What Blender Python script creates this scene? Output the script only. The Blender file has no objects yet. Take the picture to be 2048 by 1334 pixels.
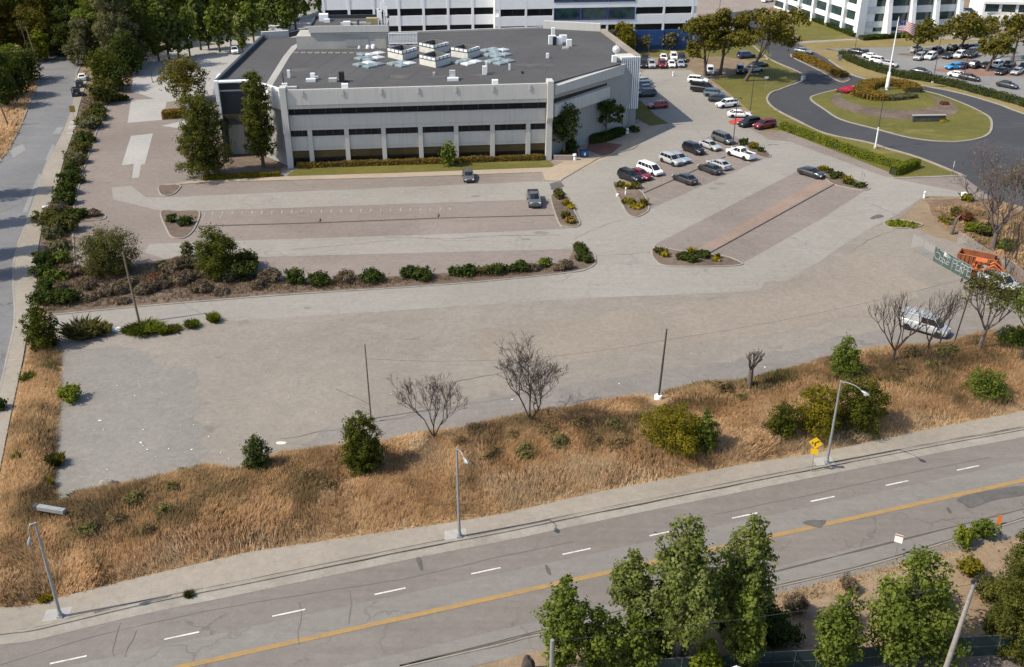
import bpy, math, random
import numpy as np
from mathutils import Vector, noise as mnoise
from mathutils.geometry import tessellate_polygon
R = math.radians
random.seed(7); rng = np.random.default_rng(11)
scene = bpy.context.scene
COL = scene.collection

# ------------------------------------------------------------------ camera (metres; camera stands 53 m above the lot)
HC, FPX, CX, CY = 53.0, 1991.0, 1024.0, 667.0
PIT = math.atan(1020 / 1991.0); SP, CP = math.sin(PIT), math.cos(PIT)
def G(x, y, z=0.0):
    u = (x - CX) / FPX; v = (y - CY) / FPX
    t = (HC - z) / (SP + v * CP)
    return np.array([t * u, t * (CP - v * SP)])
def mpp(x, y, z=0.0):
    return (HC - z) / (SP + (y - CY) / FPX * CP) / FPX
def hgt(bxy, ty):                      # height of a thing standing at ground point bxy whose top is seen in row ty
    v = (ty - CY) / FPX
    s = bxy[1] / (CP - v * SP)
    return HC - s * (SP + v * CP)
def pp(px, A, u):                      # photo point -> (distance along, height) on the upright plane through A with direction u
    a = (px[0] - CX) / FPX; v = (px[1] - CY) / FPX
    dx, dy, dz = a, CP - v * SP, -(SP + v * CP)
    n = np.array([u[1], -u[0]])
    t = (A @ n) / (dx * n[0] + dy * n[1])
    return (np.array([t * dx, t * dy]) - A) @ u, HC + t * dz
def P3(x, y, z=0.0):
    g = G(x, y, z); return Vector((g[0], g[1], z))

cam = bpy.data.cameras.new('camera'); co = bpy.data.objects.new('camera', cam); COL.objects.link(co)
cam.sensor_width = 36; cam.lens = FPX / 2048 * 36; cam.clip_start = 1; cam.clip_end = 5000
co.location = (0, 0, HC); co.rotation_euler = (math.pi / 2 - PIT, 0, 0); scene.camera = co

# ------------------------------------------------------------------ light
SUN_EL, SUN_TO = 48.0, np.array([-0.958, -0.287])
w = bpy.data.worlds.new('World'); scene.world = w; w.use_nodes = True
nt = w.node_tree; nt.nodes.clear()
sky = nt.nodes.new('ShaderNodeTexSky'); sky.sky_type = 'NISHITA'; sky.sun_disc = False
sky.sun_elevation = R(SUN_EL); sky.sun_rotation = math.atan2(SUN_TO[0], SUN_TO[1]); sky.dust_density = 1.5
bg = nt.nodes.new('ShaderNodeBackground'); bg.inputs[1].default_value = 0.135
wo = nt.nodes.new('ShaderNodeOutputWorld'); nt.links.new(sky.outputs[0], bg.inputs[0]); nt.links.new(bg.outputs[0], wo.inputs[0])
sl = bpy.data.lights.new('sun', 'SUN'); sl.energy = 3.85; sl.angle = R(0.53); sl.color = (1.0, 0.915, 0.765)
so = bpy.data.objects.new('sun', sl); COL.objects.link(so); so.location = (-60, -20, 120)
ce = math.cos(R(SUN_EL)); d = Vector((-SUN_TO[0] * ce, -SUN_TO[1] * ce, -math.sin(R(SUN_EL))))
so.rotation_euler = d.to_track_quat('-Z', 'Y').to_euler()
scene.view_settings.view_transform = 'Standard'; scene.view_settings.look = 'None'
scene.view_settings.exposure = 0.55; scene.view_settings.gamma = 1.0
scene.cycles.max_bounces = 5; scene.cycles.diffuse_bounces = 3; scene.cycles.transparent_max_bounces = 12

# ------------------------------------------------------------------ materials
MATS = {}
class NB:
    def __init__(s, name):
        s.m = bpy.data.materials.new(name); s.m.use_nodes = True; s.t = s.m.node_tree; s.t.nodes.clear()
        s.out = s.n('OutputMaterial')
    def n(s, ty, **k):
        o = s.t.nodes.new('ShaderNode' + ty)
        for a, b in k.items(): setattr(o, a, b)
        return o
    def l(s, a, b): s.t.links.new(a, b)
    def val(s, sock, v):
        if hasattr(v, 'is_output') or hasattr(v, 'links'): s.l(v, sock)
        else: sock.default_value = v
    def mix(s, f, a, b, mode='MIX'):
        o = s.n('Mix', data_type='RGBA', blend_type=mode)
        s.val(o.inputs[0], f); s.val(o.inputs[6], c4(a)); s.val(o.inputs[7], c4(b)); return o.outputs[2]
    def noise(s, vec, sc, det=3, rough=.55, dist=0):
        o = s.n('TexNoise'); o.inputs['Scale'].default_value = sc; o.inputs['Detail'].default_value = det
        o.inputs['Roughness'].default_value = rough; o.inputs['Distortion'].default_value = dist
        s.l(vec, o.inputs['Vector']); return o.outputs[0]
    def ramp(s, f, lo, hi, a=0., b=1.):
        o = s.n('MapRange'); o.inputs[1].default_value = lo; o.inputs[2].default_value = hi
        o.inputs[3].default_value = a; o.inputs[4].default_value = b; s.l(f, o.inputs[0]); return o.outputs[0]
    def math(s, op, a, b=0.):
        o = s.n('Math', operation=op); s.val(o.inputs[0], a); s.val(o.inputs[1], b); return o.outputs[0]
    def pos(s): return s.n('NewGeometry').outputs['Position']
    def mapv(s, vec, sc=(1, 1, 1), rz=0):
        o = s.n('Mapping'); o.inputs['Scale'].default_value = sc; o.inputs['Rotation'].default_value = (0, 0, rz)
        s.l(vec, o.inputs[0]); return o.outputs[0]
    def bsdf(s, col, rough=.9, spec=.3, metal=0., bump=None, bs=.3, bd=.05):
        o = s.n('BsdfPrincipled'); s.val(o.inputs['Base Color'], c4(col)); s.val(o.inputs['Roughness'], rough)
        o.inputs['Specular IOR Level'].default_value = spec; o.inputs['Metallic'].default_value = metal
        if bump is not None:
            b = s.n('Bump'); b.inputs['Strength'].default_value = bs; b.inputs['Distance'].default_value = bd
            s.l(bump, b.inputs['Height']); s.l(b.outputs[0], o.inputs['Normal'])
        s.l(o.outputs[0], s.out.inputs[0]); return o
def c4(c):
    return (c[0], c[1], c[2], 1.0) if isinstance(c, (tuple, list)) and len(c) == 3 else c

def worn_paint(name, col, under):
    b = NB(name); p = b.pos(); f = b.math('ADD', b.math('MULTIPLY', b.noise(p, 1.1, 5, .7), .6), b.math('MULTIPLY', b.noise(p, 7., 3, .7), .4))
    b.bsdf(b.mix(b.ramp(f, .44, .60), col, under), .85, .25); MATS[name] = b.m; return b.m
def flat(name, col, rough=.6, metal=0., spec=.4, var=.12, sc=1.5):
    if name in MATS: return MATS[name]
    b = NB(name); p = b.n('TexCoord').outputs['Object']
    f = b.noise(p, sc, 4); c = b.mix(b.ramp(f, .3, .7), [x * (1 - var) for x in col], [min(1, x * (1 + var)) for x in col])
    b.bsdf(c, rough, spec, metal); MATS[name] = b.m; return b.m
def paint(name, col, rough=.28):
    if name in MATS: return MATS[name]
    b = NB(name); o = b.bsdf(col, rough, .5); o.inputs['Coat Weight'].default_value = .6; o.inputs['Coat Roughness'].default_value = .08
    MATS[name] = b.m; return b.m
def glass(name, col=(.012, .015, .018), rough=.06):
    if name in MATS: return MATS[name]
    b = NB(name); p = b.n('TexCoord').outputs['Object']
    c = b.mix(b.ramp(b.noise(p, .6, 2), .35, .65), [x * .6 for x in col], [x * 1.5 for x in col])
    b.bsdf(c, rough, .6); MATS[name] = b.m; return b.m

def ground(name, ca, cb, big=.05, mid=.6, cracks=0., streak=0., sang=0., spots=0., light=None, lightamt=0., rough=.92, grain=.10, crsc=.16):
    b = NB(name); p = b.pos()
    n1 = b.noise(p, big, 6, .6, .6); n2 = b.noise(p, mid, 5, .65)
    f = b.math('ADD', b.math('MULTIPLY', n1, .65), b.math('MULTIPLY', n2, .35))
    c = b.mix(b.ramp(f, .36, .64), ca, cb)
    if light is not None:                                  # worn pale patches
        l1 = b.noise(b.mapv(p, (.5, 1.2, 1), .3), .10, 6, .7, 1.4)
        c = b.mix(b.ramp(l1, .56, .78, 0, lightamt), c, light)
    if streak:
        s1 = b.noise(b.mapv(p, (.05, 1.1, 1), -sang), 1.0, 5, .7)
        c = b.mix(b.ramp(s1, .3, .75, 0, streak), c, [x * .55 for x in ca], 'MIX')
    c = b.mix(1.0, c, b.mix(b.ramp(b.noise(p, 1.6, 5, .75), .35, .68), [1 - grain * 1.1] * 3, [1 + grain * .35] * 3), 'MULTIPLY')
    if spots:
        v = b.noise(p, .35, 3, .5, .4); c = b.mix(b.ramp(v, .66, .74, 0, spots), c, [x * .5 for x in ca])
    if cracks:
        o = b.n('TexVoronoi', feature='DISTANCE_TO_EDGE'); o.inputs['Scale'].default_value = crsc
        wv = b.n('VectorMath', operation='ADD'); nz = b.n('TexNoise'); nz.inputs['Scale'].default_value = .5; nz.inputs['Detail'].default_value = 5
        b.l(p, nz.inputs['Vector']); sc = b.n('VectorMath', operation='SCALE'); sc.inputs['Scale'].default_value = 3.2
        b.l(nz.outputs['Color'], sc.inputs[0]); b.l(p, wv.inputs[0]); b.l(sc.outputs[0], wv.inputs[1]); b.l(wv.outputs[0], o.inputs['Vector'])
        ck = b.ramp(o.outputs['Distance'], .004, .014, 1, 0)
        mk = b.ramp(b.noise(p, .07, 3), .48, .62)
        c = b.mix(b.math('MULTIPLY', b.math('MULTIPLY', ck, mk), cracks), c, [x * .35 for x in ca])
    g = b.noise(p, 5.0, 4, .7)
    g2 = b.noise(p, 22.0, 2, .6)
    gg = b.math('ADD', b.math('MULTIPLY', g, .6), b.math('MULTIPLY', g2, .4))
    c = b.mix(1.0, c, b.mix(b.ramp(gg, .3, .7), [1 - grain * 2] * 3, [1 + 0] * 3), 'MULTIPLY')
    b.bsdf(c, rough, .25, bump=gg, bs=.35, bd=.03); MATS[name] = b.m; return b.m

def leafmat(name, ca, cb, cc=None, trans=.32, rough=.85):
    """foliage: colour runs from old to young leaves by a per-leaf random value and a slow change through the crown"""
    if name in MATS: return MATS[name]
    b = NB(name); at = b.n('Attribute', attribute_name='tone'); v = at.outputs['Fac']
    p = b.n('TexCoord').outputs['Object']
    f = b.math('ADD', b.math('MULTIPLY', v, .65), b.math('MULTIPLY', b.ramp(b.noise(p, .55, 3), .3, .7), .35))
    ca, cb = [tuple(q * k for q, k in zip(x_, (1.28, 1.22, .95))) for x_ in (ca, cb)]
    c = b.mix(b.ramp(f, .15, .75), ca, cb)
    if cc is not None: c = b.mix(b.ramp(f, .68, .9), c, cc)
    o = b.n('BsdfPrincipled'); b.l(c, o.inputs['Base Color']); o.inputs['Roughness'].default_value = rough; o.inputs['Specular IOR Level'].default_value = .08
    t = b.n('BsdfTranslucent'); b.l(b.mix(1.0, c, (1.35, 1.35, .6), 'MULTIPLY'), t.inputs[0])
    m = b.n('MixShader'); m.inputs[0].default_value = trans; b.l(o.outputs[0], m.inputs[1]); b.l(t.outputs[0], m.inputs[2])
    b.l(m.outputs[0], b.out.inputs[0]); MATS[name] = b.m; return b.m

# ------------------------------------------------------------------ mesh builder
class MB:
    def __init__(s): s.v = []; s.f = []; s.m = []; s.mi = 0
    def add(s, vs, fs):
        o = len(s.v); s.v += [tuple(map(float, q)) for q in vs]
        for f in fs: s.f.append([i + o for i in f]); s.m.append(s.mi)
        return s
    def box(s, c, d, rz=0, taper=1.0):
        x, y, z = d[0] / 2, d[1] / 2, d[2] / 2; cr, sr = math.cos(rz), math.sin(rz); vs = []
        for zz, k in ((-z, 1.0), (z, taper)):
            for a, b in ((-x, -y), (x, -y), (x, y), (-x, y)):
                a *= k; b *= k; vs.append((c[0] + a * cr - b * sr, c[1] + a * sr + b * cr, c[2] + zz))
        return s.add(vs, [(3, 2, 1, 0), (4, 5, 6, 7), (0, 1, 5, 4), (1, 2, 6, 5), (2, 3, 7, 6), (3, 0, 4, 7)])
    def prism(s, poly, z0, z1, top=True, bottom=False):
        poly = ccw(poly); n = len(poly)
        vs = [(p[0], p[1], z0) for p in poly] + [(p[0], p[1], z1) for p in poly]
        fs = [(i, (i + 1) % n, n + (i + 1) % n, n + i) for i in range(n)]
        tr = tessellate_polygon([[Vector((p[0], p[1], 0)) for p in poly]])
        if top: fs += [fix([n + i for i in t], vs) for t in tr]
        if bottom: fs += [tuple(reversed(fix(list(t), vs))) for t in tr]
        return s.add(vs, fs)
    def wallpoly(s, sz, A, u, d0, d1):
        """polygon given as (along, height) on an upright plane, thickened from depth d0 to d1 (outward is to the right of u)"""
        n = np.array([u[1], -u[0]]); N = len(sz); sz = ccw(sz); vs = []
        for d in (d1, d0):
            for a, z in sz:
                q = A + u * a + n * d; vs.append((q[0], q[1], z))
        tr = tessellate_polygon([[Vector((a, z, 0)) for a, z in sz]])
        fs = []
        for t in tr:
            t = list(t); a, b_, c = [sz[i] for i in t]
            if (b_[0] - a[0]) * (c[1] - a[1]) - (b_[1] - a[1]) * (c[0] - a[0]) < 0: t.reverse()
            fs.append(t); fs.append([i + N for i in reversed(t)])
        fs += [(i, i + N, (i + 1) % N + N, (i + 1) % N) for i in range(N)]
        return s.add(vs, fs)
    def tube(s, pts, rad, n=6, cap=True):
        pts = [Vector(p) for p in pts]; o = len(s.v); K = len(pts)
        if not hasattr(rad, '__len__'): rad = [rad] * K
        up = None
        for i, p in enumerate(pts):
            dd = (pts[min(i + 1, K - 1)] - pts[max(i - 1, 0)]).normalized()
            if up is None: up = dd.orthogonal().normalized()
            a = (up - dd * up.dot(dd));
            a = a.normalized() if a.length > 1e-6 else dd.orthogonal().normalized(); up = a; b = dd.cross(a)
            for k in range(n):
                t = 2 * math.pi * k / n; q = p + (a * math.cos(t) + b * math.sin(t)) * rad[i]; s.v.append(tuple(q))
        for i in range(K - 1):
            for k in range(n):
                s.f.append([o + i * n + k, o + i * n + (k + 1) % n, o + (i + 1) * n + (k + 1) % n, o + (i + 1) * n + k]); s.m.append(s.mi)
        if cap:
            s.f.append([o + k for k in reversed(range(n))]); s.m.append(s.mi)
            s.f.append([o + (K - 1) * n + k for k in range(n)]); s.m.append(s.mi)
        return s
    def lathe(s, prof, n=16, c=(0, 0, 0), axis='z', cap=True):
        o = len(s.v)
        for r, h in prof:
            for k in range(n):
                t = 2 * math.pi * k / n; a, b = r * math.cos(t), r * math.sin(t)
                q = (a, b, h) if axis == 'z' else (a, h, -b) if axis == 'y' else (h, a, b)
                s.v.append((c[0] + q[0], c[1] + q[1], c[2] + q[2]))
        for i in range(len(prof) - 1):
            for k in range(n):
                s.f.append([o + i * n + k, o + i * n + (k + 1) % n, o + (i + 1) * n + (k + 1) % n, o + (i + 1) * n + k]); s.m.append(s.mi)
        if cap:
            if prof[0][0] > 1e-4: s.f.append([o + k for k in reversed(range(n))]); s.m.append(s.mi)
            if prof[-1][0] > 1e-4: s.f.append([o + (len(prof) - 1) * n + k for k in range(n)]); s.m.append(s.mi)
        return s
    def loft(s, rings, cap=True):
        o = len(s.v); n = len(rings[0])
        for r in rings: s.v += [tuple(q) for q in r]
        for i in range(len(rings) - 1):
            for k in range(n):
                s.f.append([o + i * n + k, o + i * n + (k + 1) % n, o + (i + 1) * n + (k + 1) % n, o + (i + 1) * n + k]); s.m.append(s.mi)
        if cap:
            s.f.append([o + k for k in reversed(range(n))]); s.m.append(s.mi)
            s.f.append([o + (len(rings) - 1) * n + k for k in range(n)]); s.m.append(s.mi)
        return s
    def mesh(s, name, mats, smooth=None):
        me = bpy.data.meshes.new(name); me.from_pydata(s.v, [], s.f)
        if not isinstance(mats, (list, tuple)): mats = [mats]
        for m in mats: me.materials.append(m)
        if len(mats) > 1: me.polygons.foreach_set('material_index', s.m)
        if smooth:
            me.polygons.foreach_set('use_smooth', [True] * len(me.polygons)); me.set_sharp_from_angle(angle=R(smooth))
        me.update(); return me
    def build(s, name, mats, parent=None, loc=None, smooth=None):
        return link(name, s.mesh(name, mats, smooth), parent, loc)
def link(name, me, parent=None, loc=None):
    o = bpy.data.objects.new(name, me); COL.objects.link(o)
    if parent is not None: o.parent = parent
    if loc is not None: o.location = loc
    return o
def area2(p): return sum(p[i][0] * p[(i + 1) % len(p)][1] - p[(i + 1) % len(p)][0] * p[i][1] for i in range(len(p)))
def ccw(p): return list(p) if area2(p) > 0 else list(reversed(list(p)))
def fix(t, vs):
    a, b, c = [vs[i] for i in t]
    return t if (b[0] - a[0]) * (c[1] - a[1]) - (b[1] - a[1]) * (c[0] - a[0]) > 0 else list(reversed(t))
def tag(o, label, cat, group=None, kind=None):
    o['label'] = label; o['category'] = cat
    if group: o['group'] = group
    if kind: o['kind'] = kind
    return o
def thing(name, loc, label, cat, group=None, rz=0.):
    o = bpy.data.objects.new(name, None); COL.objects.link(o); o.empty_display_size = .3
    o.location = loc; o.rotation_euler = (0, 0, rz); return tag(o, label, cat, group)
def copy_tree(o, parent=None):
    c = o.copy(); COL.objects.link(c)
    if parent is not None: c.parent = parent
    for ch in o.children: copy_tree(ch, c)
    return c
def spline(pts, closed=False, k=6):
    pts = [np.array(p, float) for p in pts]; n = len(pts); out = []
    rngi = range(n if closed else n - 1)
    for i in rngi:
        g = lambda j: pts[j % n] if closed else pts[min(max(j, 0), n - 1)]
        p0, p1, p2, p3 = g(i - 1), g(i), g(i + 1), g(i + 2)
        for j in range(k):
            t = j / k; out.append(.5 * ((2 * p1) + (-p0 + p2) * t + (2 * p0 - 5 * p1 + 4 * p2 - p3) * t * t + (-p0 + 3 * p1 - 3 * p2 + p3) * t ** 3))
    if not closed: out.append(pts[-1])
    return out
def rough_edge(poly, step, amp, seed=0):
    out = []
    for i in range(len(poly)):
        a, b = np.array(poly[i]), np.array(poly[(i + 1) % len(poly)]); L = np.hypot(*(b - a)); k = max(1, int(L / step))
        nn = np.array([b[1] - a[1], a[0] - b[0]]) / max(L, 1e-6)
        for j in range(k):
            q = a + (b - a) * j / k; s = mnoise.noise(Vector((q[0] * .35, q[1] * .35, seed))) + .6 * mnoise.noise(Vector((q[0] * 1.3, q[1] * 1.3, seed + 9)))
            out.append(q + nn * s * amp)
    return out
def structure(o): o['kind'] = 'structure'; return o
def sheet(name, px, level, mat, curve=False, jag=0., step=1.2, world=False):
    pts = [np.array(p, float) for p in px] if world else [G(*p) for p in px]
    if curve: pts = spline(pts, True)
    if jag: pts = rough_edge(pts, step, jag, level)
    z = .006 * level; tr = tessellate_polygon([[Vector((p[0], p[1], 0)) for p in pts]])
    vs = [(p[0], p[1], z) for p in pts]
    return structure(MB().add(vs, [fix(list(t), vs) for t in tr]).build(name, mat))
def ribbon(mb, pts, w, z, var=0.):
    pts = [np.array(p, float) for p in pts]; vs = []
    for i, p in enumerate(pts):
        dd = pts[min(i + 1, len(pts) - 1)] - pts[max(i - 1, 0)]; dd = dd / max(np.hypot(*dd), 1e-6); nn = np.array([-dd[1], dd[0]])
        ww = w * (1 + var * random.uniform(-1, 1)) / 2
        vs += [(*(p + nn * ww), z), (*(p - nn * ww), z)]
    mb.add(vs, [(2 * i + 1, 2 * i + 3, 2 * i + 2, 2 * i) for i in range(len(pts) - 1)])
def kerbline(mb, pts, w=.3, h=.14, closed=False, z0=-.02, k=5, smooth=True):
    pts = [G(*p) for p in pts]
    if smooth: pts = spline(pts, closed, k)
    n = len(pts); rings = []
    for i, p in enumerate(pts):
        a = pts[(i - 1) % n] if closed else pts[max(i - 1, 0)]; b = pts[(i + 1) % n] if closed else pts[min(i + 1, n - 1)]
        dd = b - a; dd = dd / max(np.hypot(*dd), 1e-6); nn = np.array([-dd[1], dd[0]])
        l, r = p + nn * w / 2, p - nn * w / 2; l2, r2 = p + nn * (w / 2 - .03), p - nn * (w / 2 - .03)
        rings.append([(l[0], l[1], z0), (r[0], r[1], z0), (r[0], r[1], h - .03), (r2[0], r2[1], h), (l2[0], l2[1], h), (l[0], l[1], h - .03)])
    if closed: rings.append(rings[0])
    mb.loft([[tuple(q) for q in r][::-1] for r in rings], not closed)
    return pts
def inside(P, poly):
    x, y = P[:, 0], P[:, 1]; c = np.zeros(len(P), bool); n = len(poly); j = n - 1
    for i in range(n):
        xi, yi = poly[i]; xj, yj = poly[j]
        m = ((yi > y) != (yj > y)) & (x < (xj - xi) * (y - yi) / (yj - yi + 1e-12) + xi); c ^= m; j = i
    return c
def edge_dist(P, poly):
    dmin = np.full(len(P), 1e9); n = len(poly)
    for i in range(n):
        a = np.array(poly[i]); b = np.array(poly[(i + 1) % n]); ab = b - a
        t = np.clip(((P - a) @ ab) / (ab @ ab + 1e-9), 0, 1); q = a + t[:, None] * ab
        dmin = np.minimum(dmin, np.hypot(*(P - q).T))
    return dmin
def vnoise(P, sc, seed):
    """smooth value noise on the ground plane"""
    r = np.random.default_rng(seed); T = r.random((64, 64)); q = P * sc + 1000; i = np.floor(q).astype(int); f = q - i; f = f * f * (3 - 2 * f)
    g = lambda a, b: T[(i[:, 0] + a) % 64, (i[:, 1] + b) % 64]
    return (g(0, 0) * (1 - f[:, 0]) + g(1, 0) * f[:, 0]) * (1 - f[:, 1]) + (g(0, 1) * (1 - f[:, 0]) + g(1, 1) * f[:, 0]) * f[:, 1]
def fast_mesh(name, V, nper, tone, mat):
    """many small separate faces, nper corners each; tone = one value per face"""
    me = bpy.data.meshes.new(name); nf = len(V) // nper
    me.vertices.add(len(V)); me.vertices.foreach_set('co', np.ascontiguousarray(V, np.float32).ravel())
    me.loops.add(len(V)); me.loops.foreach_set('vertex_index', np.arange(len(V), dtype=np.int32))
    me.polygons.add(nf); me.polygons.foreach_set('loop_start', np.arange(0, len(V), nper, dtype=np.int32))
    me.update(calc_edges=True)
    a = me.attributes.new('tone', 'FLOAT', 'FACE'); a.data.foreach_set('value', np.ascontiguousarray(tone, np.float32))
    me.materials.append(mat); return me
def leaves(C, N, S, asp=.7):
    """diamond leaf at each centre C with normal N and size S"""
    n = len(C); r = rng.normal(size=(n, 3)); N = N / np.linalg.norm(N, axis=1, keepdims=True)
    t = np.cross(N, r); t /= np.linalg.norm(t, axis=1, keepdims=True) + 1e-9; b = np.cross(N, t); S = S[:, None]
    return np.stack([C - t * S * .5, C + b * S * .5 * asp + N * S * .06, C + t * S * .5, C - b * S * .5 * asp + N * S * .06], 1).reshape(-1, 3)
# ------------------------------------------------------------------ plants
LM = {
 'juniper': leafmat('juniper_leaf', (.022, .031, .007), (.070, .080, .012), (.14, .13, .020)),
 'dark':    leafmat('dark_leaf', (.018, .030, .010), (.05, .07, .018), (.085, .10, .024)),
 'hedge':   leafmat('hedge_leaf', (.020, .032, .010), (.048, .066, .017), (.078, .098, .024)),
 'green':   leafmat('green_leaf', (.040, .062, .013), (.115, .148, .032), (.19, .22, .06)),
 'bright':  leafmat('bright_leaf', (.06, .085, .010), (.15, .175, .022), (.21, .22, .03)),
 'olive':   leafmat('olive_leaf', (.036, .040, .014), (.088, .088, .030), (.14, .13, .05)),
 'yellow':  leafmat('yellow_green_leaf', (.065, .066, .008), (.15, .13, .015), (.21, .175, .02)),
 'gold':    leafmat('golden_leaf', (.10, .085, .01), (.28, .22, .025), (.4, .32, .04)),
 'pine':    leafmat('pine_needle', (.026, .034, .010), (.085, .092, .022), (.16, .15, .036)),
 'cypress': leafmat('cypress_needle', (.045, .046, .011), (.12, .108, .024), (.17, .15, .04)),
 'grey':    leafmat('grey_leaf', (.05, .055, .034), (.13, .128, .085), (.18, .175, .12)),
 'poplar':  leafmat('poplar_leaf', (.048, .066, .020), (.13, .158, .052), (.22, .24, .10)),
 'dead':    leafmat('dead_twigs', (.06, .046, .038), (.135, .108, .092), (.20, .165, .145), .05, .9),
 'brown':   leafmat('brown_hedge_leaf', (.075, .052, .014), (.17, .115, .026), (.21, .15, .032), .15),
 'red':     leafmat('reddish_leaf', (.05, .02, .014), (.14, .06, .035), None, .15),
 'pink':    leafmat('pink_flowers', (.22, .02, .06), (.55, .06, .16), None, .2),
 'grass':   leafmat('lawn_blades', (.09, .10, .02), (.17, .165, .035), (.26, .22, .07), .15),
}
BARK = flat('bark', (.10, .08, .065), .95, 0, .1, .3, 4)
BARKG = flat('grey_bark', (.13, .11, .095), .95, 0, .1, .3, 4)
TWIG = flat('bare_twig', (.055, .044, .039), .95, 0, .1, .25, 3)

def profile(kind, t):
    if kind == 'conifer': return (min(1, .70 + t * 1.1) if t < .28 else max(.14, 1 - ((t - .28) / .76) ** 2.3))
    if kind == 'round':   return math.sqrt(max(.03, 1 - (2 * t - .86) ** 2 * .8))
    if kind == 'broad':   return (.55 + t * 1.6 if t < .28 else max(.22, 1 - ((t - .28) / .80) ** 2.2))
    if kind == 'poplar':  return (.55 + t if t < .45 else max(.12, 1 - ((t - .45) / .58) ** 1.8))
    return 1 - .3 * t
def lobes_for(kind, h, r, rd, z0):
    L = []
    if kind in ('conifer', 'broad', 'poplar', 'round'):
        ch = h - z0; step = {'conifer': .55, 'round': .55, 'broad': .52, 'poplar': .7}[kind] * r
        nl = max(3, min(12, int(ch / max(step, .1)) + 1))
        for i in range(nl):
            t = (i + .35) / nl; pr = profile(kind, t) * r; m = 1 if pr < .3 * r else rd.choice([3, 4, 5])
            a0 = rd.uniform(0, 6.3)
            for k in range(m):
                a = a0 + 6.283 * k / m + rd.uniform(-.4, .4); q = pr * ((rd.uniform(.34, .78) if kind == 'broad' else rd.uniform(.42, .66)) if m > 1 else .05); s = pr * (rd.uniform(.50, .64) if kind == 'round' else rd.uniform(.42, .58)) if m > 1 else max(pr * .9, .16 * r)
                zz = z0 + ch * t + rd.uniform(-.25, .25) * step
                zr = min(s * rd.uniform(.9, 1.25), max(.2, h - zz) * 1.05)
                L.append((q * math.cos(a), q * math.sin(a), max(zz, zr * .75), s, s, zr))
            L.append((0, 0, z0 + ch * t, pr * .55, pr * .55, ch / nl * .8))
    elif kind == 'pine':
        nl = max(5, int(h / (.50 * r)))
        for i in range(nl):
            t = (i + .5) / nl; zz = z0 + (h - z0) * t; pr = r * (.95 - .62 * t ** 1.6) * rd.uniform(.8, 1.1)
            m = rd.choice([5, 6, 7]); a0 = rd.uniform(0, 6.3)
            for k in range(m):
                a = a0 + 6.283 * k / m + rd.uniform(-.3, .3); q = pr * rd.uniform(.25, .78); s = r * rd.uniform(.30, .44)
                L.append((q * math.cos(a), q * math.sin(a), zz + rd.uniform(-.3, .3), s, s, s * rd.uniform(.65, .9)))
            L.append((0, 0, zz, pr * .5, pr * .5, r * .4))
        L.append((0, 0, h - .22 * r, .2 * r, .2 * r, .3 * r))
    elif kind == 'flat':
        n = 34
        for i in range(n):
            a = rd.uniform(0, 6.3); q = r * math.sqrt(rd.random()) * .82; s = r * rd.uniform(.24, .40)
            zz = z0 + (h - z0) * (rd.uniform(.15, .95) * (1 - .45 * (q / r) ** 2))
            L.append((q * math.cos(a), q * math.sin(a), min(zz, h - s * .5), s, s, s * rd.uniform(.5, .7)))
    return L
def crown(name, L, n, size, mat, seed, sub=.40, fill=.16, subn=9, asp=.7):
    r = np.random.default_rng(seed); L = np.array(L); w = L[:, 3] ** 2 * .5 + L[:, 3] * L[:, 5]; w = w / w.sum()
    SC = []; SR = []; SL = []
    for i, l in enumerate(L):
        k = max(4, int(subn * len(L) * w[i] + 2))
        d = r.normal(size=(k, 3)); d[:, 2] += .25; d /= np.linalg.norm(d, axis=1, keepdims=True)
        SC.append(l[:3] + d * l[3:] * r.uniform(.55, .90, (k, 1))); SR.append(np.full(k, sub) * l[3:].mean() * r.uniform(.7, 1.25, k)); SL.append(np.full(k, i))
    SC = np.concatenate(SC); SR = np.concatenate(SR); SL = np.concatenate(SL)
    ws = SR ** 2; idx = r.choice(len(SC), n, p=ws / ws.sum())
    d = r.normal(size=(n, 3)); d /= np.linalg.norm(d, axis=1, keepdims=True)
    C = SC[idx] + d * (SR[idx] * r.uniform(.35, 1.0, n))[:, None] * np.array([1, 1, .85])
    lo = SC[idx] - L[SL[idx], :3]; lo /= np.linalg.norm(lo, axis=1, keepdims=True) + 1e-6
    N = d * .8 + lo * .7 + np.array([0, 0, .35]) + r.normal(size=(n, 3)) * .45
    nf = int(n * fill); jf = r.integers(0, len(L), nf); df = r.normal(size=(nf, 3)) * .42
    C[:nf] = L[jf, :3] + df * L[jf, 3:]; N[:nf] = r.normal(size=(nf, 3))
    C[:, 2] = np.maximum(C[:, 2], .06)
    st = r.random(len(SC)); tone = np.clip(.45 * st[idx] + .55 * r.random(n), 0, 1)
    S = size * r.uniform(.65, 1.4, n)
    return fast_mesh(name, leaves(C, N, S, asp), 4, tone, mat)
def trunk_mesh(h, r0, L, rd, bark, lean=(0, 0), limbs=7, top=.85):
    mb = MB(); pts = []; K = 6
    wob = rd.uniform(-.15, .15)
    for i in range(K + 1):
        t = i / K; pts.append(Vector((lean[0] * t + wob * math.sin(3 * t), lean[1] * t + wob * math.cos(2.4 * t) - wob, h * top * t - (.1 if i == 0 else 0))))
    mb.tube(pts, [r0 * (1.25 if i == 0 else 1) * (1 - .8 * i / K) + .02 for i in range(K + 1)], 8)
    for l in sorted(L, key=lambda q: rd.random())[:limbs]:
        e = Vector(l[:3]); t = min(.9, max(.25, (e.z / (h * top)) - .22)); i = int(t * K); s = pts[min(i, K)]
        m = (s + e) / 2 + Vector((0, 0, -.06 * h)); mb.tube([s, m, e], [r0 * (.55 - .3 * t), r0 * .3, r0 * .1], 5)
    return mb.mesh('trunk', bark, 60)
PLANT_N = [0]
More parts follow.
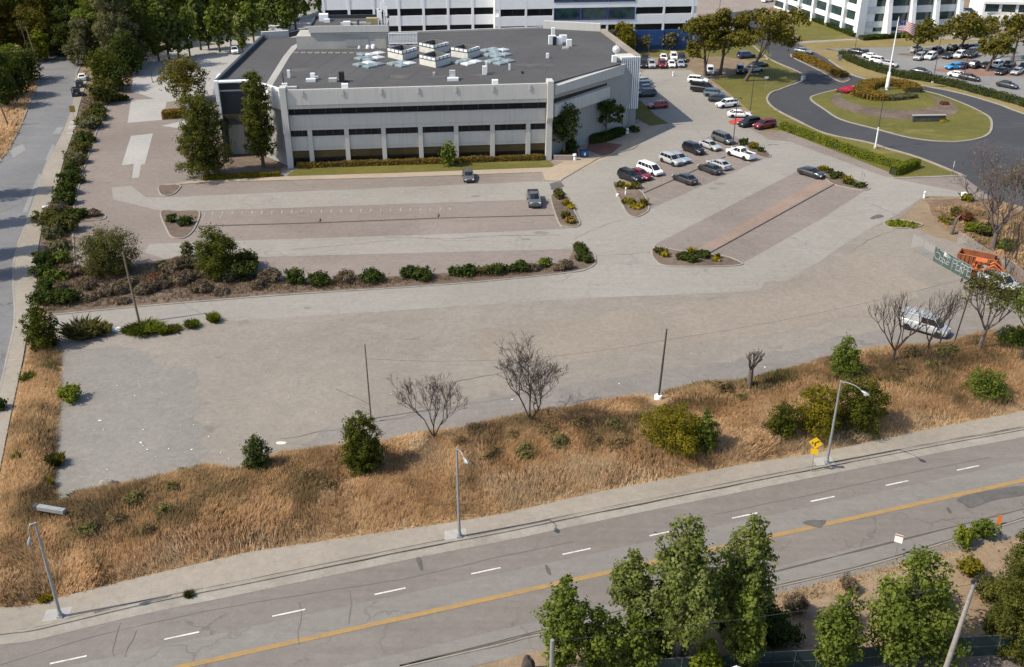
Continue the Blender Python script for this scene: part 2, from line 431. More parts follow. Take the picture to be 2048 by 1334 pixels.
def tree(kind, px, ty, hw, leaf, name, label, cat='tree', group=None, z0f=.0, dens=1.0, bark=None, shift=0., lean=(0, 0), r0=None, trunk=True, asp=.7, hmul=1., sub=.40):
    """px = ground point in the photo, ty = row of its top, hw = half width in photo pixels"""
    PLANT_N[0] += 1; rd = random.Random(1000 + PLANT_N[0])
    b = G(*px); r = hw * mpp(*px) * {'conifer': 1.12, 'round': 1.08, 'broad': 1.14, 'poplar': 1.12, 'pine': 1.08, 'flat': 1.12}[kind]; b = b + np.array([0, r * shift]); h = max(.35, hgt(b, ty)) * hmul
    root = thing(name, (b[0], b[1], 0), label, cat, group)
    z0 = h * z0f; L = lobes_for(kind, h, r, rd, z0)
    if lean != (0, 0): L = [(l[0] + lean[0] * l[2] / h, l[1] + lean[1] * l[2] / h, *l[2:]) for l in L]
    pix = 2 * hw * (h - z0) / mpp(*px) * .25
    n = int(min(11000, max(500, pix * 1.35)) * dens)
    shell = 2 * r * (h - z0) * .75 * 3.4
    size = math.sqrt(shell * 1.7 / n / .35 / (asp / .7))
    if kind in ('pine', 'flat'): n = int(n * 1.7); size *= .86
    if kind in ('conifer', 'round', 'pine') and hw > 20: n = int(n * 2.8); size *= .64; asp = .6; sub = sub * .85
    subn = 16 if kind in ('conifer', 'round', 'pine') else 9
    link('crown', crown('crown', L, n, size, LM[leaf] if isinstance(leaf, str) else leaf, PLANT_N[0], asp=asp, sub=sub, subn=subn), root)
    if trunk: link('trunk', trunk_mesh(h, r0 or max(.05, (.016 if kind == 'poplar' else .03) * h), L, rd, bark or BARK, lean), root)
    return root
def shrub(px, hwid, hm, leaf, name, label, cat='shrub', group=None, elong=1.0, rz=0., n=None, sub=.45, asp=.7):
    """low shrub: px = its middle on the ground, hwid = half width in photo pixels, hm = height in metres"""
    PLANT_N[0] += 1; rd = random.Random(3000 + PLANT_N[0]); b = G(*px); r = hwid * mpp(*px) * 1.22; hm = hm * 1.12
    root = thing(name, (b[0], b[1], 0), label, cat, group, rz); L = []
    for k in range(6):
        a = rd.uniform(0, 6.3); q = rd.uniform(.15, .6); s = rd.uniform(.38, .55)
        L.append((r * q * math.cos(a), r * elong * q * math.sin(a), hm * rd.uniform(.4, .55), r * s, r * elong * s, hm * rd.uniform(.40, .5)))
    L.append((0, 0, hm * .48, r * .62, r * elong * .62, hm * .5))
    pix = 4 * hwid * hwid * .25
    if leaf == 'dead': asp = .16
    n = n or int(min(3600, max(220, pix * (3.4 if leaf == 'dead' else 2.2)))); shell = 4.5 * r * r * elong + 3 * r * hm
    link('crown', crown('crown', L, n, math.sqrt(shell * 1.6 / n / .35 / (asp / .7)), LM[leaf], PLANT_N[0], sub, asp=asp), root)
    mb = MB()
    for k in range(5):
        l = L[k]; mb.tube([(0, 0, -.05), (l[0] * .5, l[1] * .5, l[2] * .5), (l[0], l[1], l[2])], [.05, .035, .015], 5)
    mb.build('stem', BARK if leaf != 'dead' else TWIG, root)
    return root
def hedge(px0, px1, wid, hm, leaf, label, group=None, name='hedge', n=None, curve=None, world=False):
    """clipped hedge between two photo points: a row of boxy leaf shells"""
    PLANT_N[0] += 1; r = np.random.default_rng(PLANT_N[0])
    pts = [G(*p) for p in (curve or [px0, px1])]; pts = spline(pts, False, 6) if len(pts) > 2 else pts
    b = pts[0]; root = thing(name, (b[0], b[1], 0), label, 'hedge', group)
    seg = [np.hypot(*(pts[i + 1] - pts[i])) for i in range(len(pts) - 1)]; Ltot = sum(seg)
    size = max(.12, .9 * mpp(*(curve or [px0])[0]) * 2.6); n = n or int(min(9000, Ltot * (wid + 2 * hm) * 2.8 / (size * size * .35)))
    cum = np.concatenate([[0], np.cumsum(seg)]); s = r.uniform(0, Ltot, n); i = np.clip(np.searchsorted(cum, s) - 1, 0, len(seg) - 1)
    P = np.array(pts); f = ((s - cum[i]) / np.array(seg)[i])[:, None]; base = P[i] * (1 - f) + P[i + 1] * f
    dd = (P[i + 1] - P[i]) / np.array(seg)[i][:, None]; nn = np.stack([-dd[:, 1], dd[:, 0]], 1)
    q = r.random(n) * (wid + 2 * hm); side = np.where(q < hm, -1, np.where(q > hm + wid, 1, 0))
    off = np.where(side == 0, q - hm - wid / 2, side * wid / 2); z = np.where(side == 0, hm, np.where(q < hm, q, q - hm - wid))
    bump = (.6 * vnoise(base, .7, 5) + .4 * vnoise(base, 1.9, 6) - .5) * .55 * min(1, hm)
    off = off + r.normal(size=n) * .06 * wid + bump * side; z = np.maximum(.05, z + r.normal(size=n) * .06 * hm + bump * (side == 0))
    C = np.concatenate([base + nn * off[:, None] - b, z[:, None]], 1)
    N = np.concatenate([nn * side[:, None], (side == 0)[:, None].astype(float) + .2], 1) + r.normal(size=(n, 3)) * .5
    link('foliage', fast_mesh('foliage', leaves(C, N, size * r.uniform(.7, 1.4, n)), 4, r.random(n), LM[leaf]), root)
    mb = MB()                                             # woody core that keeps the hedge from being see-through
    rings = []
    for k, p in enumerate(pts):
        dd = pts[min(k + 1, len(pts) - 1)] - pts[max(k - 1, 0)]; dd /= np.hypot(*dd); m = np.array([-dd[1], dd[0]]) * wid * .40; p = p - b
        rings.append([(*(p + m), -.02), (*(p + m), hm * .86), (*(p - m), hm * .86), (*(p - m), -.02)])
    mb.loft(rings).build('branches', flat('hedge_wood', (.03, .035, .015), .95), root)
    return root
def bare_tree(px, ty, hw, name, label, group=None, seed=0, lean=(0, 0), depth=5, fork=.22, r0=.16, mat=None, leafy=None, spread=1.0, nmax=1600, topz=None):
    rd = random.Random(seed); b = G(*px); h = topz or hgt(b, ty); r = hw * mpp(*px); root = thing(name, (b[0], b[1], 0), label, 'tree', group)
    mb = MB(); tips = []; cnt = [0]
    def grow(p, d, ln, rad, k):
        cnt[0] += 1
        if cnt[0] > nmax: return
        pts = [p]; q = p.copy(); dd = d.copy()
        for j in range(3):
            dd = (dd + Vector((rd.uniform(-.16, .16), rd.uniform(-.16, .16), .15))).normalized(); q = q + dd * ln / 3; pts.append(q.copy())
        mb.tube(pts, [rad, rad * .88, rad * .76, rad * .62], 5 if k > 2 else 4, False)
        if k == 0: tips.append(q); return
        for m in range(rd.choice([2, 3, 3]) if k > 1 else rd.choice([2, 3])):
            a = rd.uniform(0, 6.283); s = rd.uniform(.35, .8) * spread; o = dd.orthogonal().normalized(); o2 = dd.cross(o)
            nd = (dd + (o * math.cos(a) + o2 * math.sin(a)) * s).normalized()
            grow(pts[rd.choice([2, 3, 3])], nd, ln * rd.uniform(.62, .86), max(.012, rad * .62), k - 1)
    base = Vector((0, 0, -.1)); hf = h * fork
    d0 = Vector((lean[0], lean[1], h)).normalized()
    mb.tube([base, base + d0 * hf * .5, base + d0 * hf], [r0 * 1.25, r0, r0 * .9], 8)
    top = base + d0 * hf; m = rd.choice([4, 5])
    for i in range(m):
        a = 6.283 * i / m + rd.uniform(-.4, .4); s = rd.uniform(.55, 1.35) * r / max(.1, h - hf) * 1.5
        grow(top, (d0 + Vector((math.cos(a) * s, math.sin(a) * s, 0))).normalized(), (h - hf) * .36, r0 * .6, depth - 1)
    # fit the growth to the measured height and width
    V = np.array(mb.v); zt = V[:, 2].max(); rr = np.percentile(np.hypot(V[:, 0] - lean[0] * .7, V[:, 1] - lean[1] * .7), 93)
    V[:, 2] *= h / zt; f = min(3.2, max(.5, r / rr)); t = np.clip(V[:, 2] / hf - .6, 0, 1); V[:, :2] *= (1 + (f - 1) * t)[:, None]
    mb.v = [tuple(q) for q in V]
    mb.build('branches', mat or TWIG, root)
    if leafy:
        T = np.array([[q.x * f, q.y * f, q.z * h / zt] for q in tips]); T = T[rng.random(len(T)) < leafy[1]]
        k = leafy[2]; C = np.repeat(T, k, 0) + rng.normal(size=(len(T) * k, 3)) * leafy[3]
        link('foliage', fast_mesh('foliage', leaves(C, rng.normal(size=C.shape) + np.array([0, 0, .5]), leafy[4] * rng.uniform(.6, 1.3, len(C))), 4, rng.random(len(C)), LM[leafy[0]]), root)
    return root
def tuft(px, hwid, hm, leaf, name, label, cat='plant', group=None, n=120, wdt=.07, droop=.25):
    n = int(n * 2.4) if wdt < .1 else n; wdt = wdt * (.55 if wdt < .1 else 1)
    """spray of upright narrow leaves (weeds, grasses, yucca-like plants)"""
    PLANT_N[0] += 1; r = np.random.default_rng(PLANT_N[0] + 500); b = G(*px); rad = hwid * mpp(*px)
    root = thing(name, (b[0], b[1], 0), label, cat, group)
    a = r.uniform(0, 6.283, n); q = rad * .45 * np.sqrt(r.random(n)); P = np.stack([q * np.cos(a), q * np.sin(a), np.zeros(n)], 1)
    a = a + r.normal(size=n) * 1.1; out = np.stack([np.cos(a), np.sin(a), np.zeros(n)], 1); h = hm * r.uniform(.3, 1.05, n) * (1 - .5 * q / (rad * .45 + 1e-6) * r.random(n))
    T = P + out * (rad * .75 * r.random(n) ** 1.5)[:, None] + np.array([0, 0, 1]) * h[:, None]; M = (P + T) / 2 + np.array([0, 0, 1]) * (h * droop)[:, None]
    sd = np.cross(out, [0, 0, 1.]); V = np.stack([P - sd * wdt * .5, P + sd * wdt * .5, M + sd * wdt * .6, T, M - sd * wdt * .6], 1).reshape(-1, 3)
    link('leaves', fast_mesh('leaves', V, 5, r.random(n), LM[leaf]), root)
    return root

# ------------------------------------------------------------------ vehicles
TYRE = flat('tyre_rubber', (.018, .018, .018), .85); RIM = flat('wheel_rim', (.42, .43, .45), .3, .8); TRIM = flat('black_trim', (.015, .015, .016), .5)
CGLASS = glass('car_glass', (.010, .012, .014), .05); HEADL = flat('headlight_glass', (.75, .77, .8), .12, 0, .6, .02); TAILL = flat('tail_light_red', (.32, .015, .012), .2, 0, .6, .05)
PLATE = flat('number_plate', (.7, .7, .68), .5, 0, .3, .02)
CT = {
 'sedan':   dict(L=4.8, W=1.83, H=1.46, st=[(-.5, .38, .72, .80), (-.485, .28, .93, .9), (-.41, .24, 1.0, .96), (-.2, .22, .99, 1), (.12, .22, .96, 1), (.3, .24, .90, .98), (.44, .27, .78, .92), (.488, .3, .66, .84), (.5, .38, .58, .78)], gh=(-.41, .23, -.25, .05), wb=(-.30, .31), r=.32),
 'hatch':   dict(L=4.3, W=1.80, H=1.53, st=[(-.5, .4, .78, .84), (-.49, .3, .98, .93), (-.4, .25, 1.03, .98), (.1, .22, 1.0, 1), (.3, .24, .95, .98), (.44, .27, .82, .92), (.488, .3, .7, .84), (.5, .38, .6, .78)], gh=(-.485, .25, -.37, .07), wb=(-.32, .31), r=.32),
 'suv':     dict(L=4.75, W=1.90, H=1.74, st=[(-.5, .42, .9, .88), (-.492, .32, 1.08, .95), (-.36, .28, 1.12, 1), (.12, .28, 1.1, 1), (.22, .28, 1.08, .99), (.42, .31, .99, .95), (.488, .34, .82, .88), (.5, .42, .7, .82)], gh=(-.488, .24, -.41, .09), wb=(-.30, .31), r=.37),
 'minivan': dict(L=5.05, W=1.98, H=1.77, st=[(-.5, .4, .9, .9), (-.492, .3, 1.06, .96), (-.36, .25, 1.1, 1), (.15, .25, 1.08, 1), (.32, .26, 1.02, .98), (.44, .29, .86, .92), (.49, .32, .72, .84), (.5, .4, .62, .78)], gh=(-.488, .36, -.44, .16), wb=(-.30, .32), r=.34),
 'van':     dict(L=5.5, W=2.02, H=2.15, st=[(-.5, .45, 1.0, .95), (-.494, .33, 1.3, .98), (-.36, .3, 1.32, 1), (.2, .3, 1.3, 1), (.34, .3, 1.2, .98), (.45, .33, 1.0, .94), (.49, .36, .84, .88), (.5, .45, .74, .84)], gh=(-.49, .36, -.47, .22), wb=(-.31, .33), r=.36),
 'pickup':  dict(L=5.75, W=2.0, H=1.88, st=[(-.5, .5, .95, .93), (-.493, .42, 1.12, .97), (-.36, .36, 1.14, 1), (.02, .34, 1.16, 1), (.22, .34, 1.16, .99), (.42, .36, 1.1, .96), (.488, .4, .98, .92), (.5, .48, .85, .88)], gh=(-.10, .25, -.07, .12), wb=(-.29, .33), r=.40),
}
CM = {}
def car_meshes(k):
    if k in CM: return CM[k]
    c = CT[k]; L, W, H = c['L'], c['W'], c['H']; hw = W / 2; mb = MB(); rings = []
    for x, zb, zt, f in c['st']:
        y = hw * f; rings.append([(x * L, -y * .90, zb), (x * L, y * .90, zb), (x * L, y * .99, zb + .13), (x * L, y, (zb + zt) * .52), (x * L, y * .97, zt - .10), (x * L, y * .88, zt), (x * L, 0, zt + .03), (x * L, -y * .88, zt), (x * L, -y * .97, zt - .10), (x * L, -y, (zb + zt) * .52), (x * L, -y * .99, zb + .13)])
    mb.loft(rings); g = [q * L for q in c['gh']]
    def belt(x):
        st = c['st']
        for i in range(len(st) - 1):
            if st[i][0] <= x / L <= st[i + 1][0]:
                t = (x / L - st[i][0]) / (st[i + 1][0] - st[i][0]); return st[i][2] * (1 - t) + st[i + 1][2] * t
        return st[0][2]
    bw, rw = hw * .87, hw * .72; zr = H - .10
    if k == 'van': rw = hw * .82
    base = [(g[0], -bw * .93, belt(g[0]) - .02), (g[1], -bw * .88, belt(g[1]) - .02), (g[1] + .12, 0, belt(g[1]) - .0), (g[1], bw * .88, belt(g[1]) - .02), (g[0], bw * .93, belt(g[0]) - .02)]
    top = [(g[2], -rw * .93, zr), (g[3], -rw * .93, zr), (g[3] + .10, 0, zr + .01), (g[3], rw * .93, zr), (g[2], rw * .93, zr)]
    gm = MB(); gm.loft([base, top]); wins = gm.mesh('windows', CGLASS)
    ov = .05
    def rf(e, z, w): return [(g[2] - e, -w, z), (g[2] * .4 + g[3] * .6, -w * 1.03, z + .012), (g[3] + e, -w * .96, z), (g[3] + e + .1, 0, z + .005), (g[3] + e, w * .96, z), (g[2] * .4 + g[3] * .6, w * 1.03, z + .012), (g[2] - e, w, z)]
    mb.loft([rf(ov, zr - .02, rw * .99), rf(ov, zr + .035, rw * .97), rf(-.05, H - .02, rw * .80), rf(-.25, H, rw * .5)])
    for s in (-1, 1):
        pr = [(g[0], bw * .93, belt(g[0]), g[2], rw * .93), (g[1], bw * .88, belt(g[1]), g[3], rw * .93)]
        for (xb, yb, zb_, xt, yt), rr in zip(pr, (.075 if k in ('sedan', 'hatch') else .10, .045)):
            mb.tube([(xb, s * yb, zb_ - .03), (xt, s * yt, zr)], rr, 5)
        n_p = 2 if k in ('sedan', 'hatch', 'suv') else 3 if k in ('minivan', 'van') else 1
        for i in range(n_p):
            t = (i + 1) / (n_p + 1) if k != 'pickup' else .5
            xb = g[0] + (g[1] - g[0]) * (t * .92 + .02); xt = g[2] + (g[3] - g[2]) * t
            mb.tube([(xb, s * (bw * .905 + .012), belt(xb) - .02), (xt, s * (rw * .93 + .01), zr)], .032, 4)
    if k == 'van':                                          # blank panels on the cargo sides
        for s in (-1, 1):
            x0, x1, xa, xb = g[0] + .1, g[0] + (g[1] - g[0]) * .55, g[2] + .08, g[2] + (g[3] - g[2]) * .58
            y0, y1 = s * (bw * .93 + .015), s * (rw * .93 + .015)
            mb.add([(x0, y0, 1.27), (x1, y0, 1.27), (xb, y1, zr), (xa, y1, zr)], [(0, 1, 2, 3) if s < 0 else (3, 2, 1, 0)])
    mb.mi = 1
    for x in c['wb']:                                       # dark wheel arches
        for s in (-1, 1):
            mb.lathe([(c['r'] + .075, s * (hw * .60)), (c['r'] + .075, s * (hw + .004))], 16, (x * L, 0, c['r'] + .02), 'y')
    if k == 'pickup':
        zt = 1.155; mb.box((-.30 * L, 0, zt + .012), (.36 * L, W * .74, .02))     # dark bed floor seen between the rails
        mb.mi = 0
        for s in (-1, 1): mb.box((-.30 * L, s * hw * .83, zt + .08), (.37 * L, .10, .17))
        mb.box((-.485 * L, 0, zt + .08), (.06, W * .8, .17)); mb.mi = 1
    mb.box((.0, 0, c['st'][3][1] + .02), (L * .56, W * .955, .14))
    body = mb.mesh('body', [TRIM, TRIM], 38)
    w = MB(); w.lathe([(c['r'] * .72, -.11), (c['r'] * .95, -.11), (c['r'], -.07), (c['r'], .07), (c['r'] * .95, .11), (c['r'] * .72, .11)], 18, axis='y', cap=False); tyre = w.mesh('wheel', TYRE, 40)
    w = MB(); rr = c['r'] * .73; w.lathe([(rr, -.10), (rr * .9, -.085), (rr * .3, -.06), (.03, -.09), (.03, .09), (rr * .3, .06), (rr * .9, .085), (rr, .10)], 14, axis='y'); rim = w.mesh('rim', RIM, 40)
    f = c['st'][-2]; zh = f[2] - .06; hl = MB(); hl.box((0, 0, 0), (.16, .36, .13), 0, .85); head = hl.mesh('headlight', HEADL)
    tl = MB(); tl.box((0, 0, 0), (.10, .28 if k in ('sedan', 'hatch') else .16, .16 if k in ('sedan', 'hatch') else .34)); tail = tl.mesh('tail_light', TAILL)
    gr = MB(); gr.box((0, 0, 0), (.06, W * .42, .17)); gr.box((0, 0, -.22), (.06, W * .6, .1)); gri = gr.mesh('grille', TRIM)
    mi = MB(); mi.box((0, 0, 0), (.13, .20, .13), 0, .8); mir = mi.mesh('mirror', TRIM)
    pl = MB(); pl.box((0, 0, 0), (.02, .34, .15)); pla = pl.mesh('number_plate', PLATE)
    CM[k] = (body, wins, tyre, rim, head, tail, gri, mir, pla, belt); return CM[k]
PCOL = {'black': (.010, .010, .012), 'dark': (.03, .032, .036), 'grey': (.085, .088, .092), 'silver': (.36, .37, .38), 'white': (.80, .80, .79), 'red': (.16, .012, .016), 'bright_red': (.32, .03, .022),
        'blue': (.02, .035, .10), 'steel': (.10, .14, .18), 'teal': (.03, .055, .07), 'sky': (.02, .28, .62), 'blue_silver': (.27, .31, .36)}
def car(kind, px, dpx, col, label, cat='car', group=None, wob=0.):
    b = G(*px); q = G(px[0] + dpx[0], px[1] + dpx[1]) - b; a = math.atan2(q[1], q[0]) + wob
    root = thing({'suv': 'parked_suv', 'pickup': 'pickup_truck', 'van': 'parked_van', 'minivan': 'parked_minivan'}.get(kind, 'parked_car'), (b[0], b[1], .02), label, cat, group, a)
    body, wins, tyre, rim, head, tail, gri, mir, pla, belt = car_meshes(kind); c = CT[kind]; L, hw = c['L'], c['W'] / 2
    o = link('body', body, root); o.material_slots[0].link = 'OBJECT'; o.material_slots[0].material = paint('paint_' + col, PCOL[col])
    link('windows', wins, root)
    for x in c['wb']:
        for s in (-1, 1):
            wv = link('wheel', tyre, root, (x * L, s * (hw - .10), c['r'])); link('rim', rim, wv)
    zf = c['st'][-2][2]; zr = c['st'][1][2]
    for s in (-1, 1):
        link('headlight', head, root, (.478 * L, s * hw * .62, zf - .01)).rotation_euler = (0, 0, -s * .28)
        link('tail_light', tail, root, (-.487 * L, s * hw * .74, zr - (.13 if kind in ('sedan', 'hatch') else .2)))
        m = link('mirror', mir, root, (c['gh'][1] * L - .15, s * (hw * .98 + .03), belt(c['gh'][1] * L) + .04))
    link('grille', gri, root, (.494 * L, 0, zf - .12))
    link('number_plate', pla, root, (-.503 * L, 0, zr - .28))
    return root

# ------------------------------------------------------------------ poles and lamps
STEEL = flat('galvanised_steel', (.30, .31, .31), .5, .35); DSTEEL = flat('dark_steel', (.07, .07, .065), .6, .3); WHITEP = flat('white_paint', (.78, .78, .76), .55, 0, .4, .06)
CONC = flat('cast_concrete', (.42, .40, .37), .9, 0, .2, .12, .8); WOODP = flat('weathered_wood', (.17, .14, .10), .95, 0, .1, .25, 3); LENS = flat('lamp_lens', (.55, .56, .55), .2)
def street_lamp(px, ty, armdir, label, broken=False, reach=1.0, group='street lamps along the main road'):
    b = G(*px); h = hgt(b, ty); root = thing('street_lamp', (b[0], b[1], .15), label, 'street lamp', group)
    d = np.array(armdir, float); d /= np.hypot(*d); h -= .15
    MB().tube([(0, 0, 0), (0, 0, h * .5), (0, 0, h)], [.13, .11, .08], 10).build('pole', STEEL, root, smooth=50)
    MB().box((0, 0, .06), (.42, .42, .12)).lathe([(.19, .12), (.16, .45), (.13, .5)], 10).build('base_plate', STEEL, root)
    m = MB()
    if not broken:
        pts = [(d[0] * s * reach, d[1] * s * reach, h - .15 + z) for s, z in ((0, 0), (.5, .16), (1.2, .18), (1.7, .05), (2.0, -.12))]
    else:
        pts = [(d[0] * s, d[1] * s, h + z) for s, z in ((0, -.05), (.35, .0), (.5, -.3), (.55, -1.0))]
    m.tube(pts, [.05, .045, .04, .04, .035][:len(pts)], 7); arm = m.build('arm', STEEL, root, smooth=50)
    e = Vector(pts[-1]); dv = Vector((d[0], d[1], -.25)).normalized() if not broken else Vector((d[0] * .3, d[1] * .3, -1)).normalized()
    m = MB(); m.tube([e + dv * t for t in (-.05, .1, .3, .55, .72, .78)], [.05, .10, .15, .15, .10, .03], 10); hd = m.build('lamp_head', STEEL, root, smooth=50)
    m = MB(); m.tube([e + dv * t + Vector((0, 0, -.10)) for t in (.22, .32, .48, .6)], [.05, .14, .14, .05], 10); m.build('lens', LENS, hd, smooth=50)
    return root
def lot_lamp(px, ty, label, white=False, group='lamp posts of the car parks and loop road', head=True):
    b = G(*px); h = hgt(b, ty); root = thing('lamp_post', (b[0], b[1], 0), label, 'lamp post', group)
    MB().tube([(0, 0, 0), (0, 0, h)], [.09, .06], 8).build('pole', DSTEEL, root, smooth=50)
    if white: MB().tube([(0, 0, 0), (0, 0, h * .36)], [.15, .125], 10).build('painted_base', WHITEP, root, smooth=50)
    MB().lathe([(.3, 0), (.3, .35), (.26, .4)], 12).build('footing', CONC, root)
    if head:
        mb = MB(); mb.box((0, 0, h), (.9, .08, .08)); mb.box((.55, 0, h), (.55, .32, .16), 0, .8); mb.box((-.55, 0, h), (.55, .32, .16), 0, .8); mb.build('lamp_head', DSTEEL, root)
    return root
def wood_pole(px, ty, label, lean=(0, 0), r=.11, mat=None, foot=False, cross=False, group='poles standing in the vacant lot'):
    b = G(*px); h = hgt(b, ty); root = thing('utility_pole', (b[0], b[1], 0), label, 'pole', group)
    MB().tube([(0, 0, -.1), (lean[0] * .5, lean[1] * .5, h * .5), (lean[0], lean[1], h)], [r * 1.15, r, r * .75], 10).build('pole', mat or WOODP, root, smooth=50)
    if foot: MB().lathe([(.42, 0), (.42, .7), (.36, .78), (.1, .8)], 16).build('footing', WHITEP, root, smooth=40)
    if cross:
        mb = MB(); mb.box((lean[0], lean[1], h - .35), (1.2, .1, .12), .3); mb.build('crossarm', WOODP, root)
        mb = MB()
        for s in (-.5, 0, .5): mb.lathe([(.05, 0), (.06, .1), (.03, .16)], 8, (lean[0] + s * math.cos(.3), lean[1] + s * math.sin(.3), h - .29))
        mb.build('insulator', flat('insulator', (.25, .24, .23), .3), root)
    return root
def wire(pts, label, r=.018, sag=.6):
    a, b = Vector(pts[0]), Vector(pts[1]); n = 14
    ps = [a.lerp(b, i / n) - Vector((0, 0, sag * 4 * (i / n) * (1 - i / n))) for i in range(n + 1)]
    return tag(MB().tube([p - a for p in ps], r, 5).build('overhead_wire', flat('cable', (.03, .03, .03), .8), None, a), label, 'wire')
# ================================================================== THE GROUND
SOIL = ground('dry_soil', (.17, .125, .08), (.30, .22, .14), .04, .5, spots=.5, light=(.33, .27, .16), lightamt=.6)
STALL = ground('worn_stall_asphalt', (.215, .180, .157), (.285, .243, .215), .05, .9, cracks=.5, streak=.25, sang=R(3), spots=.25, grain=.12, crsc=.25)
LANE = ground('pale_lane_asphalt', (.265, .248, .218), (.325, .305, .272), .05, .8, cracks=.3, streak=.22, sang=R(5), spots=.15, grain=.09, crsc=.10)
LOT = ground('vacant_lot_asphalt', (.228, .202, .172), (.302, .268, .229), .035, .5, cracks=.15, spots=.35, light=(.36, .335, .30), lightamt=.6, grain=.145, crsc=.07)
ROAD = ground('road_asphalt', (.188, .166, .147), (.232, .207, .186), .06, .7, cracks=.4, streak=.35, sang=R(17.7), spots=.2, grain=.10, crsc=.12)
ROADL = ground('pale_road_asphalt', (.21, .192, .175), (.252, .234, .214), .06, .7, cracks=.35, streak=.3, sang=R(17.7), spots=.15, grain=.10, crsc=.10)
STREET = ground('street_asphalt', (.165, .165, .168), (.225, .222, .222), .06, .7, cracks=.6, streak=.35, sang=R(118), spots=.2, grain=.10, crsc=.12)
LOOPA = ground('dark_loop_asphalt', (.056, .057, .062), (.077, .078, .084), .05, .6, streak=.3, sang=R(-30), spots=.1, light=(.14, .14, .15), lightamt=.4, grain=.10)
WALK = ground('sidewalk_concrete', (.262, .232, .190), (.335, .298, .247), .10, 1.2, cracks=.3, spots=.25, grain=.10, crsc=.3)
WALKT = ground('tan_walk_concrete', (.33, .265, .19), (.41, .335, .25), .1, 1.2, grain=.08, crsc=.3)
KERB = ground('kerb_concrete', (.25, .225, .19), (.35, .32, .275), .3, 2., grain=.10)
MULCH = ground('planter_soil', (.115, .085, .065), (.235, .175, .135), .12, 1.5, spots=.5, light=(.32, .27, .22), lightamt=.7, grain=.2)
LAWN = ground('lawn_turf', (.105, .105, .02), (.17, .15, .032), .06, .6, light=(.33, .25, .11), lightamt=.95, grain=.16)
LAWND = ground('dry_lawn_turf', (.19, .155, .05), (.30, .235, .10), .06, .6, light=(.38, .27, .13), lightamt=.6, grain=.16)
STRAW = ground('straw_ground', (.30, .19, .10), (.46, .32, .17), .09, .8, spots=.4, grain=.2)
PATCHD = ground('dark_patch', (.09, .085, .08), (.14, .13, .12), .3, 2.)
PATCHL = ground('pale_patch', (.33, .32, .30), (.40, .385, .36), .1, 1.)
STREETP = ground('street_patch', (.235, .232, .225), (.28, .275, .265), .3, 1.)
WHITE = worn_paint('road_white', (.62, .61, .58), (.40, .385, .36)); YEL = worn_paint('road_yellow', (.33, .205, .07), (.24, .175, .095))

sheet('terrain', [(-900, -60), (900, -60), (1500, 1700), (-1500, 1700)], 0, SOIL, world=True)
LOT_EDGE = [(128, 705), (120, 800), (119, 880), (110, 960), (120, 1005), (170, 985), (240, 975), (330, 955), (410, 935), (480, 940), (560, 905), (640, 898), (700, 885), (770, 880), (850, 862), (930, 855), (1000, 840), (1080, 825), (1200, 802), (1310, 790), (1400, 770), (1480, 762), (1560, 742), (1640, 718), (1720, 705), (1790, 695), (1880, 690), (1960, 665), (2048, 655), (2250, 610)]
sheet('parking_lot', [(270, 180), (215, 206), (190, 273), (173, 323), (148, 417), (108, 625), (90, 660)] + LOT_EDGE + [(2250, 590), (2048, 560), (1860, 470), (1800, 470), (1790, 445), (1850, 392), (1985, 397), (1925, 352), (1786, 357), (1780, 345), (1570, 262), (1530, 270), (1480, 215), (1425, 165), (1405, 152), (1372, 140), (1372, 117), (1270, 112), (1200, 60), (520, 70), (400, 150)], 1, STALL)
sheet('side_lot', [(262, 182), (268, 130), (330, 105), (330, 60), (520, 30), (720, 20), (720, 75), (520, 78), (430, 165), (425, 190), (330, 205)], 2, PATCHL, jag=.2)
sheet('vacant_lot', [(105, 640), (150, 652), (430, 640), (1180, 594), (1440, 584), (1540, 578), (1640, 520), (1730, 462), (1790, 440), (1860, 470), (2250, 585)] + LOT_EDGE[::-1], 2, LOT, jag=.35)
sheet('drive_lane', [(1290, 140), (1380, 140), (1425, 170), (1460, 235), (1540, 280), (1600, 285), (1770, 345), (1800, 360), (1980, 395), (1850, 392), (1790, 432), (1730, 462), (1640, 522), (1540, 580), (1440, 586), (1180, 596), (430, 645), (150, 655), (104, 650), (106, 628), (300, 612), (560, 592), (900, 570), (1130, 548), (1192, 530), (1190, 505), (1150, 498), (330, 519), (290, 505), (300, 488), (395, 484), (900, 468), (1130, 458), (1162, 452), (1150, 412), (1112, 398), (900, 405), (330, 424), (285, 413), (226, 399), (224, 375), (262, 372), (292, 395), (345, 394), (1075, 363), (1120, 362), (1190, 322), (1272, 265), (1262, 205), (1270, 160)], 3, LANE, jag=.12)
# stall rows standing in the lane sheet
sheet('stall_row', [(1224, 368), (1440, 262), (1500, 285), (1540, 312), (1325, 407), (1268, 434), (1252, 424)], 4, STALL, jag=.1)
sheet('stall_row', [(1304, 508), (1312, 488), (1590, 345), (1640, 338), (1735, 378), (1640, 440), (1482, 528), (1330, 532)], 4, STALL, jag=.1)
sheet('stall_row', [(1560, 262), (1780, 345), (1785, 356), (1760, 350), (1550, 272)], 4, STALL, jag=.1)
MEDB = ground('brown_median', (.23, .165, .13), (.31, .23, .185), .1, 1.)
sheet('median_strip', [(1388, 503), (1640, 357), (1664, 367), (1418, 507)], 5, MEDB)
sheet('pale_patch', [(262, 272), (306, 267), (290, 328), (282, 330), (278, 355), (264, 357), (268, 328), (243, 331)], 4, PATCHL); sheet('pale_patch', [(255, 246), (262, 200), (335, 197), (326, 240)], 4, PATCHL); sheet('pale_patch', [(322, 252), (375, 240), (380, 225), (420, 225), (400, 262)], 4, PATCHL)
sheet('lane_stain', [(1100, 368), (1122, 362), (1128, 372), (1105, 380)], 4, PATCHD, jag=.4, step=.5)
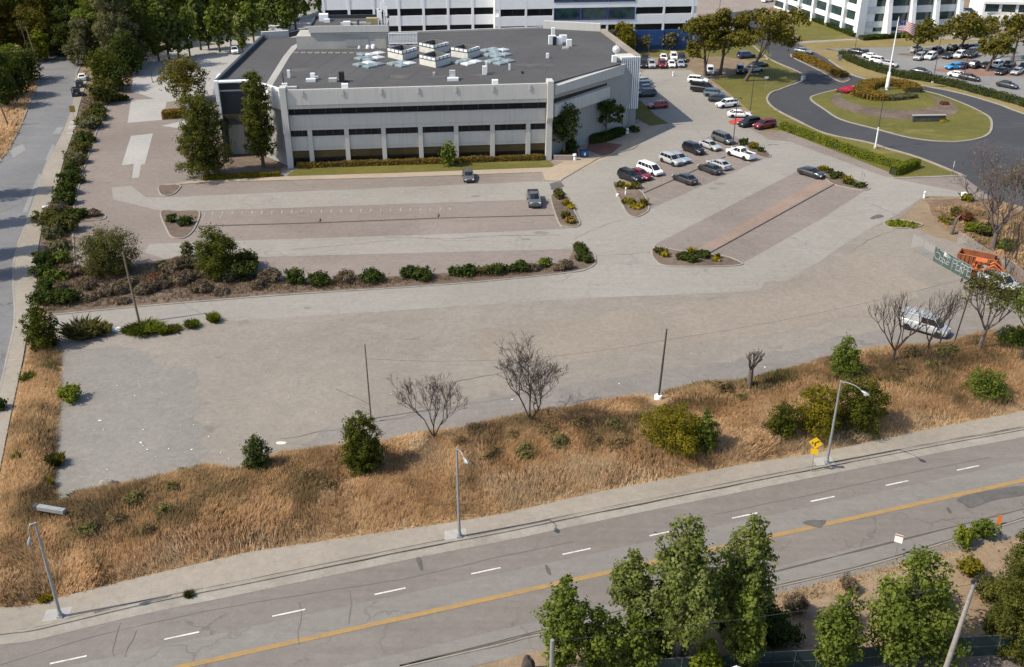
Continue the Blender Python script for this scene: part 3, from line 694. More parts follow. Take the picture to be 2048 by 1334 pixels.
for iq, q in enumerate([[(1745, 434), (1757, 429), (1768, 433), (1755, 437)], [(1740, 437), (1746, 433), (1752, 436), (1747, 439)], [(1630, 1045), (1645, 1040), (1652, 1046), (1640, 1053)], [(1605, 1046), (1625, 1040), (1645, 1042), (1652, 1040), (1648, 1050), (1636, 1056)], [(1915, 998), (1960, 985), (2048, 972), (2048, 990), (1990, 1000), (1942, 1016), (1925, 1008)], [(832, 1118), (841, 1117), (845, 1137), (841, 1140)], [(1893, 1018), (1897, 1015), (1903, 1026), (1897, 1026)], [(1090, 1131), (1097, 1134), (1102, 1150), (1094, 1146)]]):
    sheet('asphalt_patch', q, 6 + iq * .15, PATCHD, curve=True)

GREYL = ground('grey_worn_asphalt', (.218, .203, .182), (.285, .265, .236), .05, .6, spots=.2, light=(.30, .285, .26), lightamt=.6, grain=.155)
TANL = ground('tan_gravel_asphalt', (.25, .214, .175), (.32, .277, .228), .05, .7, spots=.1, light=(.33, .29, .24), lightamt=.4, grain=.155)
sheet('worn_asphalt', [(128, 706), (235, 690), (330, 720), (400, 770), (390, 850), (420, 905), (380, 940), (330, 953), (240, 973), (170, 983), (122, 1002), (112, 960), (121, 880), (122, 800)], 3.2, GREYL, jag=1.8, step=1.)
sheet('gravel_patch', [(900, 668), (1100, 640), (1400, 608), (1640, 540), (1720, 500), (1790, 520), (1840, 570), (1800, 615), (1640, 650), (1400, 690), (1150, 720), (960, 715)], 3.4, TANL, jag=1.5, step=1.)
sheet('lot_edge_band', [(560, 903), (640, 860), (860, 815), (1200, 760), (1500, 715), (1700, 672), (1900, 640), (1960, 662), (1790, 694), (1640, 717), (1480, 761), (1310, 789), (1000, 839), (770, 879), (640, 897)], 3.6, ground('edge_asphalt', (.205, .185, .168), (.265, .24, .216), .05, .6, cracks=.3, spots=.25, grain=.14, crsc=.07), jag=.9, step=1.)
# front road
KL = [(-200, 1300), (0, 1269), (60, 1262), (130, 1246), (300, 1206), (500, 1166), (840, 1096), (1000, 1066), (1240, 1016), (1650, 934), (1900, 886), (2048, 859), (2350, 800)]
FARK = [(2350, 945), (2048, 1039), (1900, 1083), (1740, 1131), (1536, 1179), (1310, 1230), (1085, 1269), (1000, 1290), (800, 1336), (600, 1384), (-200, 1580)]
def lineoff(o0, o1, x0=-200, x1=2400, n=2):           # strip between two lane offsets (metres from the white lane line)
    a = G(100, 1328); b_ = G(1914, 941); u = (b_ - a) / np.hypot(*(b_ - a)); nn = np.array([-u[1], u[0]])
    return a, u, nn
RA, RU, RN = lineoff(0, 0)
def strip(mb, o0, o1, s0, s1, z): 
    q = [RA + RU * s0 + RN * o0, RA + RU * s1 + RN * o0, RA + RU * s1 + RN * o1, RA + RU * s0 + RN * o1]
    mb.add([(p[0], p[1], z) for p in q], [(3, 2, 1, 0) if o1 < o0 else (0, 1, 2, 3)])
sheet('main_road', KL + FARK, 2, ROAD)
mb = MB(); strip(mb, -3.0, -.62, -40, 160, .020); structure(mb.build('pale_lane', ROADL))
mb = MB(); strip(mb, -9.4, -6.6, -40, 160, .020); structure(mb.build('pale_lane', ROADL))
sp = .14606 * HC
mb = MB()
for i in range(-3, 18): strip(mb, -.075, .075, i * sp, i * sp + .0462 * HC, .032)
structure(mb.build('lane_marking', WHITE))
mb = MB(); strip(mb, -3.38, -3.20, -40, 160, .032); strip(mb, -3.10, -2.92, -40, 160, .032); strip(mb, -3.21, -3.09, -40, 160, .028); structure(mb.build('centre_line', YEL))
# kerb, gutter, sidewalk
mb = MB(); kp = kerbline(mb, KL, .22, .15, k=4); structure(mb.build('kerb', KERB))
mb = MB(); gp = spline([G(*p) for p in KL], False, 4); ribbon(mb, [p + np.array([.18, -.58]) for p in gp], 1.05, .026); structure(mb.build('gutter', KERB))
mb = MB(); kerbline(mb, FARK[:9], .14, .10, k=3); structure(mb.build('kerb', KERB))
mb = MB(); ribbon(mb, rough_edge([p + np.array([-.03, .16]) for p in spline([G(*p) for p in FARK[:9]], False, 6)], 2, 0, 4), .16, .035, .6); structure(mb.build('gutter_dirt_and_shade', flat('far_kerb_shade', (.085, .075, .062), .95)))  # shadow line of the far kerb, painted as a dark ribbon
mb = MB(); strip(mb, -16, 4.4, -95, -4, .009); structure(mb.build('road_junction', ROAD))
BANK_LOW = [(2350, 765), (2048, 824), (1830, 866), (1640, 907), (1480, 932), (1200, 985), (1000, 1031), (870, 1052), (500, 1106), (300, 1152), (120, 1197), (60, 1215), (0, 1218), (-60, 1222)]
mb = MB()
def raised(name, px, z, mat, jag=0.):
    pts = [G(*p) for p in px]; pts = rough_edge(pts, 1., jag, 3) if jag else pts
    return structure(MB().prism(pts, -.05, z).build(name, mat))
raised('sidewalk', [(-200, 1297), (0, 1267), (60, 1260), (130, 1244), (300, 1204), (500, 1164), (840, 1094), (1000, 1064), (1240, 1014), (1650, 932), (1900, 884), (2048, 857), (2350, 797)] + BANK_LOW + [(-200, 1240)], .135, WALK)
mb = MB()                                                # joints between the sidewalk slabs, with weeds in them drawn as soil lines
a0, b0 = G(130, 1244), G(2048, 857); uu = (b0 - a0) / np.hypot(*(b0 - a0)); nn0 = np.array([-uu[1], uu[0]])
for i in range(0, 60):
    q = a0 + uu * (i * 1.9 + .4); ribbon(mb, [q + nn0 * .15, q + nn0 * 2.6], .02, .1385)
structure(mb.build('sidewalk_joint', flat('joint_line', (.22, .195, .16), .95)))
mb = MB(); ribbon(mb, rough_edge([p + nn0 * .30 for p in spline([G(*p) for p in KL[3:12]], False, 8)], 2, .0, 4), .10, .1405, .9); structure(mb.build('gutter_dirt_and_shade', flat('joint_dirt', (.12, .10, .08), .95)))
for q in ((912, 1072), (116, 1232), (1648, 925)):
    g0 = G(*q); MB().prism([g0 + np.array(d) for d in ((-.9, -.75), (.9, -.35), (.8, .85), (-1.0, .5))], .1, .142).build('lamp_pad', PATCHL)['kind'] = 'structure'

# left street with its sidewalk
SR = [(203, 84), (172, 112), (153, 150), (148, 205), (125, 270), (92, 330), (60, 430), (33, 500), (27, 560), (30, 640), (14, 720), (-5, 800), (-60, 1000), (-200, 1280)]
sheet('street', SR + [(-420, 1250), (-220, 640), (0, 322), (35, 265), (62, 200), (78, 160), (66, 130), (90, 112), (180, 78)], 2, STREET)
SWR = [(178, 150), (167, 185), (158, 215), (145, 270), (125, 330), (105, 410), (85, 450), (76, 500), (74, 560), (78, 605), (56, 660), (46, 720), (22, 830), (0, 940), (-60, 1150), (-62, 1222)]
raised('sidewalk', SR[2:] + [(-200, 1240)] + SWR[::-1], .13, WALK)
mb = MB(); kerbline(mb, SR[1:], .25, .145, k=4); kerbline(mb, [(-220, 640), (0, 322), (35, 265), (62, 200), (78, 160)], .3, .14, k=4); structure(mb.build('kerb', KERB))
for i, q in enumerate(([(80, 400), (103, 362), (110, 345), (112, 330), (86, 385)], [(90, 320), (105, 289), (109, 291), (97, 322)], [(45, 424), (78, 348), (84, 350), (54, 425)], [(106, 268), (113, 256), (127, 254), (120, 267)], [(20, 300), (45, 288), (52, 300), (26, 316)])): sheet('street_patch', q, 4, STREETP)
mb = MB()
for q in ([(141, 243), (155, 242), (153, 249), (138, 249)], [(138, 252), (152, 252), (150, 259), (136, 259)], [(134, 267), (147, 266), (146, 269), (132, 270)]): mb.add([(*G(*p), .142) for p in q], [(3, 2, 1, 0)])
structure(mb.build('pale_slab', PATCHL))

# planters
sheet('planter_bed', [(167, 185), (213, 206), (188, 273), (171, 323), (147, 417), (207, 430), (205, 440), (148, 447), (151, 535), (270, 530), (350, 515), (480, 522), (560, 560), (720, 557), (900, 546), (1130, 530), (1147, 500), (1160, 490), (1186, 506), (1190, 524), (1175, 536), (1130, 545), (900, 567), (560, 590), (300, 610), (108, 627), (90, 628), (74, 560), (76, 500), (85, 450), (105, 410), (125, 330), (145, 270), (158, 215)], 5, MULCH, jag=.2)
mb = MB()
kerbline(mb, [(108, 630), (300, 612), (560, 591), (900, 569), (1130, 547), (1175, 538), (1191, 525), (1186, 505), (1160, 489), (1146, 498)], .22, .13)
kerbline(mb, [(215, 206), (190, 273), (173, 323), (148, 416), (170, 424), (205, 428), (212, 435), (200, 441), (150, 447), (150, 535)], .2, .13, k=3)
ISL = dict(
 a=[(1102, 399), (1107, 389), (1122, 385), (1132, 391), (1153, 430), (1160, 447), (1150, 455), (1131, 454), (1118, 447)],
 b=[(322, 424), (360, 423), (398, 423), (393, 450), (381, 468), (365, 477), (345, 475), (335, 462)],
 c=[(320, 372), (360, 371), (352, 385), (340, 391), (322, 390)],
 d=[(1226, 368), (1240, 366), (1275, 378), (1290, 393), (1298, 418), (1281, 432), (1265, 434), (1252, 424), (1238, 396)],
 e=[(1304, 508), (1309, 496), (1330, 497), (1375, 505), (1443, 512), (1478, 524), (1478, 531), (1405, 534), (1330, 532), (1310, 520)],
 f=[(1492, 289), (1515, 292), (1541, 310), (1530, 316), (1502, 306)],
 g=[(1628, 336), (1660, 340), (1700, 354), (1736, 374), (1733, 381), (1710, 379), (1667, 369), (1648, 355)],
 h=[(1768, 448), (1777, 441), (1800, 441), (1838, 447), (1842, 452), (1820, 456), (1785, 457)])
for k, q in ISL.items():
    pts = kerbline(mb, q, .24, .15, True, k=4)
    MB().prism(pts, 0, .10).build('island_bed', LAWN if k == 'h' else MULCH)['kind'] = 'structure'
dv = MB()
kerbline(dv, [(398, 453), (640, 446), (875, 437), (1108, 431)], .16, .16, smooth=False)
for x, y in ((637, 446), (874, 437)): kerbline(dv, [(x, y), (x + 2, y - 8)], .3, .2, smooth=False)
kerbline(dv, [(1262, 398), (1345, 361), (1450, 314)], .18, .16, smooth=False); kerbline(dv, [(1416, 508), (1540, 440), (1670, 368)], .2, .18, smooth=False)
structure(dv.build('stall_divider', flat('divider_board', (.17, .135, .11), .9)))
kerbline(mb, [(1120, 364), (1123, 360), (1195, 318), (1266, 298), (1276, 290)], .2, .14, smooth=False)
kerbline(mb, [(330, 371), (420, 365), (800, 355), (1083, 345), (1088, 362), (1118, 363)], .18, .13, smooth=False)
structure(mb.build('kerb', KERB))
mb = MB()
for x in np.linspace(405, 900, 26):                      # faded stall stubs and lines in the worn rows
    y = 424 - (x - 405) * .018; mb.add([(*G(x, y), .03), (*G(x + 2.2, y), .03), (*G(x + .5, y + 6), .03), (*G(x - 1.7, y + 6), .03)], [(3, 2, 1, 0)])
for x0, y0, x1, y1 in ((405, 441, 411, 424), (440, 437, 446, 424)): ribbon(mb, [G(x0, y0), G(x1, y1)], .12, .031)
for i in range(11):
    x0, y0 = 1278 + i * 19, 401 - i * 8.6; ribbon(mb, [G(x0, y0), G(x0 + 34, y0 + 12)], .09, .036); ribbon(mb, [G(x0 - 14, y0 - 7), G(x0 - 48, y0 - 20)], .09, .036)
for i in range(13):
    x0, y0 = 1420 + i * 19, 497 - i * 10.4; ribbon(mb, [G(x0 + 10, y0 + 10), G(x0 + 48, y0 + 24)], .07, .038)
structure(mb.build('stall_marking', flat('worn_white', (.30, .272, .245), .8, 0, .2, .25, 2.)))
# cracks and tyre marks
mb = MB()
def crack(px, w=.10, jag=.5):
    pts = [G(*p) for p in px]; out = []
    for a, b in zip(pts, pts[1:]):
        k = max(2, int(np.hypot(*(b - a)) / .9)); nn = np.array([-(b - a)[1], (b - a)[0]]) / np.hypot(*(b - a))
        for j in range(k):
            q = a + (b - a) * j / k; out.append(q + nn * jag * mnoise.noise(Vector((q[0] * .4, q[1] * .4, 2))))
    out.append(pts[-1]); ribbon(mb, out, w, .034, .8)
crack([(560, 880), (640, 866), (700, 855), (810, 832), (860, 822), (1010, 795), (1090, 775)], .10); crack([(760, 842), (850, 830)], .1); crack([(670, 780), (700, 790), (740, 810)]); crack([(905, 765), (1000, 745), (1080, 728)], .1); crack([(420, 965), (500, 930), (560, 912)], .08)

crack([(0, 1330), (200, 1270), (300, 1246), (450, 1215), (640, 1184), (800, 1160), (1010, 1112), (1150, 1083)], .06, .12); crack([(242, 1245), (232, 1290), (228, 1315)], .07); crack([(275, 1262), (255, 1295), (250, 1315)], .07); crack([(595, 1205), (600, 1240), (598, 1290)], .05); crack([(698, 1182), (700, 1210), (697, 1250)], .06); crack([(1350, 1045), (1500, 1015), (1620, 990), (1800, 950), (1980, 915)], .06, .12); crack([(1180, 1330), (1300, 1290)], .05); crack([(815, 1330), (1000, 1290), (1080, 1270)], .14, .1)
crack([(1700, 505), (1740, 480), (1790, 460)], .1); crack([(1790, 430), (1760, 415), (1730, 405)], .1); crack([(1250, 960), (1260, 962)]); crack([(770, 474), (900, 478), (1000, 472), (1120, 470)], .1, .2); crack([(580, 500), (700, 489), (800, 480)], .09, .2); crack([(1150, 520), (1200, 512), (1300, 505)], .07); crack([(1240, 440), (1180, 462), (1150, 478)], .08); crack([(1380, 240), (1420, 300), (1500, 330)], .04)
crack([(1420, 955), (1460, 946), (1500, 938)], .05); crack([(60, 240), (95, 238)], .12, .1); crack([(30, 290), (70, 280)], .06)
structure(mb.build('asphalt_crack', flat('crack_dark', (.14, .127, .11), .95)))
mb = MB()
def arc(cx, cy, rx, a0, a1, w=.10, sq=.33):
    c = G(cx, cy); m = mpp(cx, cy); ribbon(mb, [c + np.array([math.cos(t), math.sin(t)]) * rx * m for t in np.linspace(a0, a1, 26)], w, .030)
for a in ((515, 400, 30, 0, 5.5), (550, 402, 12, 0, 6.2), (700, 400, 30, .3, 2.6), (860, 390, 40, 1.2, 2.9)): arc(*a, .09)
structure(mb.build('tyre_mark', flat('tyre_mark_dark', (.185, .175, .16), .9)))
mb = MB()
rs = random.Random(5)
for i in range(60):                                      # short pale scrapes where the surface is worn
    cx, cy = rs.gauss(540, 70), rs.gauss(728, 22); a_ = rs.uniform(0, 6.2); arc(cx, cy, rs.uniform(40, 200), a_, a_ + rs.uniform(.03, .16), rs.uniform(.05, .22))
for a in ((1050, 690, 40, 2, 4), (1500, 560, 80, 3.5, 4.6)): arc(*a, .05)
structure(mb.build('tyre_mark', flat('tyre_mark_pale', (.258, .232, .205), .9, 0, .2, .1)))

st_mat = ground('oil_stain', (.20, .185, .165), (.245, .225, .20), .3, 2.)
rs = random.Random(3)
for i in range(22):
    cx, cy = rs.choice([(rs.uniform(420, 1080), rs.uniform(366, 395)), (rs.uniform(450, 1100), rs.uniform(425, 500)), (rs.uniform(300, 1700), rs.uniform(600, 720)), (rs.uniform(1250, 1500), rs.uniform(300, 400)), (rs.uniform(1400, 1650), rs.uniform(350, 500))])
    c_ = G(cx, cy); q_ = rs.uniform(.35, 1.3); e_ = rs.uniform(.3, .8); sheet('oil_stain', [c_ + np.array([math.cos(t) * q_ * rs.uniform(.7, 1.2), math.sin(t) * q_ * e_ * rs.uniform(.7, 1.2)]) for t in np.linspace(0, 6.283, 10)[:-1]], 5.2 + i * .07, st_mat, curve=True, world=True)
# loop road, lawns and far car park
sheet('loop_road', [(1400, 5), (1480, -5), (1560, 55), (1590, 84), (1602, 90), (1658, 120), (1700, 148), (1740, 160), (1788, 165), (1850, 173), (1925, 188), (2000, 210), (2048, 228), (2350, 330), (2350, 500), (2048, 414), (1985, 397), (1921, 349), (1836, 315), (1774, 297), (1736, 285), (1650, 267), (1592, 240), (1550, 218), (1535, 200), (1543, 185), (1565, 177), (1610, 153), (1537, 117), (1497, 82)], 3, LOOPA)
sheet('far_parking_lot', [(1600, 88), (1640, 97), (1700, 95), (1850, 91), (1950, 83), (2048, 79), (2350, 70), (2350, 300), (2048, 212), (1925, 178), (1850, 157), (1760, 138), (1690, 104)], 2, ground('far_lot_asphalt', (.20, .20, .195), (.26, .255, .245), .05, .5, spots=.3))
sheet('parking_island', [(1795, 107), (1850, 107), (1905, 113), (1960, 122), (1955, 126), (1860, 115), (1800, 110)], 4, MULCH); sheet('parking_island', [(1866, 139), (1890, 136), (1980, 141), (2048, 147), (2048, 153), (1960, 152), (1870, 142)], 4, ground('red_soil', (.22, .12, .09), (.30, .18, .14), .2, 1.))
LB = [(1372, 117), (1372, 140), (1405, 152), (1425, 165), (1480, 215), (1530, 268), (1570, 262), (1780, 344), (1786, 357), (1921, 352), (1836, 317), (1774, 299), (1736, 287), (1650, 269), (1590, 242), (1548, 220), (1532, 200), (1540, 184), (1563, 176), (1606, 153), (1537, 119), (1497, 84)]
sheet('lawn', [(1422, 160), (1475, 148), (1500, 125), (1537, 119), (1608, 154), (1563, 176), (1540, 184), (1533, 200), (1548, 220), (1590, 242), (1650, 269), (1736, 287), (1774, 299), (1836, 317), (1919, 351), (1788, 356), (1778, 344), (1568, 262), (1540, 258), (1530, 250), (1480, 205), (1440, 172)], 5, LAWN)
sheet('lawn', [(1268, 112), (1262, 98), (1400, 92), (1500, 78), (1545, 112), (1500, 120), (1440, 112), (1372, 116)], 5, LAWN)
sheet('lawn', [(1578, 40), (1600, 32), (1640, 48), (1700, 70), (1800, 72), (1800, 78), (1690, 78), (1600, 82)], 5, LAWN); sheet('lawn', [(1604, 88), (1690, 80), (1780, 78), (1930, 80), (1950, 84), (1850, 92), (1700, 96), (1640, 99), (1615, 98)], 5, LAWND)
sheet('path', [(1600, 83), (1690, 78), (1800, 72), (1960, 72), (2048, 66), (2048, 72), (1960, 80), (1780, 78), (1690, 81), (1604, 87)], 6, WALK)
sheet('lawn', [(1640, 108), (1655, 106), (1685, 104), (1760, 138), (1850, 156), (1925, 177), (2048, 212), (2350, 300), (2350, 328), (2048, 227), (2000, 209), (1925, 187), (1850, 172), (1788, 164), (1740, 159), (1700, 147), (1660, 120)], 5, LAWND)
sheet('upper_drive', [(1388, 30), (1395, -60), (1600, -60), (1560, 12), (1520, 18), (1460, 25)], 4, ground('brown_paving', (.24, .20, .175), (.31, .265, .235), .1, .8))
sheet('back_court', [(560, 60), (560, -60), (1000, -60), (1000, 60)], 1, ground('court_asphalt', (.20, .195, .185), (.27, .26, .245), .1, .8))
IS = [(1621, 198), (1640, 188), (1683, 178), (1713, 172), (1770, 170), (1825, 178), (1875, 189), (1925, 207), (1963, 225), (1982, 240), (1979, 266), (1950, 279), (1900, 284), (1825, 277), (1750, 258), (1683, 240), (1650, 220)]
mb = MB(); pts = kerbline(mb, IS, .45, .14, True, k=4); MB().prism(pts, 0, .09).build('lawn', LAWN)['kind'] = 'structure'
kerbline(mb, [(1497, 82), (1537, 117), (1610, 153), (1565, 177), (1543, 185), (1534, 200), (1550, 218), (1592, 240), (1650, 267), (1736, 285), (1774, 297), (1836, 315), (1921, 349), (1918, 352), (1786, 357)], .45, .14, k=5)
kerbline(mb, [(1658, 120), (1700, 148), (1740, 160), (1788, 165), (1850, 173), (1925, 188), (2000, 210), (2048, 228), (2350, 330)], .55, .14, k=5)
MED = [(1582, 113), (1600, 110), (1650, 132), (1693, 153), (1697, 161), (1680, 164), (1640, 142)]; pts = kerbline(mb, MED, .35, .14, True, k=3); MB().prism(pts, 0, .09).build('median_bed', MULCH)['kind'] = 'structure'
structure(mb.build('kerb', KERB))
def disc(name, q, rx, mat, lev, f=1.0):
    c = G(*q); m = mpp(*q) * rx; sheet(name, [c + np.array([math.cos(t) * m, math.sin(t) * m * f]) for t in np.linspace(0, 6.283, 40)[:-1]], lev, mat, world=True)
disc('flower_bed', (1786, 208), 121, MULCH, 17); disc('lawn', (1776, 197), 92, LAWN, 18)
# walks by the building
sheet('front_lawn', [(574, 352), (592, 338), (800, 330), (1098, 321), (1108, 329), (1104, 334), (800, 345)], 6, LAWN, jag=.1); sheet('front_walk', [(330, 372), (405, 357), (560, 353), (575, 353), (800, 346), (1104, 335), (1130, 322), (1200, 315), (1266, 292), (1276, 291), (1200, 322), (1122, 361), (1088, 362), (1083, 344), (800, 354), (420, 364)], 5, WALKT)
sheet('entrance_walk', [(1104, 322), (1098, 300), (1200, 245), (1255, 250), (1300, 245), (1330, 250), (1270, 292), (1200, 316), (1130, 324)], 4, WALKT)
sheet('brick_paving', [(1172, 300), (1180, 280), (1245, 290), (1222, 308), (1205, 312)], 7, ground('brick_paving', (.16, .075, .055), (.24, .12, .09), .4, 3.))
sheet('planter_bed', [(1160, 262), (1250, 240), (1255, 257), (1215, 272), (1170, 275)], 7, MULCH); sheet('planter_bed', [(1100, 322), (1100, 285), (1150, 285), (1158, 312)], 7, MULCH); sheet('side_lawn', [(1254, 250), (1252, 205), (1280, 200), (1310, 230), (1337, 247), (1300, 252), (1275, 238)], 7, LAWN)
sheet('planter_bed', [(352, 300), (405, 352), (560, 350), (570, 300), (470, 260)], 5, MULCH, jag=.2)
sheet('red_hatching', [(1456, 243), (1475, 237), (1490, 240), (1484, 250), (1462, 249)], 8, flat('red_kerb_paint', (.42, .06, .05), .8, 0, .2, .3, 1.))

# ------------------------------------------------------------------ dry grass bank
BANK = [(-60, 1150), (0, 945), (22, 835), (44, 740), (58, 690), (80, 690), (128, 703)] + LOT_EDGE[1:] + BANK_LOW
BP = [G(*p) for p in BANK]
structure(MB().add([(p[0], p[1], .016) for p in BP], [fix(list(t), [(p[0], p[1]) for p in BP]) for t in tessellate_polygon([[Vector((p[0], p[1], 0)) for p in BP]])]).build('grass_bank', STRAW))
BRUSH = [((520, 1020), 7, .7), ((560, 985), 5, .6), ((130, 1050), 6, .6), ((470, 985), 5, .6), ((290, 1065), 10, .85), ((190, 1030), 8, .75), ((420, 1035), 9, .8), ((330, 1010), 6, .6), ((960, 930), 7, .8), ((1060, 900), 7, .85), ((1160, 880), 6, .75), ((1220, 910), 5, .6), ((1850, 730), 7, .8), ((1780, 745), 4, .5), ((1440, 800), 5, .45), ((620, 960), 5, .5), ((100, 960), 3, .6), ((90, 900), 2.5, .6), ((560, 1000), 4, .5), ((1040, 870), 4, .8), ((1900, 780), 5, .35)]
LOWP = [G(*p) for p in BANK_LOW] + [G(*p) for p in BANK_LOW[::-1]]
def bank_fields(P):
    d = edge_dist(P, BP); rise = np.clip(d / 2.6, 0, 1); rise = rise * rise * (3 - 2 * rise)
    z = .02 + rise * (.30 + .45 * vnoise(P, .16, 3) + .30 * vnoise(P, .5, 4))
    br = np.zeros(len(P))
    for q, rad, s in BRUSH: br = np.maximum(br, s * np.exp(-(((P - G(*q)) / rad) ** 2).sum(1) * 1.2))
    return d, z, br
X, Y = np.meshgrid(np.arange(min(p[0] for p in BP), 95, .55), np.arange(min(p[1] for p in BP), max(p[1] for p in BP), .55)); P = np.stack([X.ravel(), Y.ravel()], 1)
ins = inside(P, BP); d, z, br = bank_fields(P); z = np.where(ins & (d > .25), z, -.05)
ny, nx = X.shape; idx = np.arange(nx * ny).reshape(ny, nx); fq = np.stack([idx[:-1, :-1], idx[:-1, 1:], idx[1:, 1:], idx[1:, :-1]], -1).reshape(-1, 4); fq = fq[ins[fq].any(1)]
used = np.unique(fq); rem = -np.ones(nx * ny, int); rem[used] = np.arange(len(used))
o = MB(); o.v = [(P[i, 0], P[i, 1], z[i]) for i in used]; o.f = rem[fq].tolist(); structure(o.build('bank_soil', STRAW, smooth=180))

gb = NB('dry_grass'); at = gb.n('Attribute', attribute_name='tone'); cr = gb.n('ValToRGB'); gb.l(at.outputs['Fac'], cr.inputs[0])
el = cr.color_ramp.elements; el[0].position = 0; el[0].color = (.70, .56, .38, 1); el[1].position = 1; el[1].color = (.12, .15, .04, 1)
for p_, c_ in ((.22, (.70, .51, .315)), (.40, (.64, .43, .235)), (.55, (.46, .32, .175)), (.72, (.28, .205, .11)), (.86, (.20, .175, .07))): e = el.new(p_); e.color = (*c_, 1)
o1 = gb.n('BsdfDiffuse'); gb.l(cr.outputs[0], o1.inputs[0]); o2 = gb.n('BsdfTranslucent'); gb.l(cr.outputs[0], o2.inputs[0]); mx = gb.n('MixShader'); mx.inputs[0].default_value = .42
gb.l(o1.outputs[0], mx.inputs[1]); gb.l(o2.outputs[0], mx.inputs[2]); gb.l(mx.outputs[0], gb.out.inputs[0]); GRASS = gb.m
def grass(name, poly, fields, dens, hmin, hmax, bias, label, seed, wid=.055, mat=None, lim=(-62, 66)):
    r = np.random.default_rng(seed); pl = np.array(poly); x0, y0 = pl.min(0); x1, y1 = pl.max(0); x0, x1 = max(x0, lim[0]), min(x1, lim[1])
    nt_ = int((x1 - x0) * (y1 - y0) * dens); T = np.stack([r.uniform(x0, x1, nt_), r.uniform(y0, y1, nt_)], 1)
    T = T[inside(T, poly)]; d, z, br = fields(T)
    CLR = [(G(1316, 803), 1.5), (G(1316, 812), 1.3), (G(1316, 820), 1.0)]
    for c_, rad_ in CLR: T = T[np.hypot(*(T - c_).T) > rad_]
    d, z, br = fields(T); keep = r.random(len(T)) < np.clip(.35 + d / 1.2, 0, 1) * (.72 + .5 * vnoise(T, .6, 8)); T, d, z, br = T[keep], d[keep], z[keep], br[keep]
    nb = 5; n = len(T) * nb; base = np.repeat(T, nb, 0) + r.normal(size=(n, 2)) * .13; z = np.repeat(z, nb); br = np.repeat(br, nb); dd = np.repeat(d, nb)
    clump = np.repeat(r.random(len(T)), nb)
    h = (hmin + (hmax - hmin) * (.45 * vnoise(base, .35, 21) + .35 * clump + .2 * r.random(n))) * np.clip(.45 + dd / 1.6, 0, 1) * (1 + .45 * br)
    lowd = edge_dist(base, LOWP) if len(poly) > 40 else np.full(n, 3.5)
    tone = bias + .50 * (vnoise(base, .13, 31) - .5) + .38 * (vnoise(base, .55, 32) - .5) + .22 * (clump - .5) + .16 * (r.random(n) - .5) + .33 * br + .17 * np.clip((lowd - 3.5) / 4., -1, 1)
    grn = vnoise(base, .22, 41); tone = tone + np.where(grn > .80, .22 * (clump > .45), 0); tone = np.where(br > .25, np.minimum(tone, .72), tone)
    th = 12.6 * vnoise(base, .10, 51); a = r.uniform(0, 6.283, n); lean = np.stack([np.cos(a), np.sin(a)], 1) * (h * r.uniform(.1, .55, n))[:, None] + np.array([.10, .05]) * h[:, None] + np.stack([np.cos(th), np.sin(th)], 1) * (h * .42 * np.clip(vnoise(base, .3, 52) * 1.6 - .3, 0, 1))[:, None]
    sd = np.stack([np.sin(a + 1.2), -np.cos(a + 1.2)], 1) * (wid * r.uniform(.7, 1.7, n))[:, None] * (1 + br)[:, None]
    B0 = np.concatenate([base - sd * .5, (z - .05)[:, None]], 1); B1 = np.concatenate([base + sd * .5, (z - .05)[:, None]], 1)
    M1 = np.concatenate([base + lean * .45 + sd * .55, (z + h * .62)[:, None]], 1); TP = np.concatenate([base + lean, (z + h)[:, None]], 1)
    o = link(name, fast_mesh(name, np.stack([B0, B1, M1, TP], 1).reshape(-1, 3), 4, np.clip(tone, 0, 1), mat or GRASS)); return tag(o, label, 'grass', None, 'stuff')
grass('dry_grass', BP, bank_fields, 38, .22, .85, .17, 'tall golden and brown dry grass covering the bank between vacant lot and road', 5, .034)
# ================================================================== MAIN BUILDING
def streaked(name, col, amt):
    b = NB(name); p = b.n('TexCoord').outputs['Object']; f = b.noise(b.mapv(p, (2.2, 2.2, .12)), 1.0, 5, .7); g = b.noise(p, .35, 4)
    c = b.mix(b.ramp(f, .48, .8, 0, amt), col, [x * .62 for x in col]); c = b.mix(b.ramp(g, .35, .7, 0, .35), c, [x * .86 for x in col]); b.bsdf(c, .88, .2); MATS[name] = b.m; return b.m
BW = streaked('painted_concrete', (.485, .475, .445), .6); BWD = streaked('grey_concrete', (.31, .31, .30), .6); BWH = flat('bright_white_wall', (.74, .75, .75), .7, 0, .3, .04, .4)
DGL = flat('dark_window_glass', (.011, .012, .013), .22, 0, .22, .5, .4); BRGL = flat('bronze_glass', (.052, .036, .014), .25, 0, .5, .5, .3); GGL = glass('green_window_glass', (.018, .04, .042), .06)
ROOFM = ground('roof_membrane', (.072, .071, .072), (.094, .092, .091), .08, .8, streak=.2, spots=.15, light=(.14, .135, .13), lightamt=.35, grain=.07)
DPAN = flat('dark_panel', (.030, .036, .042), .45, 0, .4, .2, .3); LOUV = flat('louvre_metal', (.45, .46, .46), .5, .2)
MBL = G(585, 334); ML = thing('office_building', (MBL[0], MBL[1], 0), 'long two storey grey concrete office building with dark flat roof and rooftop skylights', 'building')
def bpart(mb, name, mat, parent=None, smooth=None):
    mb.v = [(x - MBL[0], y - MBL[1], z) for x, y, z in mb.v]; return mb.build(name, mat, parent or ML, smooth=smooth)
def unit(a, b): d = np.array(b) - np.array(a); return d / np.hypot(*d)
FA, FB = MBL, G(1092, 317); FU = unit(FA, FB); FN = np.array([FU[1], -FU[0]]); FLEN = np.hypot(*(FB - FA))
ZR = 13.15
EA = G(1103, 169, 13.4); EU = unit(EA, G(1248, 127, 12.8)); EN = np.array([EU[1], -EU[0]])
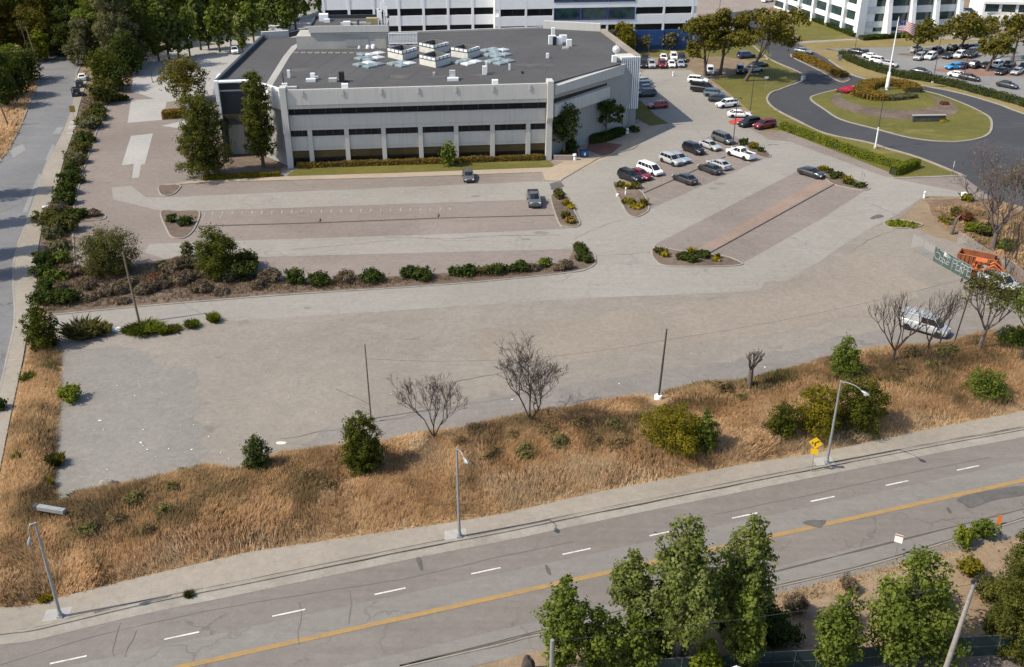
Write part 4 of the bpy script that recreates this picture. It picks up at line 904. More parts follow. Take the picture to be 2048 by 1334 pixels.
def ob(mb, A, u, s0, s1, z0, z1, d0, d1):
    n = np.array([u[1], -u[0]]); q = [A + u * s0 + n * d0, A + u * s0 + n * d1, A + u * s1 + n * d1, A + u * s1 + n * d0]
    mb.prism(q, z0, z1, True, True)
tp = lambda x, y: G(x, y, ZR)
RC = dict(fl=FA - FN * .4, fr=FB - FN * .4 + FU * .3, e=tp(1246, 128), e2=tp(1272, 118), b1=tp(1200, 63), b2=tp(1086, 57), b3=tp(780, 68), b4=tp(524, 77), w1=tp(432, 162), w2=tp(497, 160))
main_poly = [RC['fl'], RC['fr'], RC['e'] - EN * .6, tp(1240, 117.6), tp(1279, 115.6) + np.array([-.1, .15]), RC['b1'], RC['b2'], RC['b3'], RC['b4'], RC['w1'] + np.array([.6, 1.2]), RC['w2'] + np.array([0, 1.2])]
mb = MB(); mb.prism(main_poly, 0, ZR - .15, False); bpart(mb, 'wall', BWD)
mb = MB(); mb.prism(main_poly, ZR - .3, ZR, True); bpart(mb, 'roof', ROOFM)
# front facade, west to east
zz = lambda y, d=0.: pp((583, y), FA + FN * d, FU)[1]
mb = MB(); ob(mb, FA, FU, .35, FLEN - .2, zz(211, 1.2), zz(183, 1.2), -.3, 1.2); bpart(mb, 'parapet', BW)
mb = MB(); ob(mb, FA, FU, .35, FLEN - .2, zz(218.5, 1.05), zz(211, 1.2), -.3, 1.05); bpart(mb, 'fascia', BW)
mb = MB(); ob(mb, FA, FU, .3, FLEN - .2, zz(231, .35) - .3, zz(218.5, 1.05), -.35, -.12); wn = bpart(mb, 'window', DGL)
for i in range(17):
    mb = MB(); ob(mb, FA, FU, 1.2 + i * 2.6, 1.32 + i * 2.6, zz(231, .35), zz(218.6, 1.05) - .02, -.12, -.05); bpart(mb, 'mullion', flat('mullion', (.05, .05, .05), .5), wn)
mb = MB(); ob(mb, FA, FU, .35, FLEN - .2, zz(254.5, .35), zz(231, .35), -.3, .35); ob(mb, FA, FU, .35, FLEN - .2, zz(233.5, .35), zz(231.2, .35), .35, .40); bpart(mb, 'spandrel', BW)
mb = MB(); ob(mb, FA, FU, .35, FLEN - .2, zz(261.5, .26), zz(254.5, .35), -.3, .26); bpart(mb, 'fascia', BW)
mb = MB(); ob(mb, FA, FU, .3, FLEN - .2, zz(275, -.05), zz(261.5, .26), -.36, -.28); bpart(mb, 'window', DGL)
for i in range(33):
    mb = MB(); ob(mb, FA, FU, .9 + i * 1.3, .97 + i * 1.3, zz(275, -.05), zz(261.5, .26), -.28, -.22); bpart(mb, 'mullion', flat('mullion', (.05, .05, .05), .5))
mb = MB(); ob(mb, FA, FU, .3, FLEN - .2, zz(296, -.05), zz(274, -.05), -.38, -.05); ob(mb, FA, FU, .3, FLEN - .2, zz(276.5, -.05), zz(274.2, -.05), -.05, -.01); bpart(mb, 'spandrel', BW)
mb = MB(); ob(mb, FA, FU, .3, FLEN - .2, zz(302, -.14), zz(296, -.05), -.38, -.14); bpart(mb, 'fascia', BW)
mb = MB(); ob(mb, FA, FU, .3, FLEN - .2, 1.5, zz(302, -.14), -.39, -.33); bpart(mb, 'window', BRGL)
mb = MB(); ob(mb, FA, FU, .3, FLEN - .2, 0, 1.5, -.39, -.34); bpart(mb, 'window', DGL)
for x in (622, 695, 768.5, 842, 913, 985, 1056):
    s = pp((x, 290), FA, FU)[0]; mb = MB(); ob(mb, FA, FU, s - .38, s + .38, 0, zz(261.6, .26), -.3, .22); bpart(mb, 'column', BW)
for x in (607, 687, 763, 837, 911, 985, 1058):            # small ribs on the parapet face
    s = pp((x, 200), FA, FU)[0]; mb = MB(); ob(mb, FA, FU, s - .18, s + .18, zz(193, 1.2), zz(182, 1.2), 1.2, 1.32); bpart(mb, 'parapet_rib', BW)
mb = MB(); ob(mb, FA, FU, -.75, .3, zz(268, 1.5), zz(176, 1.5), -.5, 1.5); ob(mb, FA, FU, -.72, .28, 0, zz(268, 1.5), -.5, .8); bpart(mb, 'end_pier', BW)
mb = MB(); e = FLEN
for (z0, z1, d) in ((zz(246), pp((1100, 158), FB, FU)[1], 1.9),): ob(mb, FA, FU, e - .15, e + .85, z0, z1, -.5, d)
q0 = FA + FU * (e + .85); zl_, zh_ = zz(262, 1.2), zz(246)
ob(mb, FA, FU, e - .15, e + .85, 0, zl_, -.5, 1.0); mb.wallpoly([(-.5, zl_), (1.0, zl_), (1.9, zh_), (-.5, zh_)], q0, FN, 0, 1.0); bpart(mb, 'end_pier', BW)
# east wing: leaning end wall with a fin roof edge
ew = [(1105, 172), (1247, 127), (1276, 166), (1276, 193), (1254, 211), (1252, 257)]
ewp = [pp(q, EA, EU) for q in ew]; ewp = [(max(.0, a), z) for a, z in ewp]; ewp[1] = (ewp[1][0], ZR - .2)
dz0 = ewp[5][1]
s_e = ewp[5][0]
prof = [(.3, ZR + .25), ewp[1], ewp[2], ewp[3], ewp[4], (s_e, 0), (s_e - 9.5, 0), (s_e - 9.5, pp((1160, 255), EA, EU)[1]), (.3, pp((1110, 262), EA, EU)[1])]
zlow = pp((1170, 228), EA, EU)[1]
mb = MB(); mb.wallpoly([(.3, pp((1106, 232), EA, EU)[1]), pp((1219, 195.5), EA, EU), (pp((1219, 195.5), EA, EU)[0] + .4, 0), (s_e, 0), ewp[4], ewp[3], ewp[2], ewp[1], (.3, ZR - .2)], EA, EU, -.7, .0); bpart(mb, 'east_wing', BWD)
w0, w1 = pp((1110, 190), EA, EU)[1], pp((1110, 200), EA, EU)[1]
def ez(x, y): return pp((x, y), EA, EU)
mb = MB(); mb.wallpoly([ez(1106, 198), ez(1214, 166), ez(1214, 170), ez(1106, 207)], EA, EU, 0, .03); bpart(mb, 'window', DGL)
mb = MB(); mb.wallpoly([ez(1106, 172), ez(1247, 127), ez(1243, 148), ez(1106, 189)], EA, EU, 0, .5); bpart(mb, 'parapet', BW)
mb = MB(); mb.wallpoly([ez(1106, 209), ez(1216, 172), ez(1216, 196), ez(1160, 215), ez(1106, 233)], EA, EU, 0, .45); bpart(mb, 'spandrel', BW)
mb = MB()
for i in range(9):                                         # vertical ribs of the end wall
    a = s_e - 5.6 + i * .72; ob(mb, EA, EU, a, a + .1, 1, ewp[4][1] + (3.2 if i < 8 else 0), 0, .09)
bpart(mb, 'wall_rib', BW)
mb = MB(); ob(mb, EA, EU, 4.5, s_e - 1.5, 0, 9, -4.6, -4.3); ob(mb, EA, EU, 4.5, s_e - 2, 8.9, 9.1, -4.3, -.75); bpart(mb, 'wall', BW)
NA, NBp = tp(1240, 117.5), tp(1279, 115.5); NU = unit(NA, NBp); NL = np.hypot(*(NBp - NA))   # bright finned wall behind the leaning end wall
mb = MB(); ob(mb, NA, NU, 0, NL, 3.5, ZR + .3, -3, 0); fw0 = bpart(mb, 'fin_wall', BW)
for i in range(10):
    mb = MB(); a = .2 + i * (NL - .3) / 9; ob(mb, NA, NU, a - .11, a + .11, 3.5, ZR + .4, 0, .55); bpart(mb, 'fin', BWH, fw0)
# west wing: dark boxed end wall over a slanted soffit
WA, WB = G(432, 162, ZR + .5), G(499, 160, ZR + .5); WU = unit(WA, WB)
wl = np.hypot(*(WB - WA)); wz = lambda y: pp((440, y), WA, WU)[1]
z228 = wz(229)
mb = MB(); ob(mb, WA, WU, .35, wl, z228, wz(165), -3, .0); dp = bpart(mb, 'end_wall', DPAN)
mb = MB(); ob(mb, WA, WU, .35, wl, wz(183), wz(180), .0, .12); bpart(mb, 'trim', BW, dp)
mb = MB(); ob(mb, WA, WU, -.25, .35, z228 - .6, wz(160), -5, .9); ob(mb, WA, WU, .35, wl, wz(164), wz(161), -.35, .9); bpart(mb, 'end_frame', BWH)
mb = MB(); WL2 = [WA + WU * (-.2), WA + WU * .35, RC['b4'] + np.array([.6, 0]), RC['b4']]; mb.prism(WL2, 0, ZR + .75, True); bpart(mb, 'side_parapet', DPAN)
nW = np.array([WU[1], -WU[0]]); mb = MB()
a_, b_ = WA - nW * 3, WA + WU * wl - nW * 3; c_, d_ = G(470, 262), G(560, 300)
mb.add([(*(WA + WU * .3), z228), (*(WB), z228), (*(WB - nW * 6), z228 - 3.5), (*(WA + WU * .3 - nW * 6), z228 - 3.5)], [(0, 1, 2, 3), (3, 2, 1, 0)]); bpart(mb, 'soffit', BW)
mb = MB(); ob(mb, WA, WU, .6, wl + 8, 0, z228 - 2.5, -9, -2.2); bpart(mb, 'wall', BW)
mb = MB()
for i in range(22): ob(mb, WA, WU, .8 + i * .62, .95 + i * .62, 0, z228 - 2.5, -2.2, -2.05)
bpart(mb, 'wall_rib', BW)
mb = MB(); mb.prism([FA - FU * .75, FA - FU * .75 - FN * 1.0, WB + np.array([.2, 1.2]), WB + np.array([.2, .2])], wz(205), ZR + .3, True, True); bpart(mb, 'corner_wall', BWH)
mb = MB(); mb.prism([FA - FU * .6 - FN * .5, FA - FU * .6 - FN * 1.4, WB + np.array([.6, 2.0]), WB + np.array([.6, 1.0])], 0, wz(206), True, True); bpart(mb, 'corner_wall', BWD)
# roof edge strips
def edge(a, b, w, h, name='roof_edge', mat=None):
    a, b = np.array(a), np.array(b); u = unit(a, b); mb = MB(); ob(mb, a, u, 0, np.hypot(*(b - a)), ZR - .1, ZR + h, -w, 0); bpart(mb, name, mat or BW)
edge(RC['b1'], RC['e2'] * .97 + RC['b1'] * .03, 1.1, .55, mat=WALK); edge(RC['b2'], RC['b1'], .9, 1.6); edge(RC['b3'], RC['b2'], .5, .35); edge(RC['b4'], G(578, 74, ZR), .8, 1.3); edge(G(578, 74, ZR), G(604, 68, ZR), .5, .9, mat=DPAN)
edge(FA + FN * 1.18 + FU * .5, FB + FN * 1.18, .45, .42)
def rz(x, y, z=0): g = G(x, y, ZR + z); return (g[0], g[1], ZR + z)
mb = MB()
for a, b, w_ in (((537, 172), (573, 113), 1.0), ((573, 113), (590, 92), 1.0), ((590, 92), (606, 85), .9)): ribbon(mb, [G(*a, ZR), G(*b, ZR)], w_ * 1.25, ZR + .03)
bpart(mb, 'roof_walkway', PATCHL)
mb = MB()
for i in range(13): mb.box((rz(592 + i * 14, 106.5 - (i - 6) * .1)[0], rz(592 + i * 14, 106.5 - (abs(i - 6) - 6) * .1)[1], ZR + .1), (1.0, .35, .22), .05)
bpart(mb, 'roof_pad', PATCHL)
mb = MB(); rr_ = random.Random(9)
for i in range(13):                                        # seams of the roof membrane
    a_, b_ = np.array(rz(545 + i * 45, 166 - i * .9)[:2]), np.array(rz(640 + i * 40, 108 - i * 1.2)[:2]); ribbon(mb, [a_, (a_ + b_) / 2 + rr_.uniform(-.1, .1), b_], .10, ZR + .012)
bpart(mb, 'roof_seam', flat('seam_bitumen', (.060, .059, .058), .6, 0, .3, .3, 1.))
for x, y, q in ((690, 160, 2.2), (800, 152, 3.2), (880, 153, 2.6), (960, 150, 1.8), (1060, 130, 2.6), (1000, 100, 2.2), (600, 140, 2.4), (1100, 131, 1.8), (660, 150, 1.6)):
    c = np.array(rz(x, y)[:2]); p_ = spline([c + np.array([math.cos(t) * q * rr_.uniform(.5, 1.5), math.sin(t) * q * .5 * rr_.uniform(.5, 1.4)]) for t in np.linspace(0, 6.283, 9)[:-1]], True, 4); mb = MB()
    vs = [(p[0], p[1], ZR + .018) for p in p_]; mb.add(vs, [fix(list(t), vs) for t in tessellate_polygon([[Vector((p[0], p[1], 0)) for p in p_]])]); bpart(mb, 'ponding_mark', ground('ponding_dust', (.085, .083, .08), (.125, .12, .112), .3, 1.2, grain=.12) if 'ponding_dust' not in MATS else MATS['ponding_dust'])
# plant room
PA, PB = G(624, 98.6, ZR), G(776, 96.5, ZR); PU = unit(PA, PB); PL_ = np.hypot(*(PB - PA)); pz = lambda y: pp((700, y), PA, PU)[1]
pt = pz(53.5)
mb = MB(); ob(mb, PA, PU, 0, PL_, ZR, pt, -9.5, 0); prm = bpart(mb, 'plant_room', flat('plant_room_wall', (.36, .35, .325), .9, 0, .2, .12, .3))
mb = MB(); ob(mb, PA, PU, -.2, PL_ + .2, pz(68), pz(66), 0, .1); ob(mb, PA, PU, -.3, PL_ + .3, pz(64), pt + .25, 0, .35); bpart(mb, 'cornice', BW, prm)
mb = MB(); ob(mb, PA, PU, .3, PL_ - .3, pt, pt + .06, -9.2, -.1); bpart(mb, 'roof', ROOFM, prm)
mb = MB(); ob(mb, PA, PU, -.1, PL_ + .1, pt, pt + .7, -9.8, -9.45); ob(mb, PA, PU, -.12, .2, pt, pt + .45, -9.44, -.1); bpart(mb, 'parapet', DPAN, prm)
mb = MB(); a0, a1 = pp((691, 80), PA, PU)[0], pp((737, 80), PA, PU)[0]; ob(mb, PA, PU, a0, a1, pz(93), pz(74), 0, .06); bpart(mb, 'panel', BWD, prm)
mb = MB(); a0, a1 = pp((750, 80), PA, PU)[0], pp((772, 80), PA, PU)[0]; ob(mb, PA, PU, a0, a1, ZR, pz(73), 0, .07); bpart(mb, 'door', flat('door_cream', (.38, .36, .31), .7), prm)
mb = MB(); ob(mb, PA, PU, -2.9, 0, ZR, pz(71.5), -7, -.1); bpart(mb, 'annex', flat('plant_room_wall', (.36, .35, .325), .9), prm)
fx = rz(719, 95); mb = MB(); mb.tube([fx, (fx[0], fx[1], pt + 1.2)], .28, 10); bpart(mb, 'flue', flat('flue_metal', (.14, .14, .14), .5, .4), prm, 50)
for x in (719, 736, 747):
    c = rz(x, 96.5); mb = MB(); mb.lathe([(.5, 0), (.5, .55), (.3, .8), (.1, .85)], 12, c); bpart(mb, 'roof_vent', BWH, smooth=40)
def rbox(x, y, dx, dy, h, mat, name, z=0, rot=.1, parent=None): c = rz(x, y, z); mb = MB(); mb.box((c[0], c[1], c[2] + h / 2), (dx, dy, h), rot); return bpart(mb, name, mat, parent)
ptz = pt - ZR
rbox(648, 42, 1.8, 1.6, 1.4, BWH, 'air_unit', ptz, parent=prm); rbox(654, 45, 1.2, .8, .7, BWH, 'air_unit', ptz, parent=prm); rbox(694, 51, 1.4, 1.0, .8, BWH, 'air_unit', ptz, parent=prm); rbox(712, 49.5, 6, .6, .5, BW, 'duct', ptz, parent=prm); rbox(744, 48, 2.2, 1.6, 1.2, flat('ochre_metal', (.30, .25, .12), .6), 'air_unit', ptz, parent=prm)
for k, (x, y) in enumerate(((757, 50), (764, 51), (769, 50), (774, 51), (761, 48), (771, 48))):
    c = rz(x, y, ptz); hh = (3.2, 4.4, 4.6, 3.6, 2.6, 4.0)[k]; mb = MB(); mb.tube([c, (c[0], c[1], c[2] + hh)], .07, 6); mb.box((c[0], c[1], c[2] + hh - .9), (.38, .3, 1.8)); bpart(mb, 'antenna', BWH, prm)
# louvre screen on legs
SA, SB = G(778, 97.5, ZR), G(836, 96.5, ZR); SU = unit(SA, SB); SLn = np.hypot(*(SB - SA)); sz = lambda y: pp((806, y), SA, SU)[1]
mb = MB()
for i in range(20): a = i * SLn / 20; ob(mb, SA, SU, a, a + SLn / 34, sz(86), sz(67), -.08, .08)
ob(mb, SA, SU, 0, SLn, sz(87.5), sz(86), -.15, .15); ob(mb, SA, SU, 0, SLn, sz(67), sz(66), -.15, .15); scr = bpart(mb, 'louvre_screen', BWH)
mb = MB(); ob(mb, SA, SU, 0, SLn, sz(86), sz(67), -.5, -.42); bpart(mb, 'backing', LOUV, scr)
mb = MB()
for a in (.1, SLn * .27, SLn * .72, SLn - .1): mb.tube([(*(SA + SU * a), ZR), (*(SA + SU * a), sz(86))], .09, 6)
mb.tube([(*(SA + SU * .1), sz(87)), (*(SA + SU * SLn * .27), sz(93))], .06, 5); mb.tube([(*(SA + SU * (SLn - .1)), sz(87)), (*(SA + SU * SLn * .72), sz(93))], .06, 5); ob(mb, SA, SU, -.2, SLn + .2, ZR + .35, ZR + .6, -.2, .2); bpart(mb, 'frame', LOUV, scr)
mb = MB(); ob(mb, SA, SU, SLn * .2, SLn * .8, ZR + .1, sz(88), -2.4, -.8); bpart(mb, 'chiller', DPAN, scr)
# raised skylight boxes (turned about 45 degrees) and flat skylights
for (lf, ft, rt) in (((775.6, 114.5), (805.5, 121.5), (835, 112.7)), ((838.5, 103), (868.5, 109.5), (899, 102)), ((838.9, 128.5), (871.4, 135.8), (902, 126.8)), ((902, 112.7), (935.5, 118.4), (960.5, 110.8))):
    L_, F_, R_ = G(*lf, ZR), G(*ft, ZR), G(*rt, ZR); B_ = L_ + R_ - F_; poly = [L_, F_, R_, B_]; h = 1.75; cc = (L_ + R_) / 2
    inn = [cc + (p - cc) * .80 for p in poly]; mid = [cc + (p - cc) * .99 for p in poly]
    mb = MB(); o_ = len(mb.v); mb.add([(*p, ZR) for p in mid] + [(*p, ZR + h * .62) for p in mid], [(0, 1, 5, 4), (1, 2, 6, 5), (2, 3, 7, 6), (3, 0, 4, 7)]); bx_ = bpart(mb, 'skylight_box', flat('skylight_curb', (.52, .51, .47), .8))
    mb = MB(); vs = [(*p, ZR + h * .62) for p in poly] + [(*p, ZR + h) for p in poly] + [(*p, ZR + h) for p in inn] + [(*p, ZR + h * .5) for p in inn]
    fs = []
    for i in range(4):
        j = (i + 1) % 4; fs += [(i, j, 4 + j, 4 + i), (4 + i, 4 + j, 8 + j, 8 + i), (8 + i, 8 + j, 12 + j, 12 + i)]
    fs.append((12, 13, 14, 15)); mb.add(vs, fs); bpart(mb, 'rim', flat('skylight_rim', (.10, .10, .10), .6), bx_)
    mb = MB()
    for i in range(4):
        a, b = poly[i], poly[(i + 1) % 4]; u = unit(a, b); ln = np.hypot(*(b - a))
        for k in range(4): ob(mb, a, u, ln * (k + .12) / 4, ln * (k + .88) / 4, ZR + h * .74, ZR + h * .98, -.02, .05)
    bpart(mb, 'panel', BWH, bx_)
    mb = MB(); mb.add([(*inn[2], ZR + h + .01), (*poly[2], ZR + h + .01), (*poly[1], ZR + h + .01), (*(cc * .5 + inn[1] * .5), ZR + h * .55)], [(0, 1, 2, 3), (3, 2, 1, 0)]); bpart(mb, 'flap', BWH, bx_)
d1 = unit(G(775.6, 114.5, ZR), G(805.5, 121.5, ZR)); ang = math.atan2(d1[1], d1[0])
SKG = flat('skylight_dome', (.20, .245, .255), .18, 0, .5, .15, .1); SKW = flat('skylight_dome_white', (.50, .52, .52), .2, 0, .5, .1, .2)
for i, (x, y) in enumerate(((150, 285), (230, 290), (330, 270), (125, 330), (212, 318), (222, 346), (320, 322), (110, 402), (215, 380), (220, 422), (320, 398), (490, 393), (595, 375), (590, 412), (675, 387), (1230, 375), (1325, 350), (1340, 393), (1430, 368), (1545, 240), (1635, 225), (1650, 248), (1740, 235), (1570, 290), (1660, 275), (1668, 306), (1765, 285), (1600, 365), (1695, 343), (1705, 387), (1800, 360))):
    c = rz(700 + x / 5.689, 60 + y / 5.689); mb = MB(); s = .98
    rings = []
    for hh, k in ((0, 1), (.22, 1), (.3, .9), (.46, .45), (.5, .05)):
        rings.append([(c[0] + s * k * (a * math.cos(ang) - b * math.sin(ang)), c[1] + s * k * (a * math.sin(ang) + b * math.cos(ang)) * 1.0, ZR + hh) for a, b in ((-1, -1), (1, -1), (1, 1), (-1, 1))])
    mb.loft(rings); bpart(mb, 'skylight', SKW if i in (1, 2, 6, 8, 14, 17, 18, 22) else SKG)
for x, y, dx, dy, h, m in ((578, 155, .5, .5, 1.3, BWH), (622, 163, 1.6, .9, .5, BWH), (626, 160, .8, .6, 1.2, BWH), (633, 157, .7, .5, .4, BW), (666, 163, 1.4, 1.0, .6, BW), (684, 163, .9, .9, 1.7, TRIM), (692, 165, .8, .5, .4, TRIM), (906, 161, 1.9, 1.0, .5, BWH), (905, 159, 1.0, .8, 1.6, LOUV), (969, 149, .7, .7, 1.5, BWH), (973, 146, .3, .3, 2.1, BWH), (1019, 140, .3, .3, 1.1, BWH), (1045, 147, .4, .3, .4, TRIM), (1095, 116, .5, .5, .9, BWH), (1106, 77, .7, .6, 2.2, BWH), (1104, 88, 1.4, .9, 1.7, BWH), (1109, 90, .7, .7, 1.6, TRIM), (1117, 89, 1.4, .9, 1.5, BWH), (1126, 83, 1.5, .9, 1.3, BWH), (1138, 92, 1.0, .7, 1.3, BWH), (1131, 98, 1.2, .6, .4, BW), (570, 176, .9, .7, .8, BWH), (583, 177, 1.8, .7, .35, BW), (690, 178, 1.1, .8, .9, BWH), (990, 170, 1.0, .9, .9, BWH), (1228, 124, .8, .8, 1.2, BWH), (868, 150, .4, .4, .5, BW)):
    rbox(x, y, dx, dy, h, m, 'roof_vent')
mb = MB(); c = rz(568, 176); mb.tube([c, (c[0], c[1], c[2] + 2.6)], .12, 6); bpart(mb, 'vent_pipe', DSTEEL)
c = rz(1231, 122); mb = MB(); mb.tube([c, (c[0], c[1], c[2] + 3.2)], .05, 5); mb.lathe([(.02, -.05), (.7, .12), (.72, .15)], 14, (c[0], c[1] - .4, c[2] + 2.2), 'y'); bpart(mb, 'dish_antenna', BWH)

# ================================================================== WHITE OFFICES BEHIND
def office(name, label, base, parts_fn, mat=BWH):
    r = thing(name, (base[0], base[1], 0), label, 'building')
    def put(mb, nm, mt, par=None):
        mb.v = [(x - base[0], y - base[1], z) for x, y, z in mb.v]; return mb.build(nm, mt, par or r)
    parts_fn(put); return r
OC, OA = G(1388, 98), G(990, 106.5)
OU = unit(OA, OC); OLn = np.hypot(*(OC - OA)); ON = np.array([OU[1], -OU[0]])
BLUE = flat('blue_panel', (.018, .062, .20), .4, 0, .4, .1, .3); BLUED = flat('blue_frame', (.02, .03, .14), .4)
oz = lambda y: pp((1380, y), OA, OU)[1]
bands = [(oz(58), oz(46)), (oz(26.5), oz(12.5)), (oz(-9), oz(-24))]
def off1(put):
    top = oz(-62); dep = -22
    OB0 = OA - OU * 45
    mb = MB(); ob(mb, OA, OU, 0, OLn, 0, top, dep, -.5); put(mb, 'wall', BWH)
    mb = MB(); ob(mb, OA, OU, -43.5, -.02, 0, top, dep, -4.2); put(mb, 'wall', BWH)
    edges = [0] + [b for p in bands for b in p] + [top]
    for k in range(0, len(edges) - 1, 2):
        mb = MB(); ob(mb, OA, OU, .02, OLn, edges[k] if k else bands[0][1] - (bands[0][1] - bands[0][0]) - 1.0, edges[k + 1], -.5, 0.0)
        if k: put(mb, 'spandrel', BWH)
        mb = MB(); ob(mb, OA, OU, -43.5, -.05, edges[k], edges[k + 1], -4.2, -3.7)
        put(mb, 'spandrel', BWH)
    xs = [999, 1052, 1107, 1161, 1215, 1269, 1327, 1384]
    for bi, (z0, z1) in enumerate(bands):
        for i in range(len(xs) - 1):
            s0, s1 = pp((xs[i], 40), OA, OU)[0], pp((xs[i + 1], 40), OA, OU)[0]; blue = 2 <= i <= 4 and bi > 0
            mb = MB(); ob(mb, OA, OU, s0 + .35, s1 - .35, z0 - (.9 if blue else 0), z1 + (.1 if blue else 0), -.48, .06 if blue else -.3); wv = put(mb, 'window', GGL if blue else DGL)
            if blue:
                mb = MB(); ob(mb, OA, OU, s0 + .05, s0 + .34, z0 - 1.2, z1 + .1, -.3, .12); ob(mb, OA, OU, s1 - .34, s1 - .05, z0 - 1.2, z1 + .1, -.3, .12); ob(mb, OA, OU, s0 + .05, s1 - .05, z0 - 1.2, z0 - .95, -.3, .10); put(mb, 'frame', BLUED, wv)
            elif bi:
                mb = MB(); ob(mb, OA, OU, (s0 + s1) / 2 - .08, (s0 + s1) / 2 + .08, z0, z1, -.3, -.22); put(mb, 'mullion', TRIM, wv)
    for i, x in enumerate(xs):
        s = pp((x, 40), OA, OU)[0]; mb = MB(); ob(mb, OA, OU, s - .26, s + .26, 0, top, -.5, .02 if not 2 <= i <= 5 else -.05); put(mb, 'column', BWH)
    for i in range(7):
        s0 = -43.5 + i * 6.3
        mb = MB(); ob(mb, OA, OU, s0, s0 + .65, 0, top, -4.2, -3.6); put(mb, 'column', BWH)
        for z0, z1 in bands: mb = MB(); ob(mb, OA, OU, s0 + .65, min(-.1, s0 + 6.3), z0, z1, -4.2, -4.0); put(mb, 'window', DGL)
    for x0, x1 in ((1107, 1269), (1272, 1327), (1329, 1384)):
        s0, s1 = pp((x0, 80), OA, OU)[0], pp((x1, 80), OA, OU)[0]
        mb = MB(); ob(mb, OA, OU, s0, s1, 0, bands[0][0] - .1, -.5, .30 if x0 > 1200 else .05); ob(mb, OA, OU, s0, s1, 1.2, 1.9, .30, .5) if x0 > 1200 else None; put(mb, 'blue_base', BLUE)
office('office_building', 'white office block with blue panels and ribbon windows behind the dark flat roof', G(1190, 100), off1)
FA2, FM2, FB2 = G(1548, 14), G(1718, 73), G(1905, 66)
def fin_office(put):
    for A, B, xs, zr_, gl in ((FA2, FM2, (1590, 1607, 1663, 1712), 1690, GGL), (FM2, FB2, (1727, 1812, 1900), 1800, GGL)):
        u = unit(A, B); ln = np.hypot(*(B - A)); q = lambda y, x=(xs[-1] if A is FA2 else 1760): pp((x, y), A, u)[1]
        zs = ([(q(68), q(53)), (q(42), q(23)), (q(9), q(-12)), (q(-26), q(-48))] if A is FA2 else [(q(63), q(54.5)), (q(42.5), q(27)), (q(13), q(-4)), (q(-20), q(-40))])
        top = q(-62); mb = MB(); ob(mb, A, u, 0, ln, 0, top, -14, -.4); put(mb, 'wall', BWH)
        cuts = [0] + [v for z in zs for v in z] + [top]
        for k in range(0, len(cuts) - 1, 2): mb = MB(); ob(mb, A, u, 0, ln - .01, cuts[k], cuts[k + 1], -.4, .1); put(mb, 'spandrel', BWH if A is FA2 else flat('white_spandrel', (.52, .56, .56), .6))
        npn = 6 if A is FA2 else 4
        for z0, z1 in zs:
            for k in range(npn): mb = MB(); ob(mb, A, u, ln * k / npn + .1, ln * (k + 1) / npn - .1, z0, z1, -.4, -.2); put(mb, 'window', gl)
        for k in range(npn + 1):
            s = ln * k / npn; mb = MB()
            if A is FA2: ob(mb, A, u, s - .55, s + .55, 0, top, -.4, 1.0)
            else: mb.wallpoly([(-.4, 0), (3.2, 0), (1.6, top * .5), (.9, top), (-.4, top)], A + u * (s + .6), np.array([u[1], -u[0]]), 0, 1.2)
            if k: put(mb, 'fin', BWH)
    mb = MB(); ob(mb, FM2, unit(FA2, FM2), -.9, .6, 0, 17, -1, 1.3); put(mb, 'corner_fin', BWH)
office('office_building', 'white office block with green glass and broad white fins behind the flagpole', FM2, fin_office)
def low_office(put):
    A, B = G(1962, 36), G(2130, 40); u = unit(A, B); ln = np.hypot(*(B - A)); q = lambda y: pp((2020, y), A, u)[1]
    mb = MB(); ob(mb, A, u, 0, ln, 0, q(-30), -15, 0); put(mb, 'wall', BWH)
    for k in range(5): mb = MB(); ob(mb, A, u, ln * k / 5 + .6, ln * (k + 1) / 5 - .3, q(24), q(9), 0, .06); put(mb, 'window', GGL)
    mb = MB(); ob(mb, A, u, 0, ln, q(8), q(3), 0, .6); put(mb, 'canopy', BWH)
office('office_building', 'low white building partly seen at the far right edge behind the trees', G(2000, 36), low_office)
c = G(2005, 52); r = thing('planter_drum', (c[0], c[1], 0), 'round pale concrete drum wall before the far right white building', 'wall'); MB().lathe([(5.2, 0), (5.2, 3.2), (4.9, 3.2), (4.9, 2.4), (.1, 2.4)], 32).build('drum', BW, r, smooth=40)
# ================================================================== VEHICLES
GA = 'cars parked nose to nose in the angled rows'
AX = (51, 20); AXR = (-51, -20)
car('suv', (1260, 360), AX, 'black', 'black crossover nearest the angled island at the near end of the upper row', group=GA)
car('sedan', (1280, 355), AX, 'red', 'dark red sedan squeezed between a black crossover and a white minivan', group=GA)
car('minivan', (1300, 346), AX, 'white', 'white minivan parked beside the dark red sedan in the angled row', 'minivan', GA)
car('suv', (1342, 327), AX, 'silver', 'silver crossover parked just right of the white minivan after an empty gap', group=GA)
car('sedan', (1358, 322), AX, 'blue_silver', 'silver blue sedan half hidden behind the silver crossover', group=GA)
car('suv', (1387, 305), AX, 'black', 'black SUV with bright roof in the middle of the angled upper row', group=GA)
car('sedan', (1420, 297), AX, 'silver', 'pale silver sedan parked beside the black SUV, facing the white pickup', group=GA)
car('minivan', (1446, 284), AX, 'grey', 'grey minivan at the far end of the angled row by the lamp post', 'minivan', GA)
car('sedan', (1369, 364), AXR, 'dark', 'dark sedan alone at the near end of the lower angled row', group=GA)
car('sedan', (1419, 344), AXR, 'dark', 'dark sedan parked touching a silver sedan in the lower angled row', group=GA)
car('sedan', (1437, 335), AXR, 'silver', 'silver sedan between a dark sedan and the white pickup in the lower row', group=GA)
car('pickup', (1481, 315), (-51, -17), 'white', 'white pickup truck with open bed at the end of the lower angled row', 'pickup truck', GA)
car('sedan', (1622, 352), (52, 15), 'dark', 'shiny dark grey sedan parked alone beside the planted island by the lane')
